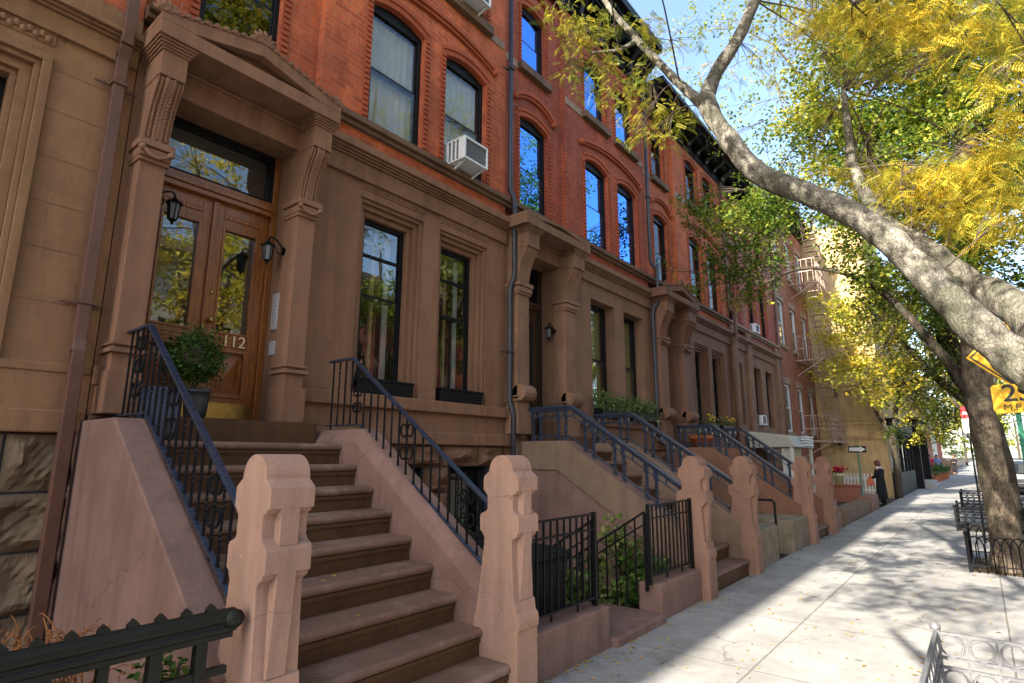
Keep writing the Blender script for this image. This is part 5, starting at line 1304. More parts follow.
for z0_, z1_ in ((2.15, 5.25), (5.28, 8.35), (8.38, 11.3)):
    l = MB(); ya, yc = 26.95, 24.95
    for x in (WX + .45, WX + .93): l.bar((x, ya, z0_), (x, yc, z1_), .035, .09); l.bar((x, ya, z0_ + .8), (x, yc, z1_ + .8), .03, .03)
    for k in range(1, 14):
        f = k / 14; l.box(WX + .45, WX + .93, ya + (yc - ya) * f - .09, ya + (yc - ya) * f + .09, z0_ + (z1_ - z0_) * f, z0_ + (z1_ - z0_) * f + .025)
    l.build('stair_flight', 'rust', fe)

# grey sheet-metal entrance hood
t = thing('entrance_hood', 'boxy grey entrance hood with white slats above a white door', 'entrance hood', (-4.0, 18.6, 1.7))
MB().hexa([(WX + .1, 17.2, 1.78), (-3.9, 17.2, 1.80), (-3.9, 19.6, 1.80), (WX + .1, 19.6, 1.78), (WX + .1, 17.2, 2.25), (-4.05, 17.2, 2.12), (-4.05, 19.6, 2.12), (WX + .1, 19.6, 2.25)]).build('canopy', 'vest', t, bevel=.02)
m = MB(); [m.box(-4.0 + .012 * k, -3.88, 18.3 + .0 * k, 19.4, 1.86 + .075 * k, 1.9 + .075 * k) for k in range(4)]; m.build('slats', 'acwhite', t)
m = MB(); m.box(-4.05, -3.97, 17.22, 17.30, -.06, 1.79); m.box(-4.05, -3.97, 19.5, 19.58, -.06, 1.79); m.build('post', 'white', t)
MB().box(-4.3, -4.24, 17.35, 18.3, -.05, 1.78).build('door', 'white', t); MB().box(-4.3, -4.25, 18.3, 19.4, -.05, 1.78).build('side_panel', 'palegreenpot', t)

# picket fence, pots, wall
t = thing('picket_fence', 'white picket fence before the yellow side wall', 'fence', (-4.0, 26.3, 0))
m = MB(); m.box(-4.9, -2.95, 26.33, 26.37, .25, .32); m.box(-4.9, -2.95, 26.33, 26.37, .68, .75); m.build('rail', 'white', t)
for k in range(17):
    x = -4.86 + .116 * k; MB().prism([(x - .028, .02), (x + .028, .02), (x + .028, .86), (x, .93), (x - .028, .86)], 'y', 26.30, 26.328).build('picket', 'white', t)
tag(MB().box(-5.0, -3.45, 23.9, 24.25, -.06, .50).box(-5.05, -3.4, 23.86, 24.29, .50, .56).build('yard_wall', 'redbrickwall', bevel=.015), 'salmon red low wall carrying the flower pots', 'wall')
for x, fl, lab, col, r_ in ((-4.42, 'yelflower', 'pale green pot of yellow flowers on the salmon wall', 'palegreenpot', .16), (-4.10, 'redflower', 'pale green pot of dark red flowers on the salmon wall', 'palegreenpot', .20)):
    t = thing('flower_pot', lab, 'flower pot', (x, 24.05, .56), 'pots on the salmon wall')
    MB().lathe([(0, .562), (r_ * .65, .562), (r_ * .95, .86), (r_, .87), (r_, .92), (0, .9)], (x, 24.05, 0), 14).build('pot', col, t, True)
    m = MB(); [m.ball((x + random.gauss(0, r_ * .5), 24.05 + random.gauss(0, r_ * .5), 1.0 + random.uniform(0, .16)), .045, 6) for _ in range(60)]; m.build('flowers', fl, t)
    leaves('leaves', [(x, 24.05, .97, r_, r_, .1, 60, .4)], 'shrub', t, tpl_leaf(.07, .04), 6, .06)

t = thing('one_way_sign', 'black and white one way arrow sign on a thin post before the yellow wall', 'sign', (-3.68, 26.0, 0))
MB().tube([(-3.68, 26.03, -.06), (-3.68, 26.03, 2.0)], .025, 8).build('post', 'greenpost', t)
MB().box(-4.0, -3.38, 26.0, 26.006, 1.70, 1.95).build('plate', 'signblack', t)
MB().add([(-3.96, 25.998, 1.76), (-3.60, 25.998, 1.76), (-3.60, 25.998, 1.72), (-3.41, 25.998, 1.825), (-3.60, 25.998, 1.93), (-3.60, 25.998, 1.89), (-3.96, 25.998, 1.89)], [tuple(range(7))]).build('arrow', 'signwhite', t)
text_mesh('ONE WAY', .085, .001, t, 'signblack', 'lettering', face_my(-3.74, 25.996, 1.825))

def person(name, label, loc, rot, coat='coat', hair='hair', look=.5, h=1.0, arms='hold', skirt=True):
    """standing figure facing local -x"""
    t = thing(name, label, 'person', loc)
    o = Vector(loc); Rz = Matrix.Rotation(rot, 3, 'Z')
    def W(p): return tuple(o + Rz @ (Vector(p) * h))
    bm = bmesh.new(); sk = bm.verts.layers.skin.verify(); V = {}
    J = {'pel': (0, 0, .92, .13), 'wst': (.0, 0, 1.08, .115), 'chs': (-.01, 0, 1.28, .14), 'nck': (-.03, 0, 1.43, .055), 'hd0': (-.055, 0, 1.50, .075), 'hd1': (-.085, 0, 1.585, .092), 'hd2': (-.09, 0, 1.665, .06),
         'shl': (0, .17, 1.38, .06), 'shr': (0, -.17, 1.38, .06), 'ell': (-.05, .21, 1.12, .045), 'elr': (-.05, -.21, 1.12, .045), 'wrl': (-.25, .10, 1.05, .03), 'wrr': (-.25, -.10, 1.05, .03), 'hnl': (-.33, .06, 1.06, .032), 'hnr': (-.33, -.06, 1.06, .032),
         'hpl': (0, .09, .88, .10), 'hpr': (0, -.09, .88, .10), 'knl': (-.02, .10, .50, .065), 'knr': (.03, -.09, .50, .065), 'anl': (.0, .10, .10, .042), 'anr': (.05, -.09, .10, .042), 'ftl': (-.14, .11, .04, .036), 'ftr': (-.09, -.10, .04, .036)}
    E_ = ['pel wst', 'wst chs', 'chs nck', 'nck hd0', 'hd0 hd1', 'hd1 hd2', 'chs shl', 'chs shr', 'shl ell', 'shr elr', 'ell wrl', 'elr wrr', 'wrl hnl', 'wrr hnr', 'pel hpl', 'pel hpr', 'hpl knl', 'hpr knr', 'knl anl', 'knr anr', 'anl ftl', 'anr ftr']
    for k, (x, y, z, r) in J.items():
        v = bm.verts.new(Vector(W((x, y, z))) - o); v[sk].radius = (r * h, r * h); V[k] = v
        if k == 'pel': v[sk].use_root = True
    for e in E_: a, b = e.split(); bm.edges.new((V[a], V[b]))
    for sd, hn in ((1, 'hnl'), (-1, 'hnr')):     # fingers and thumb
        bx, by, bz = J[hn][:3]
        for q in range(4):
            f0 = bm.verts.new(Vector(W((bx - .035, by - sd * .012, bz + .022 - .016 * q))) - o); f1 = bm.verts.new(Vector(W((bx - .07 + .006 * abs(q - 1), by - sd * .035, bz + .018 - .016 * q))) - o)
            for f in (f0, f1): f[sk].radius = (.008, .008)
            bm.edges.new((V[hn], f0)); bm.edges.new((f0, f1))
        f0 = bm.verts.new(Vector(W((bx - .01, by - sd * .03, bz + .035))) - o); f0[sk].radius = (.009, .009); bm.edges.new((V[hn], f0))
    me = bpy.data.meshes.new('body'); bm.to_mesh(me); bm.free()
    b = bpy.data.objects.new('body', me); COL.objects.link(b); b.parent = t; me.materials.append(M['skin'])
    md = b.modifiers.new('skin', 'SKIN'); md.use_smooth_shade = True; sb = b.modifiers.new('sub', 'SUBSURF'); sb.levels = sb.render_levels = 1
    c = MB(); ring = []
    prof = [(.06, .055, 1.44), (.15, .10, 1.40), (.215, .13, 1.33), (.20, .135, 1.2), (.165, .125, 1.06), (.19, .145, .92), (.21, .16, .7), (.225, .17, .45), (.23, .18, .28)] if skirt else [(.06, .055, 1.44), (.15, .10, 1.40), (.21, .13, 1.33), (.19, .135, 1.2), (.17, .13, 1.0), (.18, .14, .82)]
    n = 18; vs = []; fs = []
    for wy, wx, z in prof:
        for k in range(n):
            a = 2 * math.pi * k / n; vs.append(W((-.008 + wx * math.cos(a), wy * math.sin(a), z)))
    for i in range(len(prof) - 1):
        for k in range(n): fs.append((i * n + k, i * n + (k + 1) % n, (i + 1) * n + (k + 1) % n, (i + 1) * n + k))
    c.add(vs, fs)
    for s_, e_, w_ in (('shl', 'ell', 'wrl'), ('shr', 'elr', 'wrr')):
        c.tube([W(J[s_][:3]), W(J[e_][:3]), W(J[w_][:3])], [.078 * h, .066 * h, .05 * h], 10)
    if not skirt:
        for a_, b_, d_ in (('hpl', 'knl', 'anl'), ('hpr', 'knr', 'anr')): c.tube([W(J[a_][:3]), W(J[b_][:3]), W(J[d_][:3])], [.115 * h, .085 * h, .065 * h], 10)
    else:
        for b_, d_ in (('knl', 'anl'), ('knr', 'anr')): c.tube([W(J[b_][:3]), W(J[d_][:3])], [.075 * h, .052 * h], 10)
    c.build('coat', coat, t, True)
    s = MB()
    for f, a in (('ftl', 'anl'), ('ftr', 'anr')):
        x, y, z = J[f][:3]; ax = J[a][0]; s.hexa([W((x - .03, y - .04, 0)), W((ax + .05, y - .035, 0)), W((ax + .05, y + .035, 0)), W((x - .03, y + .04, 0)), W((x, y - .035, .06)), W((ax + .05, y - .04, .11)), W((ax + .05, y + .04, .11)), W((x, y + .035, .06))])
    s.build('shoes', 'coat', t, bevel=.01)
    hh = MB(); cx_, cy_, cz_ = W((-.07, 0, 1.605)); hh.ball((cx_ , cy_, cz_ + .025 * h), .108 * h, 12, (1.0, 1.0, 1.02)); bx, by, bz = W((-.02, 0, 1.55)); hh.ball((bx, by, bz), .085 * h, 10, (1, 1.1, 1.3)); hh.build('hair', hair, t, True)
    fc = MB(); 
    for yy in (-.035, .035): fc.ball(W((-.168, yy, 1.60)), .010 * h, 6)
    fc.build('eyes', 'signblack', t)
    fm = MB(); fm.ball(W((-.13, 0, 1.575)), .072 * h, 10, (.75, .95, 1.15)); fm.ball(W((-.186, 0, 1.575)), .016 * h, 6, (1, .8, 1.3))
    for yy in (-.095, .095): fm.ball(W((-.08, yy, 1.585)), .02 * h, 6, (.8, .5, 1.3))
    fm.build('face', 'skin', t, True); MB().ball(W((-.168, 0, 1.532)), .014 * h, 6, (.5, 1.6, .45)).build('mouth', 'orangebag', t)
    return t
PL = (-2.68, 23.0, -.055)
person('person', 'person in a long black coat with white collar holding an orange bag', PL, R(-25), h=.86)
bx = Vector(PL) + Matrix.Rotation(R(-25), 3, 'Z') @ Vector((-.33, 0, .82))
t = thing('handbag', 'orange handbag held by the person in the black coat', 'bag', tuple(bx))
MB().hexa([tuple(bx + Vector(p)) for p in ((-.10, -.2, -.17), (.10, -.2, -.17), (.10, .2, -.17), (-.10, .2, -.17), (-.06, -.16, .13), (.06, -.16, .13), (.06, .16, .13), (-.06, .16, .13))]).build('bag_body', 'orangebag', t, bevel=.03)
MB().tube([bx + Vector((0, .1 * math.cos(a), .13 + .11 * math.sin(a))) for a in [math.pi * k / 8 for k in range(9)]], .012, 6).build('strap', 'orangebag', t)
k = Vector(PL) + Matrix.Rotation(R(-25), 3, 'Z') @ Vector((-.03, 0, 1.44 * .86)); 
t_ = [o for o in bpy.data.objects if o.name == 'person'][0]
MB().lathe([(.07, -.03), (.095, -.01), (.09, .03), (.06, .045)], tuple(k), 12).build('collar', 'scarf', t_, True)
person('person', 'distant walker in a dark jacket on the sunny pavement', (-1.9, 66, 0), R(90), skirt=False, arms='x')
person('person', 'distant walker in a bright pink top near the house steps', (-3.3, 60, 0), R(80), coat='redflower', hair='coat', skirt=False)
person('person', 'distant walker in pale blue beside the one in pink', (-2.9, 61.5, 0), R(95), coat='bluefence', hair='coat', skirt=False)

# ================================================================== STREET FURNITURE
def guard(label, x0, x1, y0, y1, h, style, mat):
    t = thing('tree_guard', label, 'tree guard', (x0, y0, 0), 'tree pit guards')
    for x in (x0, x1):
        for y in (y0, y1):
            MB().box(x - .018, x + .018, y - .018, y + .018, -.02, h).ball((x, y, h + .015), .03, 10).build('post', mat, t)
    def side(a, b):
        a = Vector(a); b = Vector(b); L = (b - a).length; d = (b - a) / L; m = MB()
        P = lambda s_, z: tuple(a + d * s_ + Vector((0, 0, z)))
        if style == 'ring':
            for z in (h - .015, h - .155, h - .21, h - .345, .06): m.bar(P(0, z), P(L, z), .022, .016)
            n = max(3, round(L / .15)); st = L / n
            for i in range(n):
                for zc in (h - .085, h - .278):
                    c = P(st * (i + .5), zc); ring = [tuple(Vector(c) + d * (.058 * math.cos(q)) + Vector((0, 0, .058 * math.sin(q)))) for q in [2 * math.pi * k / 18 for k in range(19)]]
                    m.tube(ring, .0075, 5, False)
                if i: m.bar(P(st * i, .0), P(st * i, h - .015), .013, .013, side=(d.x, d.y, 0))
        else:
            m.bar(P(0, h - .1), P(L, h - .1), .012, .012) if False else None
            for z in (.1,): m.bar(P(0, z), P(L, z), .018, .014)
            n = max(3, round(L / .19)); st = L / n
            for i in range(-0, n):
                for o_ in (0, st * .5):
                    if o_ and i == n - 1: continue
                    pts = [P(st * i + o_ + st * .0, 0.0), P(st * i + o_, h - .18)] + [P(st * i + o_ + st * (.5 - .5 * math.cos(q)), h - .18 + .16 * math.sin(q)) for q in [math.pi * k / 10 for k in range(1, 10)]] + [P(st * i + o_ + st, h - .18), P(st * i + o_ + st, 0.0)]
                    m.tube(pts, .0085, 6)
        m.build('panel', mat, t)
    side((x0, y0, 0), (x1, y0, 0)); side((x0, y1, 0), (x1, y1, 0)); side((x0, y0, 0), (x0, y1, 0)); side((x1, y0, 0), (x1, y1, 0))
    struct(MB().box(x0 + .03, x1 - .03, y0 + .03, y1 - .03, -.05, .012).build('tree_pit_soil', 'soil'))
guard('weathered grey ring-pattern guard around the nearest tree', -.345, 1.05 - .38, 2.9, 4.63, .50, 'ring', 'greyiron')
guard('black hooped guard around the dappled second tree', -.285, .62, 10.4, 11.9, .50, 'hoop', 'iron')
guard('black ring-pattern guard around the third tree', -.56, .60, 15.9, 17.5, .50, 'ring', 'iron')
guard('black ring-pattern guard farthest down the pavement', -.6, .58, 22.2, 23.8, .50, 'ring', 'iron')

t = thing('speed_sign', 'yellow 25 M.P.H. plate and yellow diamond on a green post behind the limb', 'sign', (.39, 8.62, 0))
MB().box(.37, .42, 8.62, 8.66, -.05, 3.2).build('post', 'greenpost', t)
m = MB(); rr = .03
def rrect(x0, x1, z0, z1, r): return [(cx_ + r * math.cos(a), cz_ + r * math.sin(a)) for cx_, cz_, a0 in ((x1 - r, z1 - r, 0), (x0 + r, z1 - r, 90), (x0 + r, z0 + r, 180), (x1 - r, z0 + r, 270)) for a in [R(a0 + 30 * k) for k in range(4)]]
m.prism(rrect(.19, .64, 2.04, 2.365, .04), 'y', 8.585, 8.589); pl = m.build('speed_plate', 'yellowsign', t)
text_mesh('25', .27, .0006, pl, 'signblack', 'numerals', face_my(.415, 8.5835, 2.255), bold=.004)
text_mesh('M.P.H.', .105, .0006, pl, 'signblack', 'lettering', face_my(.415, 8.5835, 2.10), bold=0)
def diam(cx_, cz_, h): return [(cx_ + h * a, cz_ + h * b) for a, b in ((1, 0), (0, 1), (-1, 0), (0, -1))]
MB().prism(diam(.435, 2.705, .425), 'y', 8.600, 8.604).build('warning_diamond', 'yellowsign', t, bevel=.0)
m = MB(); o_, i_ = diam(.435, 2.705, .395), diam(.435, 2.705, .37)
for k in range(4):
    q = [o_[k], o_[(k + 1) % 4], i_[(k + 1) % 4], i_[k]]; m.add([(x, 8.5985, z) for x, z in q], [(0, 1, 2, 3)])
m.build('border', 'signblack', t)
t = thing('parking_sign', 'small red and white parking sign beside the dappled tree trunk', 'sign', (-.08, 14.0, 0))
MB().box(-.12, -.09, 14.02, 14.05, -.05, 2.5).build('post', 'iron', t); MB().box(-.19, -.02, 14.0, 14.01, 2.27, 2.50).build('red_plate', 'signred', t); MB().box(-.19, -.02, 14.0, 14.01, 1.90, 2.265).build('white_plate', 'signwhite', t)
m = MB(); m.box(-.16, -.02, 13.994, 13.999, 2.35, 2.40); m.build('stripe', 'signwhite', t); MB().box(-.15, -.03, 13.994, 13.999, 1.90, 2.0).build('panel', 'signblack', t)

def car(label, x, y, paint='carpaint', name='parked_car'):
    """rear towards -y"""
    t = thing(name, label, 'car', (x, y, -.13), 'cars parked along the kerb'); w_ = .89; z = -.13
    side = [(y, z + .38), (y + .02, z + .72), (y + .10, z + .93), (y + .55, z + 1.38), (y + .9, z + 1.47), (y + 2.2, z + 1.46), (y + 3.0, z + 1.02), (y + 4.2, z + .86), (y + 4.45, z + .62), (y + 4.45, z + .32), (y + .05, z + .28)]
    m = MB(); n = len(side); vs = []
    for sx, tap in ((-1, 0), (-1, 1), (1, 1), (1, 0)):
        pass
    def sec(xx, f): return [(x + xx * (1 - .17 * max(0, (zz - (z + .95)) / .5) * f), yy, zz) for yy, zz in side]
    L = sec(-w_, 1); Rr = sec(w_, 1); m.add(L + Rr, [tuple(range(n))[::-1], tuple(range(n, 2 * n))] + [(i, (i + 1) % n, n + (i + 1) % n, n + i) for i in range(n)])
    m.build('body', paint, t, bevel=.05)
    MB().add([(x - .66, y + .105, z + .98), (x + .66, y + .105, z + .98), (x + .60, y + .50, z + 1.37), (x - .60, y + .50, z + 1.37)], [(0, 1, 2, 3)]).build('rear_window', 'carglass', t)
    for s_ in (-1, 1):
        X = lambda zz: x + s_ * (w_ * (1 - .17 * max(0, (zz - (z + .95)) / .5)) + .006)
        MB().add([(X(z + .98), y + .45, z + .98), (X(z + .98), y + 2.75, z + .98), (X(z + 1.38), y + 2.15, z + 1.38), (X(z + 1.38), y + .75, z + 1.38)], [(0, 1, 2, 3)]).build('side_window', 'carglass', t)
        MB().box(x + s_ * .86 - .04, x + s_ * .86 + .03, y - .012, y + .12, z + .74, z + .90).build('tail_lamp', 'redlamp', t, bevel=.01)
        for yy in (.85, 3.55):
            wl = MB().lathe([(.1, -.10), (.31, -.10), (.325, -.07), (.325, .07), (.31, .10), (.1, .10)], (x + s_ * .82, y + yy, z + .325), 20, 'x').build('wheel', 'tyre', t, True)
            MB().lathe([(.02, .0), (.2, .0), (.2, .02), (.02, .03)], (x + s_ * .83 + (.09 if s_ > 0 else -.12), y + yy, z + .325), 14, 'x').build('rim', 'chrome', wl)
    MB().box(x - .86, x + .86, y - .06, y + .1, z + .36, z + .56).build('bumper', paint, t, bevel=.03)
    MB().box(x - .16, x + .16, y - .012, y - .004, z + .72, z + .86).build('number_plate', 'yellowsign', t)
car('dark parked car with a yellow plate, nearest along the kerb', 1.92, 34.5)
car('second dark parked car down the kerb', 1.92, 40.5); car('third parked car down the kerb, pale grey', 1.92, 46.8, 'galv'); car('fourth parked car down the kerb, white', 1.92, 53, 'white')

# ================================================================== FAR HOUSES
def plain_house(name, label, x, y0, y1, top, wallm, facing=1, stoop=True, floors=4, group='far row houses', shellx=None):
    t = thing(name, label, 'house', (x, y0, 0), group)
    W_ = y1 - y0; wn = [(y0 + W_ * f - .45, y0 + W_ * f + .45) for f in (.18, .52, .82)]
    zs = [2.3, 5.6, 8.6, 11.4][:floors]
    hs = [(a, b, z, z + 1.8) for z in zs for a, b in wn if z + 2 < top]
    m = MB(); wall_face(m, x, y0 + .005, y1 - .005, -.1, top, hs, .2)
    if facing < 0: m.v = [(2 * x - p[0], p[1], p[2]) for p in m.v]
    bk = x - facing * 8; m.box(min(bk, bk + .1), max(bk, bk + .1), y0 + .005, y1 - .005, -.1, top)
    xa, xb = sorted((bk, x - facing * .01))
    m.box(xa, xb, y0 + .006, y0 + .1, -.1, top); m.box(xa, xb, y1 - .1, y1 - .006, -.1, top)
    m.build('wall', wallm, t, recalc=False)
    MB().box(xa, xb, y0 + .1, y1 - .1, top - .2, top - .05).build('roof', 'beam', t)
    xr = x - facing * 1.2; MB().box(min(xr, xr - facing * .1), max(xr, xr - facing * .1), y0 + .1, y1 - .1, 0, top - .3).build('interior', 'room', t)
    for a, b, z, z1 in hs:
        f = MB(); X = x - facing * .12
        for u in ((a, a + .07), (b - .07, b)): f.box(X - .03, X + .03, u[0], u[1], z, z1)
        for u in ((z, z + .07), (z1 - .07, z1), (z + .87, z + .93)): f.box(X - .029, X + .029, a + .07, b - .07, u[0], u[1])
        fo = f.build('window', 'black', t); MB().box(X - .004, X + .004, a + .07, b - .07, z + .07, z1 - .07).build('pane', 'glass', fo)
    c = MB(); a_, b_ = sorted((x - facing * .05, x + facing * .5)); c.box(a_, b_, y0 + .01, y1 - .01, top - .1, top + .35); a_, b_ = sorted((x - facing * .05, x + facing * .25)); c.box(a_, b_, y0 + .01, y1 - .01, top - .5, top - .101); c.build('cornice', 'bandstone', t)
    if stoop:
        s = MB()
        for k in range(9): a_, b_ = sorted((x, x + facing * (2.5 - .27 * k))); s.box(a_, b_, y0 + .3, y0 + 1.9, -.05 if k == 0 else .18 * k, .18 * (k + 1))
        s.build('steps', 'pier2', t)
cols = ['brick2', 'palestone', 'stucco2', 'brick3', 'palestone', 'brick2', 'tan', 'brick3', 'palestone', 'brick2']
lab = ['far red brick row house just past the yellow corner building', 'far pale stone row house, first beyond the corner', 'far brownstone row house behind the blue stair rail', 'far pinkish row house, sunlit', 'second far pale stone row house', 'smaller far red brick row house', 'far tan row house', 'second far pinkish row house', 'third far pale stone row house', 'farthest red brick row house']
y = 46.05
for i in range(10):
    W_ = [6, 6, 6, 7, 7, 8, 8, 9, 12, 14][i]; plain_house('row_house', lab[i], WX + (.9 if i in (3,) else 0), y, y + W_, 11 + (i % 3) * .8, cols[i], 1, True, 4); y += W_ + .03
t = thing('stair_railing', 'blue painted stair railing on the far stoop', 'railing', (-3.5, 46.3, 0))
m = MB(); m.bar((-5.1, 46.3, 2.6), (-2.6, 46.3, .95), .06, .06); m.bar((-5.1, 46.3, 1.9), (-2.6, 46.3, .3), .05, .05); [m.box(-5.1 + .2 * k, -5.07 + .2 * k, 46.28, 46.32, 1.75 - .128 * k, 2.6 - .132 * k) for k in range(13)]; m.build('rail', 'bluefence', t)
for k, (x, y, lab_) in enumerate(((-2.3, 44.0, 'leafy green pot plants beside the far portico, nearest'), (-2.2, 47.6, 'leafy green pot plants in front of the far stoop'), (-2.1, 51.5, 'farthest pot plants by the pavement'))):
    t = thing('pot_plant', lab_, 'plant', (x, y, 0), 'pot plants along the far pavement'); MB().lathe([(0, 0), (.2, 0), (.28, .4), (0, .4)], (x, y, 0), 10).build('pot', 'terracotta', t); leaves('leaves', [(x, y, .75, .4, .4, .35, 260, .45)], 'shrub', t, tpl_leaf(.14, .08), 8, .15)

y = -46  # unseen row behind the camera, added to keep the stoops in shade
for i in range(3):
    plain_house('row_house', ['brick row house behind the camera, farthest', 'brownstone row house behind the camera, middle', 'brick row house behind the camera, next to the tan house'][i], WX, y, y + 14.1, 11.2, ['brick2', 'stucco2', 'brick2'][i], 1, False, 4); y += 14.13
# houses across the street (seen in the window panes)
y = -24
for i in range(9):
    plain_house('opposite_house', ['red brick house across the street', 'pale stone house across the street', 'pinkish brick house across the street'][i % 3] + ', number %s in its row' % ['one', 'two', 'three', 'four', 'five', 'six', 'seven', 'eight', 'nine'][i], 16.0, y, y + 7.4, 10.5 + (i % 2), ['brick2', 'palestone', 'brick3'][i % 3], -1, False, 3, 'houses across the street'); y += 7.42

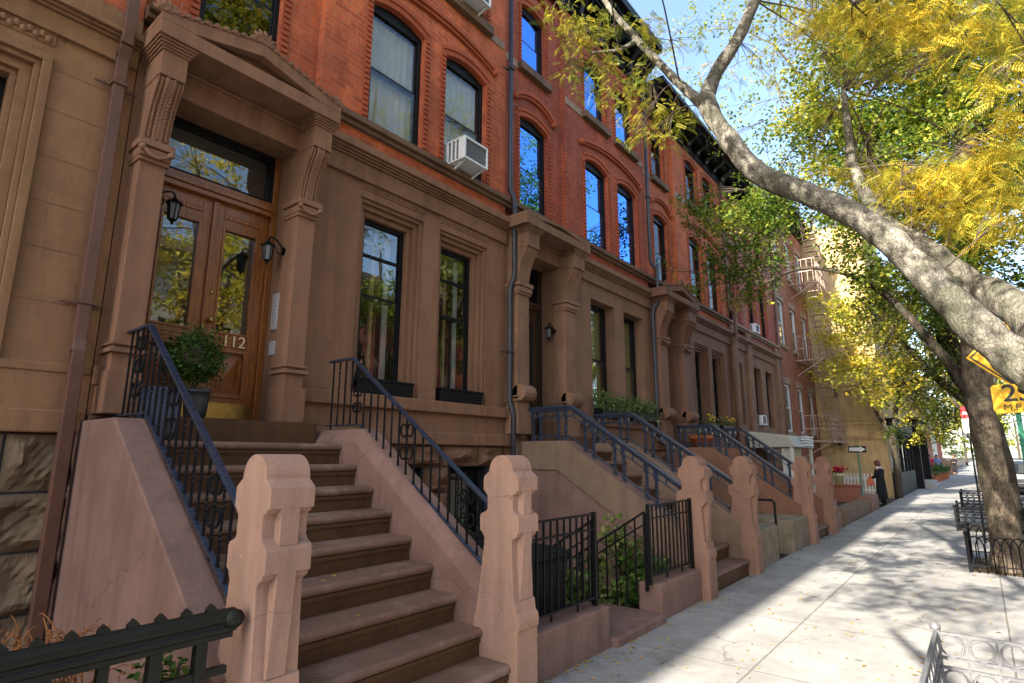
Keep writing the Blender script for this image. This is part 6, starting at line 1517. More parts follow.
# ================================================================== TREES
T1 = [(-3.0,5.4,6.51,0.43,0.43,0.43,178,0.5),(-3.22,5.2,6.71,0.24,0.26,0.27,63,0.56),(-2.7,5.5,5.82,0.38,0.36,0.35,178,0.48),(-3.22,5.4,6.2,0.31,0.31,0.31,88,0.45000000000000007),(-3.44,5.2,7.04,0.25,0.22,0.19,51,0.54),(-2.29,5.4,6.28,0.25,0.25,0.25,88,0.5),(-2.68,5.5,5.1,0.16,0.17,0.18,34,0.52),(-2.48,5.6,5.46,0.18,0.18,0.18,40,0.56),(-2.21,5.8,5.35,0.23,0.21,0.18,60,0.5800000000000001),(-2.38,5.6,5.06,0.2,0.16,0.11,34,0.6),(-1.85,6.2,6.03,0.26,0.27,0.28,27,0.66),(-1.5,6.4,6.12,0.41,0.38,0.35,37,0.55),(-2.18,6.2,6.61,0.37,0.34,0.31,27,0.5),(-1.2,6.4,6.5,0.35,0.3,0.25,47,0.7),(-0.66,6.0,5.96,0.36,0.29,0.23,153,0.75),(-0.27,5.8,5.65,0.38,0.29,0.21,255,0.8),(0.09,5.6,5.35,0.3,0.24,0.17,204,0.8),(0.35,5.4,4.95,0.24,0.22,0.2,102,0.76),(-0.7,6.6,5.67,0.33,0.3,0.28,40,0.66),(-0.23,6.2,5.28,0.34,0.27,0.2,44,0.7),(-0.85,6.8,5.47,0.32,0.28,0.25,34,0.62),(-0.55,6.6,4.32,0.42,0.3,0.19,102,0.72),(-0.17,6.2,3.99,0.42,0.3,0.19,289,0.74),(0.13,6.0,3.73,0.35,0.28,0.22,221,0.74),(0.35,5.6,3.39,0.27,0.24,0.22,187,0.74),(-0.09,6.6,3.89,0.29,0.2,0.12,85,0.72),(0.31,5.8,3.86,0.29,0.23,0.16,187,0.76),(0.49,5.6,4.06,0.2,0.2,0.2,102,0.74),(-0.83,6.8,4.6,0.31,0.23,0.15,59,0.7),(-1.11,6.8,4.88,0.29,0.22,0.16,42,0.66),(0.45,5.2,4.29,0.21,0.21,0.21,68,0.7),(0.6,1.5,8.2,1.8,1.6,1.1,924,0.72),(-1.5,2.2,8.6,1.5,1.5,0.9,726,0.7),(2.2,2.5,8.0,1.7,1.7,1.2,880,0.75),(-0.2,4.2,8.8,1.6,1.4,0.9,726,0.72),(-1.8,0.2,8.0,1.2,1.2,0.8,572,0.7),(1.2,-0.5,7.6,1.5,1.5,1.0,792,0.72),(1.2,4.5,6.5,1.6,1.6,1.2,572,0.75),(0.5,2.5,7.2,1.6,1.5,1.0,352,0.72),(2.6,5.5,6.8,1.6,1.8,1.3,440,0.78),(-1.2,3.2,7.6,1.3,1.3,0.8,242,0.68),(-2.6,4.2,7.8,1.0,1.2,0.7,198,0.62),(1.0,6.8,8.2,1.8,1.6,1.0,330,0.72),(-0.8,6.4,8.8,1.5,1.5,0.8,154,0.62),(-0.92,7.33,7.06,0.31,0.27,0.22,101,0.5),(-0.84,6.37,6.22,0.26,0.22,0.18,70,0.74),(-0.52,6.3,6.16,0.28,0.21,0.14,118,0.44),(-0.62,7.1,6.39,0.4,0.3,0.21,85,0.44),(-0.63,6.96,6.05,0.36,0.29,0.22,62,0.44),(-0.67,6.56,4.32,0.33,0.26,0.18,36,0.44),(-0.32,6.91,6.64,0.29,0.22,0.14,53,0.44),(-0.4,7.14,6.22,0.32,0.24,0.16,52,0.5),(-0.27,6.2,5.45,0.26,0.2,0.13,70,0.44),(-0.45,6.57,4.32,0.25,0.21,0.17,45,0.7),(-0.05,6.93,6.32,0.27,0.2,0.13,80,0.7),(0.06,6.6,5.82,0.25,0.22,0.19,88,0.74),(-0.1,5.99,4.13,0.25,0.19,0.13,44,0.5),(-0.14,6.15,4.12,0.22,0.19,0.16,47,0.62),(0.24,6.83,6.17,0.33,0.23,0.13,53,0.74),(0.24,6.61,5.73,0.31,0.23,0.15,57,0.74),(0.19,7.34,5.84,0.25,0.22,0.2,76,0.62),(0.19,6.52,4.25,0.32,0.22,0.11,80,0.5),(-0.0,6.9,4.2,0.34,0.27,0.19,79,0.74),(0.51,5.9,5.42,0.23,0.17,0.12,117,0.5),(0.59,6.48,5.4,0.22,0.19,0.16,120,0.62),(0.43,6.34,5.21,0.29,0.23,0.17,59,0.5),(0.4,6.86,4.4,0.28,0.21,0.15,49,0.7),(0.32,6.27,3.89,0.24,0.18,0.11,56,0.5),(0.83,7.08,6.15,0.26,0.2,0.13,112,0.5),(0.78,6.38,5.16,0.29,0.22,0.15,79,0.74),(0.72,6.05,4.8,0.21,0.16,0.11,61,0.62),(0.69,7.11,4.36,0.3,0.24,0.19,72,0.44),(0.5,6.19,3.76,0.22,0.17,0.11,78,0.44),(-0.95,3.0,5.1,0.45,0.4,0.3,60,0.7),(-1.7,3.2,6.1,0.5,0.4,0.3,60,0.7),(-0.35,2.9,4.35,0.4,0.35,0.25,45,0.7),(0.2,2.9,3.75,0.35,0.3,0.2,40,0.7),(-2.1,3.4,6.9,0.5,0.5,0.3,60,0.7),(0.12,6.84,4.3,0.18,0.15,0.12,29,0.74),(0.9,7.44,5.89,0.19,0.16,0.12,43,0.42),(-0.81,8.07,7.5,0.31,0.25,0.19,44,0.66),(-0.57,6.56,4.17,0.23,0.2,0.17,34,0.42),(-0.82,7.53,6.56,0.33,0.23,0.14,22,0.5),(-0.7,7.58,4.94,0.24,0.2,0.17,36,0.5),(0.07,7.19,4.36,0.25,0.19,0.12,15,0.66),(0.23,6.63,5.94,0.24,0.18,0.13,26,0.5),(-0.49,8.09,6.78,0.22,0.2,0.18,20,0.66),(-0.56,7.74,4.79,0.2,0.19,0.18,35,0.42),(-0.57,8.14,7.63,0.36,0.26,0.15,20,0.5),(0.55,8.02,4.7,0.21,0.17,0.13,17,0.66),(-0.24,6.14,4.07,0.18,0.17,0.16,19,0.74),(0.51,7.01,5.89,0.23,0.2,0.17,30,0.66),(0.11,7.75,6.89,0.32,0.25,0.18,41,0.5),(0.74,6.15,4.96,0.18,0.14,0.09,26,0.42),(-0.71,7.98,7.07,0.24,0.24,0.24,23,0.74),(0.05,7.51,6.13,0.32,0.23,0.14,17,0.5),(-0.34,7.45,4.71,0.32,0.25,0.18,29,0.5),(0.87,7.39,5.79,0.27,0.21,0.14,41,0.5),(0.24,7.2,5.91,0.28,0.24,0.19,38,0.42),(0.64,6.81,3.96,0.26,0.19,0.11,33,0.74),(0.89,7.06,6.0,0.18,0.16,0.14,39,0.74),(-0.75,7.31,4.77,0.2,0.19,0.19,28,0.5),(0.36,7.14,6.01,0.18,0.17,0.16,44,0.42),(-0.06,7.48,6.63,0.23,0.19,0.15,17,0.66),(-0.17,7.38,6.3,0.26,0.23,0.21,42,0.5),(-0.24,6.72,6.1,0.3,0.23,0.15,16,0.74)]  # clumps above the view are added to dapple the limb and pavement
T2 = [(-3.51,12.0,6.43,0.86,0.75,0.65,1530,0.22),(-4.33,12.2,6.95,0.5,0.46,0.41,544,0.2),(-2.66,11.8,6.36,0.81,0.69,0.57,1530,0.22),(-3.23,12.2,5.52,0.85,0.72,0.59,1530,0.2),(-4.02,12.4,5.74,0.56,0.53,0.49,595,0.22),(-4.82,12.6,5.35,0.37,0.4,0.42,204,0.26),(-5.32,12.4,5.89,0.33,0.33,0.33,102,0.26),(-1.36,11.6,5.74,0.83,0.69,0.55,1360,0.3),(-3.6,12.6,4.9,0.55,0.43,0.31,408,0.3),(-0.85,11.6,4.67,0.61,0.57,0.53,850,0.34),(-1.49,11.5,7.67,0.86,0.7,0.54,714,0.33),(-0.66,11.2,7.5,0.8,0.67,0.53,1020,0.3),(0.04,11.0,7.21,0.67,0.58,0.5,1020,0.28),(0.58,10.6,6.78,0.54,0.5,0.46,714,0.32),(-0.9,11.4,6.89,0.81,0.61,0.4,850,0.26),(-0.17,11.0,6.55,0.75,0.56,0.37,884,0.26),(1.01,10.6,7.44,0.42,0.42,0.42,425,0.4),(-0.2,11.4,8.5,0.71,0.61,0.5,561,0.34),(0.46,11.0,7.95,0.58,0.49,0.41,510,0.38),(-2.0,12.0,9.02,0.52,0.52,0.52,187,0.42),(-0.99,12.0,9.24,0.59,0.51,0.44,306,0.42),(0.83,10.6,5.54,0.37,0.48,0.59,510,0.3),(0.33,10.8,6.29,0.47,0.47,0.47,510,0.3),(-2.19,12.0,7.95,0.52,0.46,0.41,204,0.36),(-2.77,12.2,7.44,0.53,0.43,0.32,204,0.36),(-0.9,9.4,9.8,1.6,1.5,0.9,1300,0.42),(0.9,8.6,9.2,1.6,1.5,0.9,1300,0.42),(-2.0,10.6,9.6,1.2,1.2,0.8,800,0.42),(1.8,10.5,8.5,1.8,1.8,1.3,900,0.4),(0.4,9.5,9.6,1.6,1.6,1.0,700,0.42),(-4.3,12.15,7.39,0.57,0.45,0.32,275,0.28979323209439306),(-3.46,11.35,6.46,0.61,0.48,0.35,225,0.27946178563892454),(-3.4,11.05,6.08,0.43,0.4,0.38,220,0.3311153691198344),(-2.65,11.86,8.07,0.47,0.45,0.44,335,0.21027996611376715),(-2.72,11.35,6.95,0.54,0.48,0.43,338,0.27576399887166264),(-2.98,12.68,7.04,0.43,0.43,0.44,424,0.2808053875649925),(-3.18,13.15,6.54,0.47,0.44,0.41,312,0.40197918081732864),(-1.65,11.27,8.55,0.36,0.39,0.42,534,0.4031934995151711),(-2.09,12.4,8.28,0.42,0.44,0.46,574,0.2071986683932407),(-1.9,11.2,6.68,0.5,0.46,0.41,571,0.3972291241091646),(-2.06,11.76,6.62,0.37,0.36,0.34,384,0.2996940809699947),(-1.05,11.83,10.41,0.4,0.37,0.34,534,0.4111594943662522),(-1.04,11.68,9.47,0.37,0.34,0.32,630,0.32058211662489994),(-1.25,12.73,9.72,0.47,0.43,0.4,342,0.36712052201668766),(-1.29,11.55,8.01,0.45,0.42,0.38,594,0.3575167644370157),(-1.05,11.31,7.32,0.52,0.42,0.32,627,0.2551523033656112),(-1.4,12.78,7.36,0.53,0.48,0.42,463,0.2602526432401976),(-1.53,11.84,6.11,0.55,0.42,0.29,661,0.351434130511824),(-1.33,12.09,5.49,0.46,0.38,0.29,434,0.2796463621126411),(-1.3,11.08,4.89,0.45,0.38,0.3,377,0.3716817582098354),(-0.55,12.68,10.54,0.53,0.47,0.41,340,0.24303174849752393),(-0.49,11.32,8.9,0.49,0.39,0.28,604,0.2092095751838613),(-0.56,11.02,8.3,0.35,0.32,0.29,399,0.30618561076029555),(-0.64,11.71,7.98,0.48,0.38,0.27,408,0.2523262101260077),(-0.55,11.83,7.55,0.39,0.36,0.32,373,0.3515481767274544),(-0.83,12.16,6.67,0.41,0.36,0.31,526,0.2746621287557679),(-0.93,12.78,6.27,0.45,0.43,0.4,576,0.31844484732506717),(-0.93,11.78,5.67,0.43,0.36,0.28,381,0.3338941764830266),(-0.99,10.9,4.52,0.32,0.32,0.31,377,0.3186731938343801),(-1.18,12.2,4.27,0.43,0.42,0.4,346,0.2641288079731647),(0.29,13.11,10.51,0.59,0.49,0.38,429,0.36302576896410976),(-0.07,10.95,8.63,0.5,0.39,0.28,685,0.2630076374972173),(-0.07,12.33,8.89,0.45,0.38,0.31,630,0.23001685084325943),(-0.19,12.19,8.01,0.39,0.36,0.33,343,0.2540452400432984),(-0.32,13.17,8.03,0.44,0.41,0.38,511,0.31400819288099446),(-0.17,12.96,6.82,0.35,0.32,0.29,438,0.3173695423883647),(-0.41,12.12,6.2,0.43,0.37,0.31,615,0.37878035105747754),(-0.55,12.17,5.77,0.48,0.38,0.27,592,0.3200303031657595),(-0.68,11.88,4.75,0.44,0.4,0.35,381,0.3427501777262493),(-0.42,11.99,4.12,0.46,0.4,0.34,450,0.2652186918431418),(0.77,12.82,10.21,0.51,0.42,0.34,439,0.3426468082648546),(0.47,11.28,8.54,0.45,0.4,0.36,456,0.31834784830939844),(0.37,11.01,7.72,0.44,0.35,0.27,361,0.37418511132778126),(0.47,12.56,8.15,0.55,0.48,0.41,598,0.3070720442440841),(0.17,12.31,7.45,0.51,0.39,0.27,673,0.2296176956496513),(0.11,11.24,6.02,0.42,0.35,0.29,391,0.21479014558292261),(0.04,12.42,6.06,0.49,0.39,0.29,549,0.32655625571338753),(0.15,11.21,4.91,0.37,0.32,0.26,373,0.30767763054152986),(-0.05,13.0,4.97,0.37,0.34,0.31,365,0.3388961052086083),(-0.07,12.18,4.07,0.44,0.36,0.28,361,0.2518391048604388),(1.29,13.14,10.03,0.53,0.46,0.4,504,0.3620856364485532),(0.88,12.41,8.86,0.35,0.35,0.35,364,0.3899446754712921),(0.89,11.8,7.97,0.4,0.39,0.37,370,0.3752219882365656),(0.6,11.02,6.97,0.32,0.33,0.35,591,0.37476954094379666),(0.94,13.0,7.5,0.44,0.36,0.29,598,0.33745544420697726),(0.63,11.67,6.32,0.42,0.35,0.28,477,0.28319055490205874),(0.68,11.58,5.65,0.41,0.38,0.35,468,0.31384806713459734),(0.61,12.6,5.35,0.4,0.33,0.26,342,0.24099518317378799),(0.41,13.06,4.97,0.47,0.39,0.31,329,0.30344104398876615),(0.54,11.89,4.03,0.38,0.31,0.24,259,0.34373958583913017),(1.43,12.9,9.48,0.44,0.39,0.34,372,0.2610349647704787),(1.26,11.44,8.26,0.39,0.31,0.23,684,0.36543961957970983),(1.19,10.95,7.51,0.36,0.34,0.32,388,0.22594092363698046),(1.39,12.45,7.57,0.46,0.36,0.26,406,0.3572575326672544),(1.25,12.32,6.8,0.49,0.41,0.33,591,0.26860464901167724),(1.18,12.58,6.5,0.46,0.36,0.26,421,0.23864200627715143),(1.01,12.3,5.96,0.45,0.36,0.27,507,0.21339070886125758),(1.0,11.0,4.82,0.36,0.34,0.32,528,0.32434414175900017),(1.0,11.45,4.32,0.42,0.32,0.22,340,0.21182752721171066),(0.78,11.81,4.2,0.3,0.28,0.25,324,0.29809292590103115),(-0.21,11.2,5.19,0.39,0.37,0.35,334,0.35628423834540535),(-0.52,11.88,5.69,0.42,0.38,0.34,357,0.44028759858911604),(1.15,10.56,7.75,0.33,0.27,0.22,293,0.3726289531046524),(1.16,10.42,7.73,0.29,0.27,0.24,345,0.30392920546040614),(0.27,10.58,4.8,0.28,0.28,0.29,272,0.37502863782968),(-1.29,11.17,7.73,0.49,0.41,0.34,330,0.40407046398335034),(-0.72,11.6,7.54,0.34,0.33,0.31,281,0.46688327251001105),(-1.87,11.11,7.91,0.55,0.44,0.32,360,0.48684752945132387),(1.53,12.34,8.67,0.46,0.38,0.31,271,0.3198453579704711),(1.55,12.18,9.16,0.38,0.32,0.27,239,0.3762204627727025),(0.07,11.14,7.07,0.31,0.33,0.34,368,0.36927272210726225),(0.11,12.14,5.47,0.32,0.29,0.26,341,0.34741353244953),(-0.94,10.82,6.54,0.5,0.38,0.25,327,0.2872742919634117),(-0.31,12.8,9.46,0.6,0.47,0.34,280,0.32862611637256156),(-0.24,10.72,9.02,0.35,0.36,0.38,279,0.30630562375854953),(0.93,12.41,6.48,0.5,0.41,0.32,289,0.4521824205978278),(-1.06,11.1,8.99,0.35,0.32,0.29,325,0.46443319024374485),(0.53,11.0,6.75,0.3,0.31,0.32,342,0.3280261694217408),(0.44,11.66,8.96,0.46,0.36,0.25,237,0.3064352631799942),(-1.85,11.36,9.09,0.58,0.47,0.35,378,0.4437629421087064),(0.07,11.42,7.85,0.38,0.36,0.33,349,0.34495665758595623),(0.08,10.41,7.72,0.35,0.3,0.25,252,0.36423451294127934),(0.33,12.59,8.95,0.37,0.38,0.38,243,0.30615100378773763),(-0.15,12.3,6.44,0.44,0.41,0.38,361,0.34732437798365945),(-1.37,11.93,7.25,0.54,0.45,0.37,373,0.4431733226832907),(-0.92,11.76,7.65,0.53,0.42,0.31,343,0.31634779612124314),(0.73,11.28,6.19,0.32,0.31,0.29,361,0.3228432055050832),(-0.84,11.1,9.62,0.37,0.34,0.32,269,0.29746795416440186),(-1.03,12.02,6.66,0.35,0.32,0.3,271,0.45734892917343983),(1.35,12.72,7.58,0.53,0.45,0.38,215,0.44951823918112327),(0.95,10.52,5.76,0.35,0.31,0.28,284,0.39066885047061656),(-1.7,12.5,8.58,0.55,0.43,0.32,298,0.43571535245848714),(0.24,11.0,5.81,0.4,0.35,0.3,215,0.3422746287729234),(1.24,11.65,7.03,0.46,0.35,0.25,319,0.38585789134131687),(-0.43,11.02,6.36,0.35,0.34,0.33,256,0.49039491990426787),(0.16,12.45,7.24,0.52,0.4,0.28,324,0.43355113964824954),(0.42,10.69,8.13,0.3,0.31,0.32,309,0.3770434655319699),(-1.24,10.45,8.93,0.49,0.4,0.31,370,0.39435932353321007),(0.56,10.98,7.31,0.32,0.31,0.29,368,0.4765929831832234),(0.25,12.97,10.43,0.41,0.39,0.37,264,0.34102073903252805),(-0.32,11.64,5.32,0.38,0.33,0.28,293,0.37597410529870945),(-1.18,11.01,8.36,0.53,0.45,0.37,275,0.3029419834791285),(-0.01,11.78,8.45,0.46,0.36,0.26,370,0.45275312967772413),(-2.0,12.39,8.6,0.52,0.48,0.44,281,0.35171762755654107),(-1.6,12.09,8.33,0.46,0.38,0.3,334,0.4375886977172343),(0.26,10.42,5.13,0.32,0.29,0.26,360,0.3128795325751271),(1.13,11.19,6.24,0.29,0.28,0.27,333,0.2816130171698066),(-0.61,12.98,6.66,0.38,0.37,0.36,219,0.3337455476686833),(-0.4,11.02,8.94,0.53,0.43,0.34,334,0.32224891176912496),(0.26,11.75,7.2,0.36,0.35,0.34,206,0.3066059027304611),(-0.46,12.15,10.25,0.44,0.37,0.31,280,0.4793480256827276),(-1.13,11.67,9.05,0.41,0.36,0.31,357,0.4758677780079532),(0.04,12.25,8.49,0.35,0.37,0.4,213,0.42615859581610926),(0.67,10.94,6.12,0.32,0.27,0.22,333,0.3744067060940224),(1.1,11.89,6.15,0.46,0.37,0.29,241,0.47040843427055024),(0.56,12.29,5.13,0.32,0.3,0.28,367,0.36165649488491225),(-1.15,12.33,7.78,0.45,0.43,0.4,257,0.36382768119540343),(-0.72,11.49,6.8,0.5,0.39,0.28,246,0.445411636954547),(1.43,12.69,9.46,0.35,0.32,0.28,309,0.445642483201672),(0.06,12.28,7.52,0.43,0.36,0.29,256,0.3669366993367171),(-0.06,11.22,7.52,0.36,0.31,0.26,285,0.34133791822610726),(0.55,10.84,6.56,0.45,0.39,0.34,211,0.44667397797862063),(-0.78,11.69,9.67,0.57,0.43,0.28,237,0.4136126222631304),(-0.35,12.17,7.57,0.44,0.42,0.4,312,0.4965004226131413),(-1.41,12.75,7.35,0.38,0.4,0.42,353,0.3225654608256663),(-0.43,10.45,8.33,0.44,0.36,0.28,265,0.44943419952488806),(0.61,11.85,5.3,0.48,0.4,0.32,229,0.43421255048833585),(-1.68,12.07,7.51,0.43,0.43,0.42,356,0.36692233827856385),(-0.74,12.27,7.95,0.42,0.35,0.28,272,0.42466237580183086),(-0.51,12.1,7.21,0.4,0.33,0.27,227,0.29836560106323656),(-1.94,12.08,8.6,0.4,0.37,0.35,234,0.3892150854552333),(-0.61,11.37,7.36,0.48,0.41,0.33,231,0.4662963735326801),(1.1,12.04,5.57,0.33,0.34,0.35,229,0.3892041364966361),(1.16,11.13,8.38,0.41,0.35,0.3,259,0.44804779746630163),(-0.61,12.37,9.77,0.41,0.4,0.39,378,0.29663094610073454),(0.71,11.75,8.86,0.36,0.34,0.33,370,0.33026209077250757),(0.48,11.91,7.38,0.38,0.33,0.28,340,0.3866056280854266),(-0.99,12.59,7.11,0.36,0.33,0.3,304,0.41872267334650537),(0.61,12.97,7.97,0.47,0.4,0.33,322,0.3878455885694688),(0.77,11.31,7.46,0.44,0.38,0.32,309,0.3064253253912179),(0.18,12.32,5.19,0.46,0.36,0.25,371,0.4576043951374953),(-1.11,12.07,6.86,0.57,0.45,0.32,299,0.29638800745782257),(0.21,10.59,6.47,0.45,0.39,0.33,311,0.44605226072594406),(-0.77,11.36,8.61,0.55,0.42,0.29,369,0.47423167120340026),(0.42,12.3,8.48,0.53,0.44,0.34,256,0.4724212081295393),(-0.85,11.97,9.66,0.36,0.35,0.35,250,0.29054399375116324),(0.13,10.1,4.29,0.29,0.26,0.23,260,0.2501974392791444),(0.31,10.1,4.58,0.28,0.26,0.23,260,0.30610915472887495),(0.12,10.1,4.86,0.29,0.26,0.23,260,0.28861188683179895),(0.3,10.1,5.12,0.29,0.26,0.23,260,0.3240340677943825),(-0.01,10.1,4.27,0.29,0.26,0.23,260,0.261017399786572),(0.38,10.1,4.23,0.28,0.25,0.22,260,0.33394785159609397),(0.26,10.1,5.52,0.29,0.26,0.23,260,0.35133970477116544),(0.1,10.1,5.73,0.3,0.27,0.24,260,0.29755215179975353)]
TS = [(-4.29,13.0,12.45,0.9,0.81,0.72,240,0.34),(-3.49,13.0,9.68,0.6,0.56,0.53,165,0.36),(-4.65,13.0,10.87,0.77,0.64,0.51,165,0.36),(-2.87,13.5,10.5,0.73,0.67,0.61,180,0.38),(-1.65,13.0,10.92,0.67,0.67,0.67,240,0.42),(-5.28,13.0,11.9,0.48,0.57,0.67,105,0.36),(-4.0,13.0,9.09,0.54,0.44,0.34,90,0.4),(-2.63,13.5,9.33,0.47,0.47,0.47,120,0.44),(-3.48,13.2,12.3,0.63,0.57,0.5,135,0.4)]
T3 = [(-1.74,16.5,4.92,0.88,0.75,0.63,1050,0.42),(-1.02,16.0,4.47,0.71,0.71,0.71,1050,0.36),(-0.45,16.0,4.4,0.57,0.74,0.92,1050,0.32),(-1.29,17.0,3.67,0.75,0.6,0.45,780,0.45),(-0.5,16.5,3.42,0.51,0.55,0.58,630,0.36),(-0.56,16.0,5.13,0.81,0.64,0.47,900,0.32),(0.02,16.0,4.56,0.4,0.54,0.67,525,0.36),(-1.71,17.0,5.81,0.78,0.65,0.52,630,0.36),(-1.13,18.0,2.99,0.77,0.54,0.31,480,0.4),(-0.54,17.5,2.55,0.44,0.37,0.29,360,0.34),(0.26,18.0,2.91,0.36,0.67,0.97,240,0.5),(0.7,19.0,2.46,0.38,0.44,0.5,150,0.6),(-1.61,12.39,4.38,0.39,0.3,0.2,90,0.5796331070852506),(-1.69,13.75,4.47,0.46,0.35,0.25,83,0.6390991354409185),(-1.7,12.44,3.54,0.38,0.32,0.27,60,0.6999554862715329),(-1.81,12.33,3.14,0.41,0.35,0.28,126,0.5372501655793777),(-1.71,13.51,3.02,0.33,0.29,0.25,95,0.6516359811279612),(-1.03,12.33,4.42,0.33,0.29,0.25,124,0.6156329845580012),(-1.25,13.27,4.06,0.45,0.32,0.18,63,0.6127589575149354),(-1.28,13.54,3.69,0.41,0.35,0.29,61,0.7397910666424335),(-1.22,12.52,3.09,0.44,0.33,0.21,69,0.7387179420984522),(-1.44,12.71,2.85,0.39,0.3,0.2,145,0.6593421699638206),(-0.67,12.42,4.29,0.42,0.29,0.17,112,0.7147720312543744),(-0.94,13.54,4.36,0.52,0.38,0.25,77,0.6229944782856285),(-1.02,13.23,3.75,0.32,0.29,0.27,70,0.5786736886866233),(-0.86,13.46,3.33,0.34,0.29,0.24,149,0.6426673939810228),(-1.01,12.9,2.94,0.36,0.32,0.27,130,0.6479744016940885),(-0.95,18.49,6.14,0.44,0.38,0.32,238,0.3227515059412063),(-1.12,16.53,4.9,0.49,0.38,0.27,269,0.509185043836843),(-1.49,19.32,4.97,0.46,0.41,0.36,228,0.5284863591704321),(-1.23,16.86,3.87,0.37,0.35,0.33,285,0.4496210152522466),(-1.48,19.82,3.35,0.63,0.47,0.3,182,0.46908002837155055),(-1.31,16.69,2.6,0.38,0.34,0.29,165,0.575844019683373),(-1.77,19.4,2.15,0.42,0.36,0.3,266,0.281225758948131),(-0.55,16.65,5.49,0.48,0.36,0.23,176,0.3997350882709677),(-0.78,18.19,5.12,0.4,0.33,0.25,204,0.545334913789784),(-0.73,18.7,4.73,0.43,0.35,0.28,252,0.5728532788688716),(-0.72,18.48,3.96,0.56,0.42,0.28,171,0.2830870591542566),(-1.12,18.23,3.24,0.55,0.4,0.24,290,0.4116491034447044),(-1.01,18.05,2.71,0.48,0.39,0.3,168,0.505848040733435),(-0.88,16.65,2.04,0.46,0.35,0.25,274,0.5654621637847647),(-0.02,18.75,6.1,0.55,0.41,0.26,218,0.3627685581527471),(-0.27,19.15,5.59,0.5,0.43,0.37,259,0.4018714217076808),(-0.23,17.6,4.26,0.47,0.37,0.28,178,0.39287562368828804),(-0.53,18.68,4.04,0.51,0.38,0.26,175,0.5728351175575391),(-0.6,19.77,3.48,0.47,0.36,0.25,251,0.3657075633125001),(-0.53,19.65,2.79,0.5,0.42,0.34,247,0.45672585197515403),(-0.67,18.66,2.21,0.4,0.35,0.29,272,0.36467121478721587),(0.43,19.85,6.02,0.41,0.38,0.36,226,0.31070275092829186),(0.45,19.15,5.35,0.41,0.37,0.34,279,0.40292077105573426),(0.23,17.41,4.27,0.41,0.34,0.26,164,0.3798174549685058),(0.06,20.0,4.19,0.48,0.37,0.26,157,0.33764605531544534),(0.23,19.64,3.28,0.48,0.37,0.25,246,0.30294706160114704),(-0.07,18.39,2.53,0.48,0.4,0.31,222,0.5786161598257414),(0.08,16.86,2.07,0.46,0.34,0.22,277,0.3104211999981499)]
T4 = [(-3.13,24.0,6.92,1.12,0.9,0.67,1050,0.66),(-3.3,25.0,4.98,1.07,0.84,0.61,1050,0.68),(-3.54,25.0,5.99,1.17,0.85,0.54,900,0.62),(-2.39,25.5,4.96,0.95,0.81,0.68,780,0.62),(-2.74,26.0,3.69,0.77,0.58,0.39,390,0.58),(-1.92,26.5,4.26,0.69,0.62,0.54,480,0.56),(-2.68,25.0,6.27,0.95,0.78,0.61,750,0.62),(-4.01,24.0,6.08,0.61,0.53,0.46,165,0.64),(-4.15,24.0,7.48,0.62,0.54,0.46,165,0.6),(-4.52,24.0,4.59,0.53,0.46,0.38,105,0.62)]

def tree(name, label, trunk, limbs, clumps, bark, tpl, droop=None, per=14, spread=.2, grp='street trees', mat='leaf', twigs=True, base=None, scale=(.75, 1.25), limb_bark=None):
    t = thing(name, label, 'tree', trunk[0][0], grp)
    m = MB(); sp = smooth_path([p for p, r in trunk], 5); n = len(sp); rad = np.interp(np.linspace(0, len(trunk) - 1, n), range(len(trunk)), [r for p, r in trunk])
    rad = [r * (1 + .05 * math.sin(i * 1.9) + .03 * math.sin(i * 4.3)) for i, r in enumerate(rad)]
    bark_tube(m, sp, list(rad), 22, .11, 4.5); m.build('trunk', bark, t, True)
    for L in limbs:
        m = MB(); sp = smooth_path([p for p, r in L], 7); n = len(sp); rad = np.interp(np.linspace(0, len(L) - 1, n), range(len(L)), [r for p, r in L]); bark_tube(m, sp, [r * (1 + .05 * math.sin(i * 1.1 + len(sp))) for i, r in enumerate(rad)], 16, .13, 5.5)
        for k in range(2, n - 2, 5):     # branch stubs and knots
            if rad[k] > .05:
                a = random.uniform(0, 6.28); d = Vector((math.cos(a), math.sin(a) * .6, .5 + random.random())).normalized(); p = sp[k] + d * rad[k] * .85; m.ball(p, rad[k] * random.uniform(.18, .32), 8)
        m.build('limb', limb_bark or bark, t, True)
    if twigs:
        pts = [Vector(p) for L in limbs for p, r in L] + [Vector(p) for p, r in trunk if p[2] > 2]
        tw = MB()
        for c in clumps:
            cc = Vector(c[:3]); src = random.choice(sorted(pts, key=lambda p: (p - cc).length)[:2])
            if (src - cc).length > 4: continue
            mid = (src + cc) / 2 + Vector((random.uniform(-.2, .2), random.uniform(-.2, .2), random.uniform(0, .3)))
            pth = bez(src, mid, mid, cc, 7); r0 = .010 if (src - cc).length > 1.2 else .007
            tw.tube(pth, [r0 * (1 - .75 * i / 7) for i in range(8)], 5)
            for k in range(6):
                e = cc + Vector((random.uniform(-1, 1) * c[3], random.uniform(-1, 1) * c[4], random.uniform(-1, 1) * c[5])) * .8
                tw.tube(bez(pth[4], (pth[5] + e) / 2 + Vector((0, 0, .08)), (cc + e) / 2, e, 5), [.0045, .004, .0035, .003, .0025, .002], 4)
        tw.build('twigs', 'twig', t)
    leaves('crown', clumps, mat, t, tpl, per, spread, droop, scale)
    return t
T1t = [((.72, 3.9, -.05), .40), ((.73, 3.95, .25), .31), ((.75, 4.4, .9), .27), ((.70, 4.95, 1.55), .27), ((.60, 5.2, 2.0), .26)]
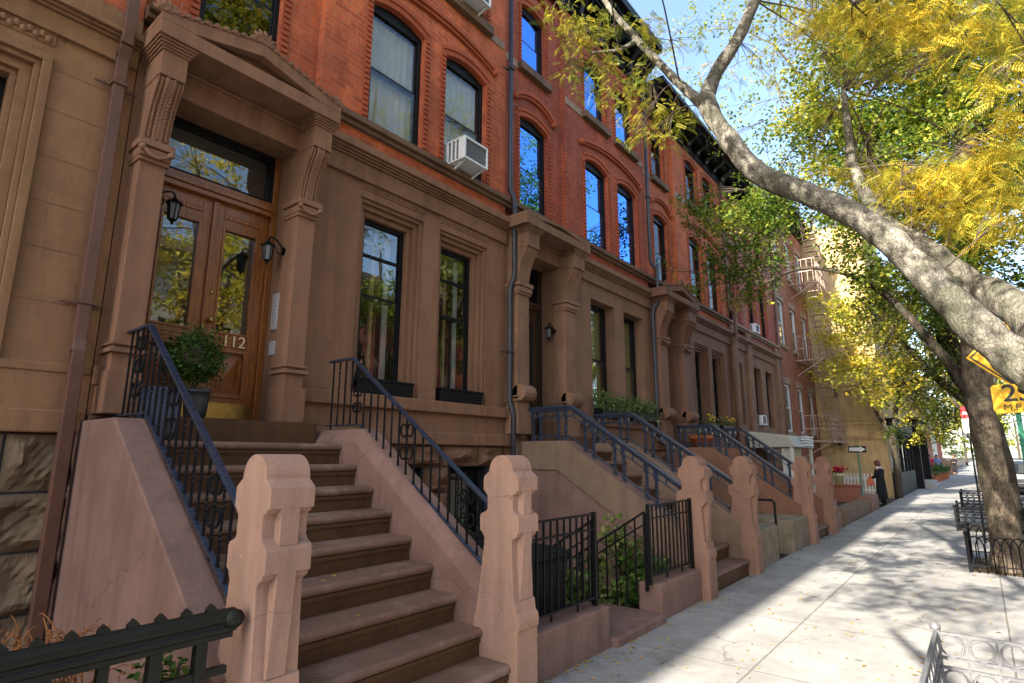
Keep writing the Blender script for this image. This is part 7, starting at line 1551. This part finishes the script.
L1 = [((.68, 5.0, 1.65), 0.174), ((.36, 5.27, 2.12), 0.132), ((.135, 5.35, 2.43), 0.130), ((-.135, 5.4, 2.90), 0.114), ((-.49, 5.45, 3.48), 0.106), ((-.925, 5.5, 3.90), 0.100), ((-1.34, 5.5, 4.234), 0.100), ((-1.60, 5.5, 4.70), 0.098), ((-1.80, 5.52, 5.2), 0.094), ((-1.76, 5.7, 5.63), 0.070), ((-1.52, 5.75, 5.97), 0.067), ((-1.31, 5.8, 6.4), 0.061), ((-1.0, 5.9, 7.2), 0.047), ((-.7, 6.0, 8.3), 0.028)]
L1b = [((-1.78, 5.52, 5.12), 0.067), ((-2.08, 5.5, 5.56), 0.047), ((-2.35, 5.5, 6.0), 0.044), ((-2.64, 5.5, 6.5), 0.039), ((-2.96, 5.5, 7.1), 0.031), ((-3.2, 5.4, 7.8), 0.016)]
L1c = [((-2.55, 5.5, 6.35), 0.031), ((-2.75, 5.4, 6.25), 0.023), ((-3.05, 5.3, 6.3), 0.016)]
L2 = [((.66, 5.05, 1.7), 0.167), ((.47, 5.5, 2.4), 0.132), ((.27, 6.0, 2.85), 0.123), ((.13, 6.2, 3.0), 0.114), ((-.07, 6.2, 3.264), 0.110), ((-.25, 6.2, 3.506), 0.097), ((-.47, 6.3, 3.84), 0.070), ((-.66, 6.5, 4.5), 0.048), ((-.7, 6.8, 5.6), 0.026)]
L3 = [((.45, 5.0, 1.9), .22), ((1.0, 5.1, 3.2), .17), ((1.3, 5.0, 4.6), .13), ((1.2, 4.6, 6.2), .08), ((1.0, 4.4, 7.4), .04)]
L4 = [((1.3, 5.0, 4.6), .09), ((.8, 5.0, 5.3), .07), ((.2, 5.1, 5.55), .055), ((-.4, 5.3, 5.5), .03)]
tree('honey_locust', 'leaning honey locust whose pale limbs cross the picture, yellow feathery leaves', T1t, [L1, L1b, L1c, L2, L3, L4], T1, 'bark', tpl_frond(.17, 9, .034, .011), .5, 5, .15, scale=(.55, 1.05))
T2t = [((.15, 10.85, -.05), .26), ((.15, 10.85, .3), .19), ((.12, 10.85, 1.2), .165), ((.10, 10.85, 2.0), .175), ((.10, 10.85, 2.6), .18), ((.15, 10.8, 3.5), .16), ((.18, 10.75, 4.6), .17), ((.37, 10.7, 6.1), .14), ((.44, 10.65, 6.5), .13), ((.90, 10.6, 7.1), .12), ((.95, 10.6, 7.5), .11), ((.77, 10.6, 8.1), .09), ((.4, 10.5, 8.9), .06), ((.3, 10.5, 9.8), .03)]
L21 = [((.08, 10.85, 2.15), .12), ((-.03, 10.9, 2.6), .09), ((-.33, 11.0, 3.22), .065), ((-.70, 11.1, 3.9), .06), ((-1.06, 11.3, 4.4), .05), ((-1.7, 11.7, 4.95), .04), ((-2.4, 12, 5.2), .03), ((-3.0, 12.2, 5.1), .02)]
L22 = [((.2, 10.75, 4.8), .10), ((-.3, 11.0, 5.9), .08), ((-.9, 11.2, 6.6), .06), ((-1.4, 11.6, 7.5), .03)]
L23 = [((.95, 10.6, 7.5), .06), ((1.5, 10.5, 8.2), .05), ((1.9, 10.5, 8.8), .03)]
L24 = [((-.1, 10.9, 5.5), .06), ((-1.1, 11.6, 5.9), .05), ((-2.0, 12.3, 6.6), .035), ((-2.8, 12.8, 7.6), .02)]
tree('street_tree', 'green street tree with the dappled upright trunk beside the speed sign', T2t, [L21, L22, L23, L24], T2, 'bark2', tpl_leaf(.075, .05), None, 12, .2, limb_bark='bark3')  # limbs get darker bark than the trunk: leaf shade put into the colour
TSt = [((.9, 13.3, 8.0), .05), ((.2, 13.3, 9.2), .035), ((-.6, 13.2, 10.2), .02)]
T3t = [((.40, 16.7, -.05), .28), ((.40, 16.7, .4), .19), ((.30, 16.7, 2.2), .17), ((-.25, 16.6, 3.6), .15), ((-.4, 16.5, 5.2), .10), ((-.5, 16.5, 7), .05)]
L31 = [((.26, 16.7, 2.4), .10), ((-.6, 16.6, 3.4), .08), ((-1.2, 16.5, 4.4), .06), ((-2.0, 16.6, 5.6), .03)]
L32 = [((-.3, 16.6, 3.8), .07), ((-.9, 16.9, 3.4), .05), ((-1.6, 17.3, 3.3), .03)]
L33 = [((.1, 16.6, 3.0), .10), ((-.5, 15.2, 5.5), .08), ((-1.2, 14.2, 7.8), .06), ((-1.9, 13.3, 9.5), .035), ((-2.6, 13.0, 11.0), .02)]
tree('street_tree', 'third street tree, half hidden behind the dappled trunk, sparse twigs on top', T3t, [L31, L32, L33], T3 + TS, 'bark3', tpl_leaf(.08, .055), None, 12, .22)
T4t = [((-2.58, 26.9, -.05), .12), ((-2.56, 26.85, 1.2), .10), ((-2.55, 26.8, 2.2), .12), ((-2.45, 26.8, 2.9), .09), ((-2.2, 26.7, 4.0), .07), ((-2.2, 26.5, 5.4), .05), ((-2.3, 26.4, 7), .025)]
L41 = [((-2.55, 26.8, 2.35), .07), ((-2.95, 26.5, 3.2), .055), ((-3.3, 26, 4.4), .04), ((-3.6, 25.4, 5.8), .02)]
L42 = [((-2.5, 26.8, 2.5), .06), ((-2.0, 26.8, 3.1), .05), ((-1.3, 26.7, 3.7), .03), ((-.7, 26.5, 4.2), .015)]
tree('street_tree', 'slim tree with bright yellow leaves before the yellow building', T4t, [L41, L42], T4, 'bark3', tpl_leaf(.12, .085), None, 12, .25)
# trees farther along and across the street
def far_tree(x, y, h, ti, label, n=1500, leaf=.16, lean=0.0, r=2.2, lo=.5):
    rs = random.Random(int(y * 10 + x)); cl = []
    for k in range(11):
        a = rs.uniform(0, 6.28); q = rs.uniform(.2, 1); cl.append((x + lean + math.cos(a) * r * q, y + math.sin(a) * r * q, h * rs.uniform(lo, .95), r * .42, r * .42, h * .09, n // 11, min(1, max(0, ti + rs.uniform(-.12, .12)))))
    tr = [((x, y, -.05), .24), ((x, y, .4), .19), ((x + .05, y, h * .3), .16), ((x + lean * .5, y, h * .55), .11), ((x + lean, y, h * .85), .04)]
    lb = [[((x + .03, y, h * .28), .10), ((x + dx * .5, y + dy * .5, h * .45), .07), ((x + dx, y + dy, h * .65), .03)] for dx, dy in ((-1.4, .3), (1.3, -.6), (.4, 1.3))]
    tree('street_tree', label, tr, lb, cl, 'bark3', tpl_leaf(leaf, leaf * .68), None, 10, .35, twigs=False)
far_tree(.1, 25.0, 9.5, .45, 'fourth street tree along the kerb, mixed green and yellow', 2600, .13)
far_tree(.0, 34, 9.5, .50, 'fifth street tree along the kerb', 2600, .15, r=2.6)
far_tree(.1, 44, 10, .55, 'sixth street tree along the kerb, yellowing', 3600, .18, r=2.8, lo=.34)
far_tree(.0, 57, 10, .42, 'seventh street tree along the kerb, greener', 3600, .2, r=3.2, lo=.3)
far_tree(.0, 74, 11, .52, 'eighth street tree along the kerb', 3600, .24, r=3.6, lo=.25)
far_tree(.0, 98, 12, .45, 'ninth street tree, far down the kerb', 3600, .3, r=4.5, lo=.22)
far_tree(-2, 135, 14, .42, 'big tree closing the far end of the pavement', 5000, .4, r=7, lo=.15)
far_tree(6, 150, 16, .46, 'big tree closing the far end of the road', 5000, .4, r=7, lo=.15)
far_tree(11.3, 9, 13.5, .66, 'yellow tree across the street opposite house 112', 6500, .2, r=3.4)
far_tree(11.3, 1, 12.5, .66, 'yellow tree across the street behind the camera', 4500, .2, r=3.2)
far_tree(11.3, 17, 13.5, .34, 'green tree across the street opposite the second stoop', 7000, .2, r=3.6)
far_tree(11.3, 25, 13, .42, 'half green tree across the street', 5000, .2, r=3.2)
far_tree(11.3, 39, 13, .66, 'yellow tree across the street beyond the parked cars', 5000, .22, r=3.4)
far_tree(11.6, 62, 12, .5, 'far tree on the other pavement', 2600, .25, r=3)
# an unseen street tree behind the camera, its crown shaped to dapple the pavement
T0 = [(-1.6, -3.4, 6.2, 1.0, .9, .6, 200, .6), (1.2, -5.5, 7.2, 1.5, 1.4, 1.0, 420, .6), (.4, -7, 6.2, 1.6, 1.5, 1, 420, .6), (-.9, -2.2, 6.6, .9, .8, .5, 240, .6),
      (-2.6, 1.0, 6.3, .9, .8, .5, 650, .6), (-1.6, 1.3, 6.6, .9, .8, .5, 1000, .6), (-3.2, 2.0, 6.8, .8, .8, .4, 520, .6), (-2.0, 2.6, 7.4, .9, .8, .4, 900, .6), (-.7, .4, 6.6, .9, .9, .5, 260, .6), (-2.9, -.4, 6.3, .8, .8, .4, 420, .6), (-1.0, 2.4, 8.0, 1.0, .9, .4, 1000, .6), (-2.2, 4.2, 9.0, 1.0, .9, .4, 900, .6), (-1.0, 4.0, 9.4, 1.0, .9, .4, 800, .6), (-3.2, 3.6, 8.8, .8, .8, .4, 600, .6), (-.1, -1.0, 7.0, .9, .9, .5, 240, .6), (-2.4, -1.8, 6.2, .9, .8, .5, 420, .6), (-1.5, -1.4, 6.4, .8, .8, .4, 320, .6), (-3.3, 3.0, 7.8, .8, .7, .4, 420, .6)]
tree('street_tree', 'street tree behind the camera', [((.3, -5.5, -.05), .3), ((.3, -5.5, 1), .24), ((.2, -5.4, 3), .2), ((0, -5.2, 5), .12), ((-.2, -5, 7), .05)], [[((.2, -5.4, 3.2), .12), ((-.8, -4.4, 4.8), .08), ((-2.2, -2.6, 5.8), .03)], [((.2, -5.4, 3), .12), ((.9, -5.8, 5), .08), ((1.3, -6, 6.6), .03)], [((.1, -5.2, 4.2), .10), ((-.5, -3, 5.6), .085), ((-1.2, -.8, 6.3), .06), ((-1.8, 1.2, 6.7), .04), ((-2.2, 2.6, 7.4), .02)]], T0, 'bark2', tpl_leaf(.1, .07), None, 12, .22)

# ================================================================== FALLEN LEAVES
n = 1500; P_ = np.stack([NP.uniform(-2.5, .7, n), 2.2 + 24 * NP.uniform(0, 1, n) ** 1.5 , np.full(n, .006)], 1)
e_ = NP.uniform(0, 1, n) < .45; P_[e_, 0] = -2.53 + .3 * NP.uniform(0, 1, e_.sum()) ** 2.5
st = []
for k in range(26): i = random.randrange(8); st.append((-2.515 - .2478 * i - random.uniform(.05, .2), random.uniform(1.62, 3.08), .2225 + .1777 * i + .006))
pit = np.stack([NP.uniform(-.26, .6, 260), NP.uniform(10.42, 11.9, 260), np.full(260, .02)], 1)
P_ = np.concatenate([P_, np.array(st), pit])
a_ = NP.uniform(0, 6.28, len(P_)); Rm_ = np.zeros((len(P_), 3, 3)); Rm_[:, 0, 0] = np.cos(a_); Rm_[:, 1, 0] = np.sin(a_); Rm_[:, 0, 1] = -np.sin(a_); Rm_[:, 1, 1] = np.cos(a_); Rm_[:, 2, 2] = 1
o = leaves_at('fallen_leaves', P_, NP.uniform(0, 1, len(P_)), 'litter', None, tpl_leaf(.05, .022), rot=Rm_, scale=(.5, 1.15)); o['kind'] = 'stuff'
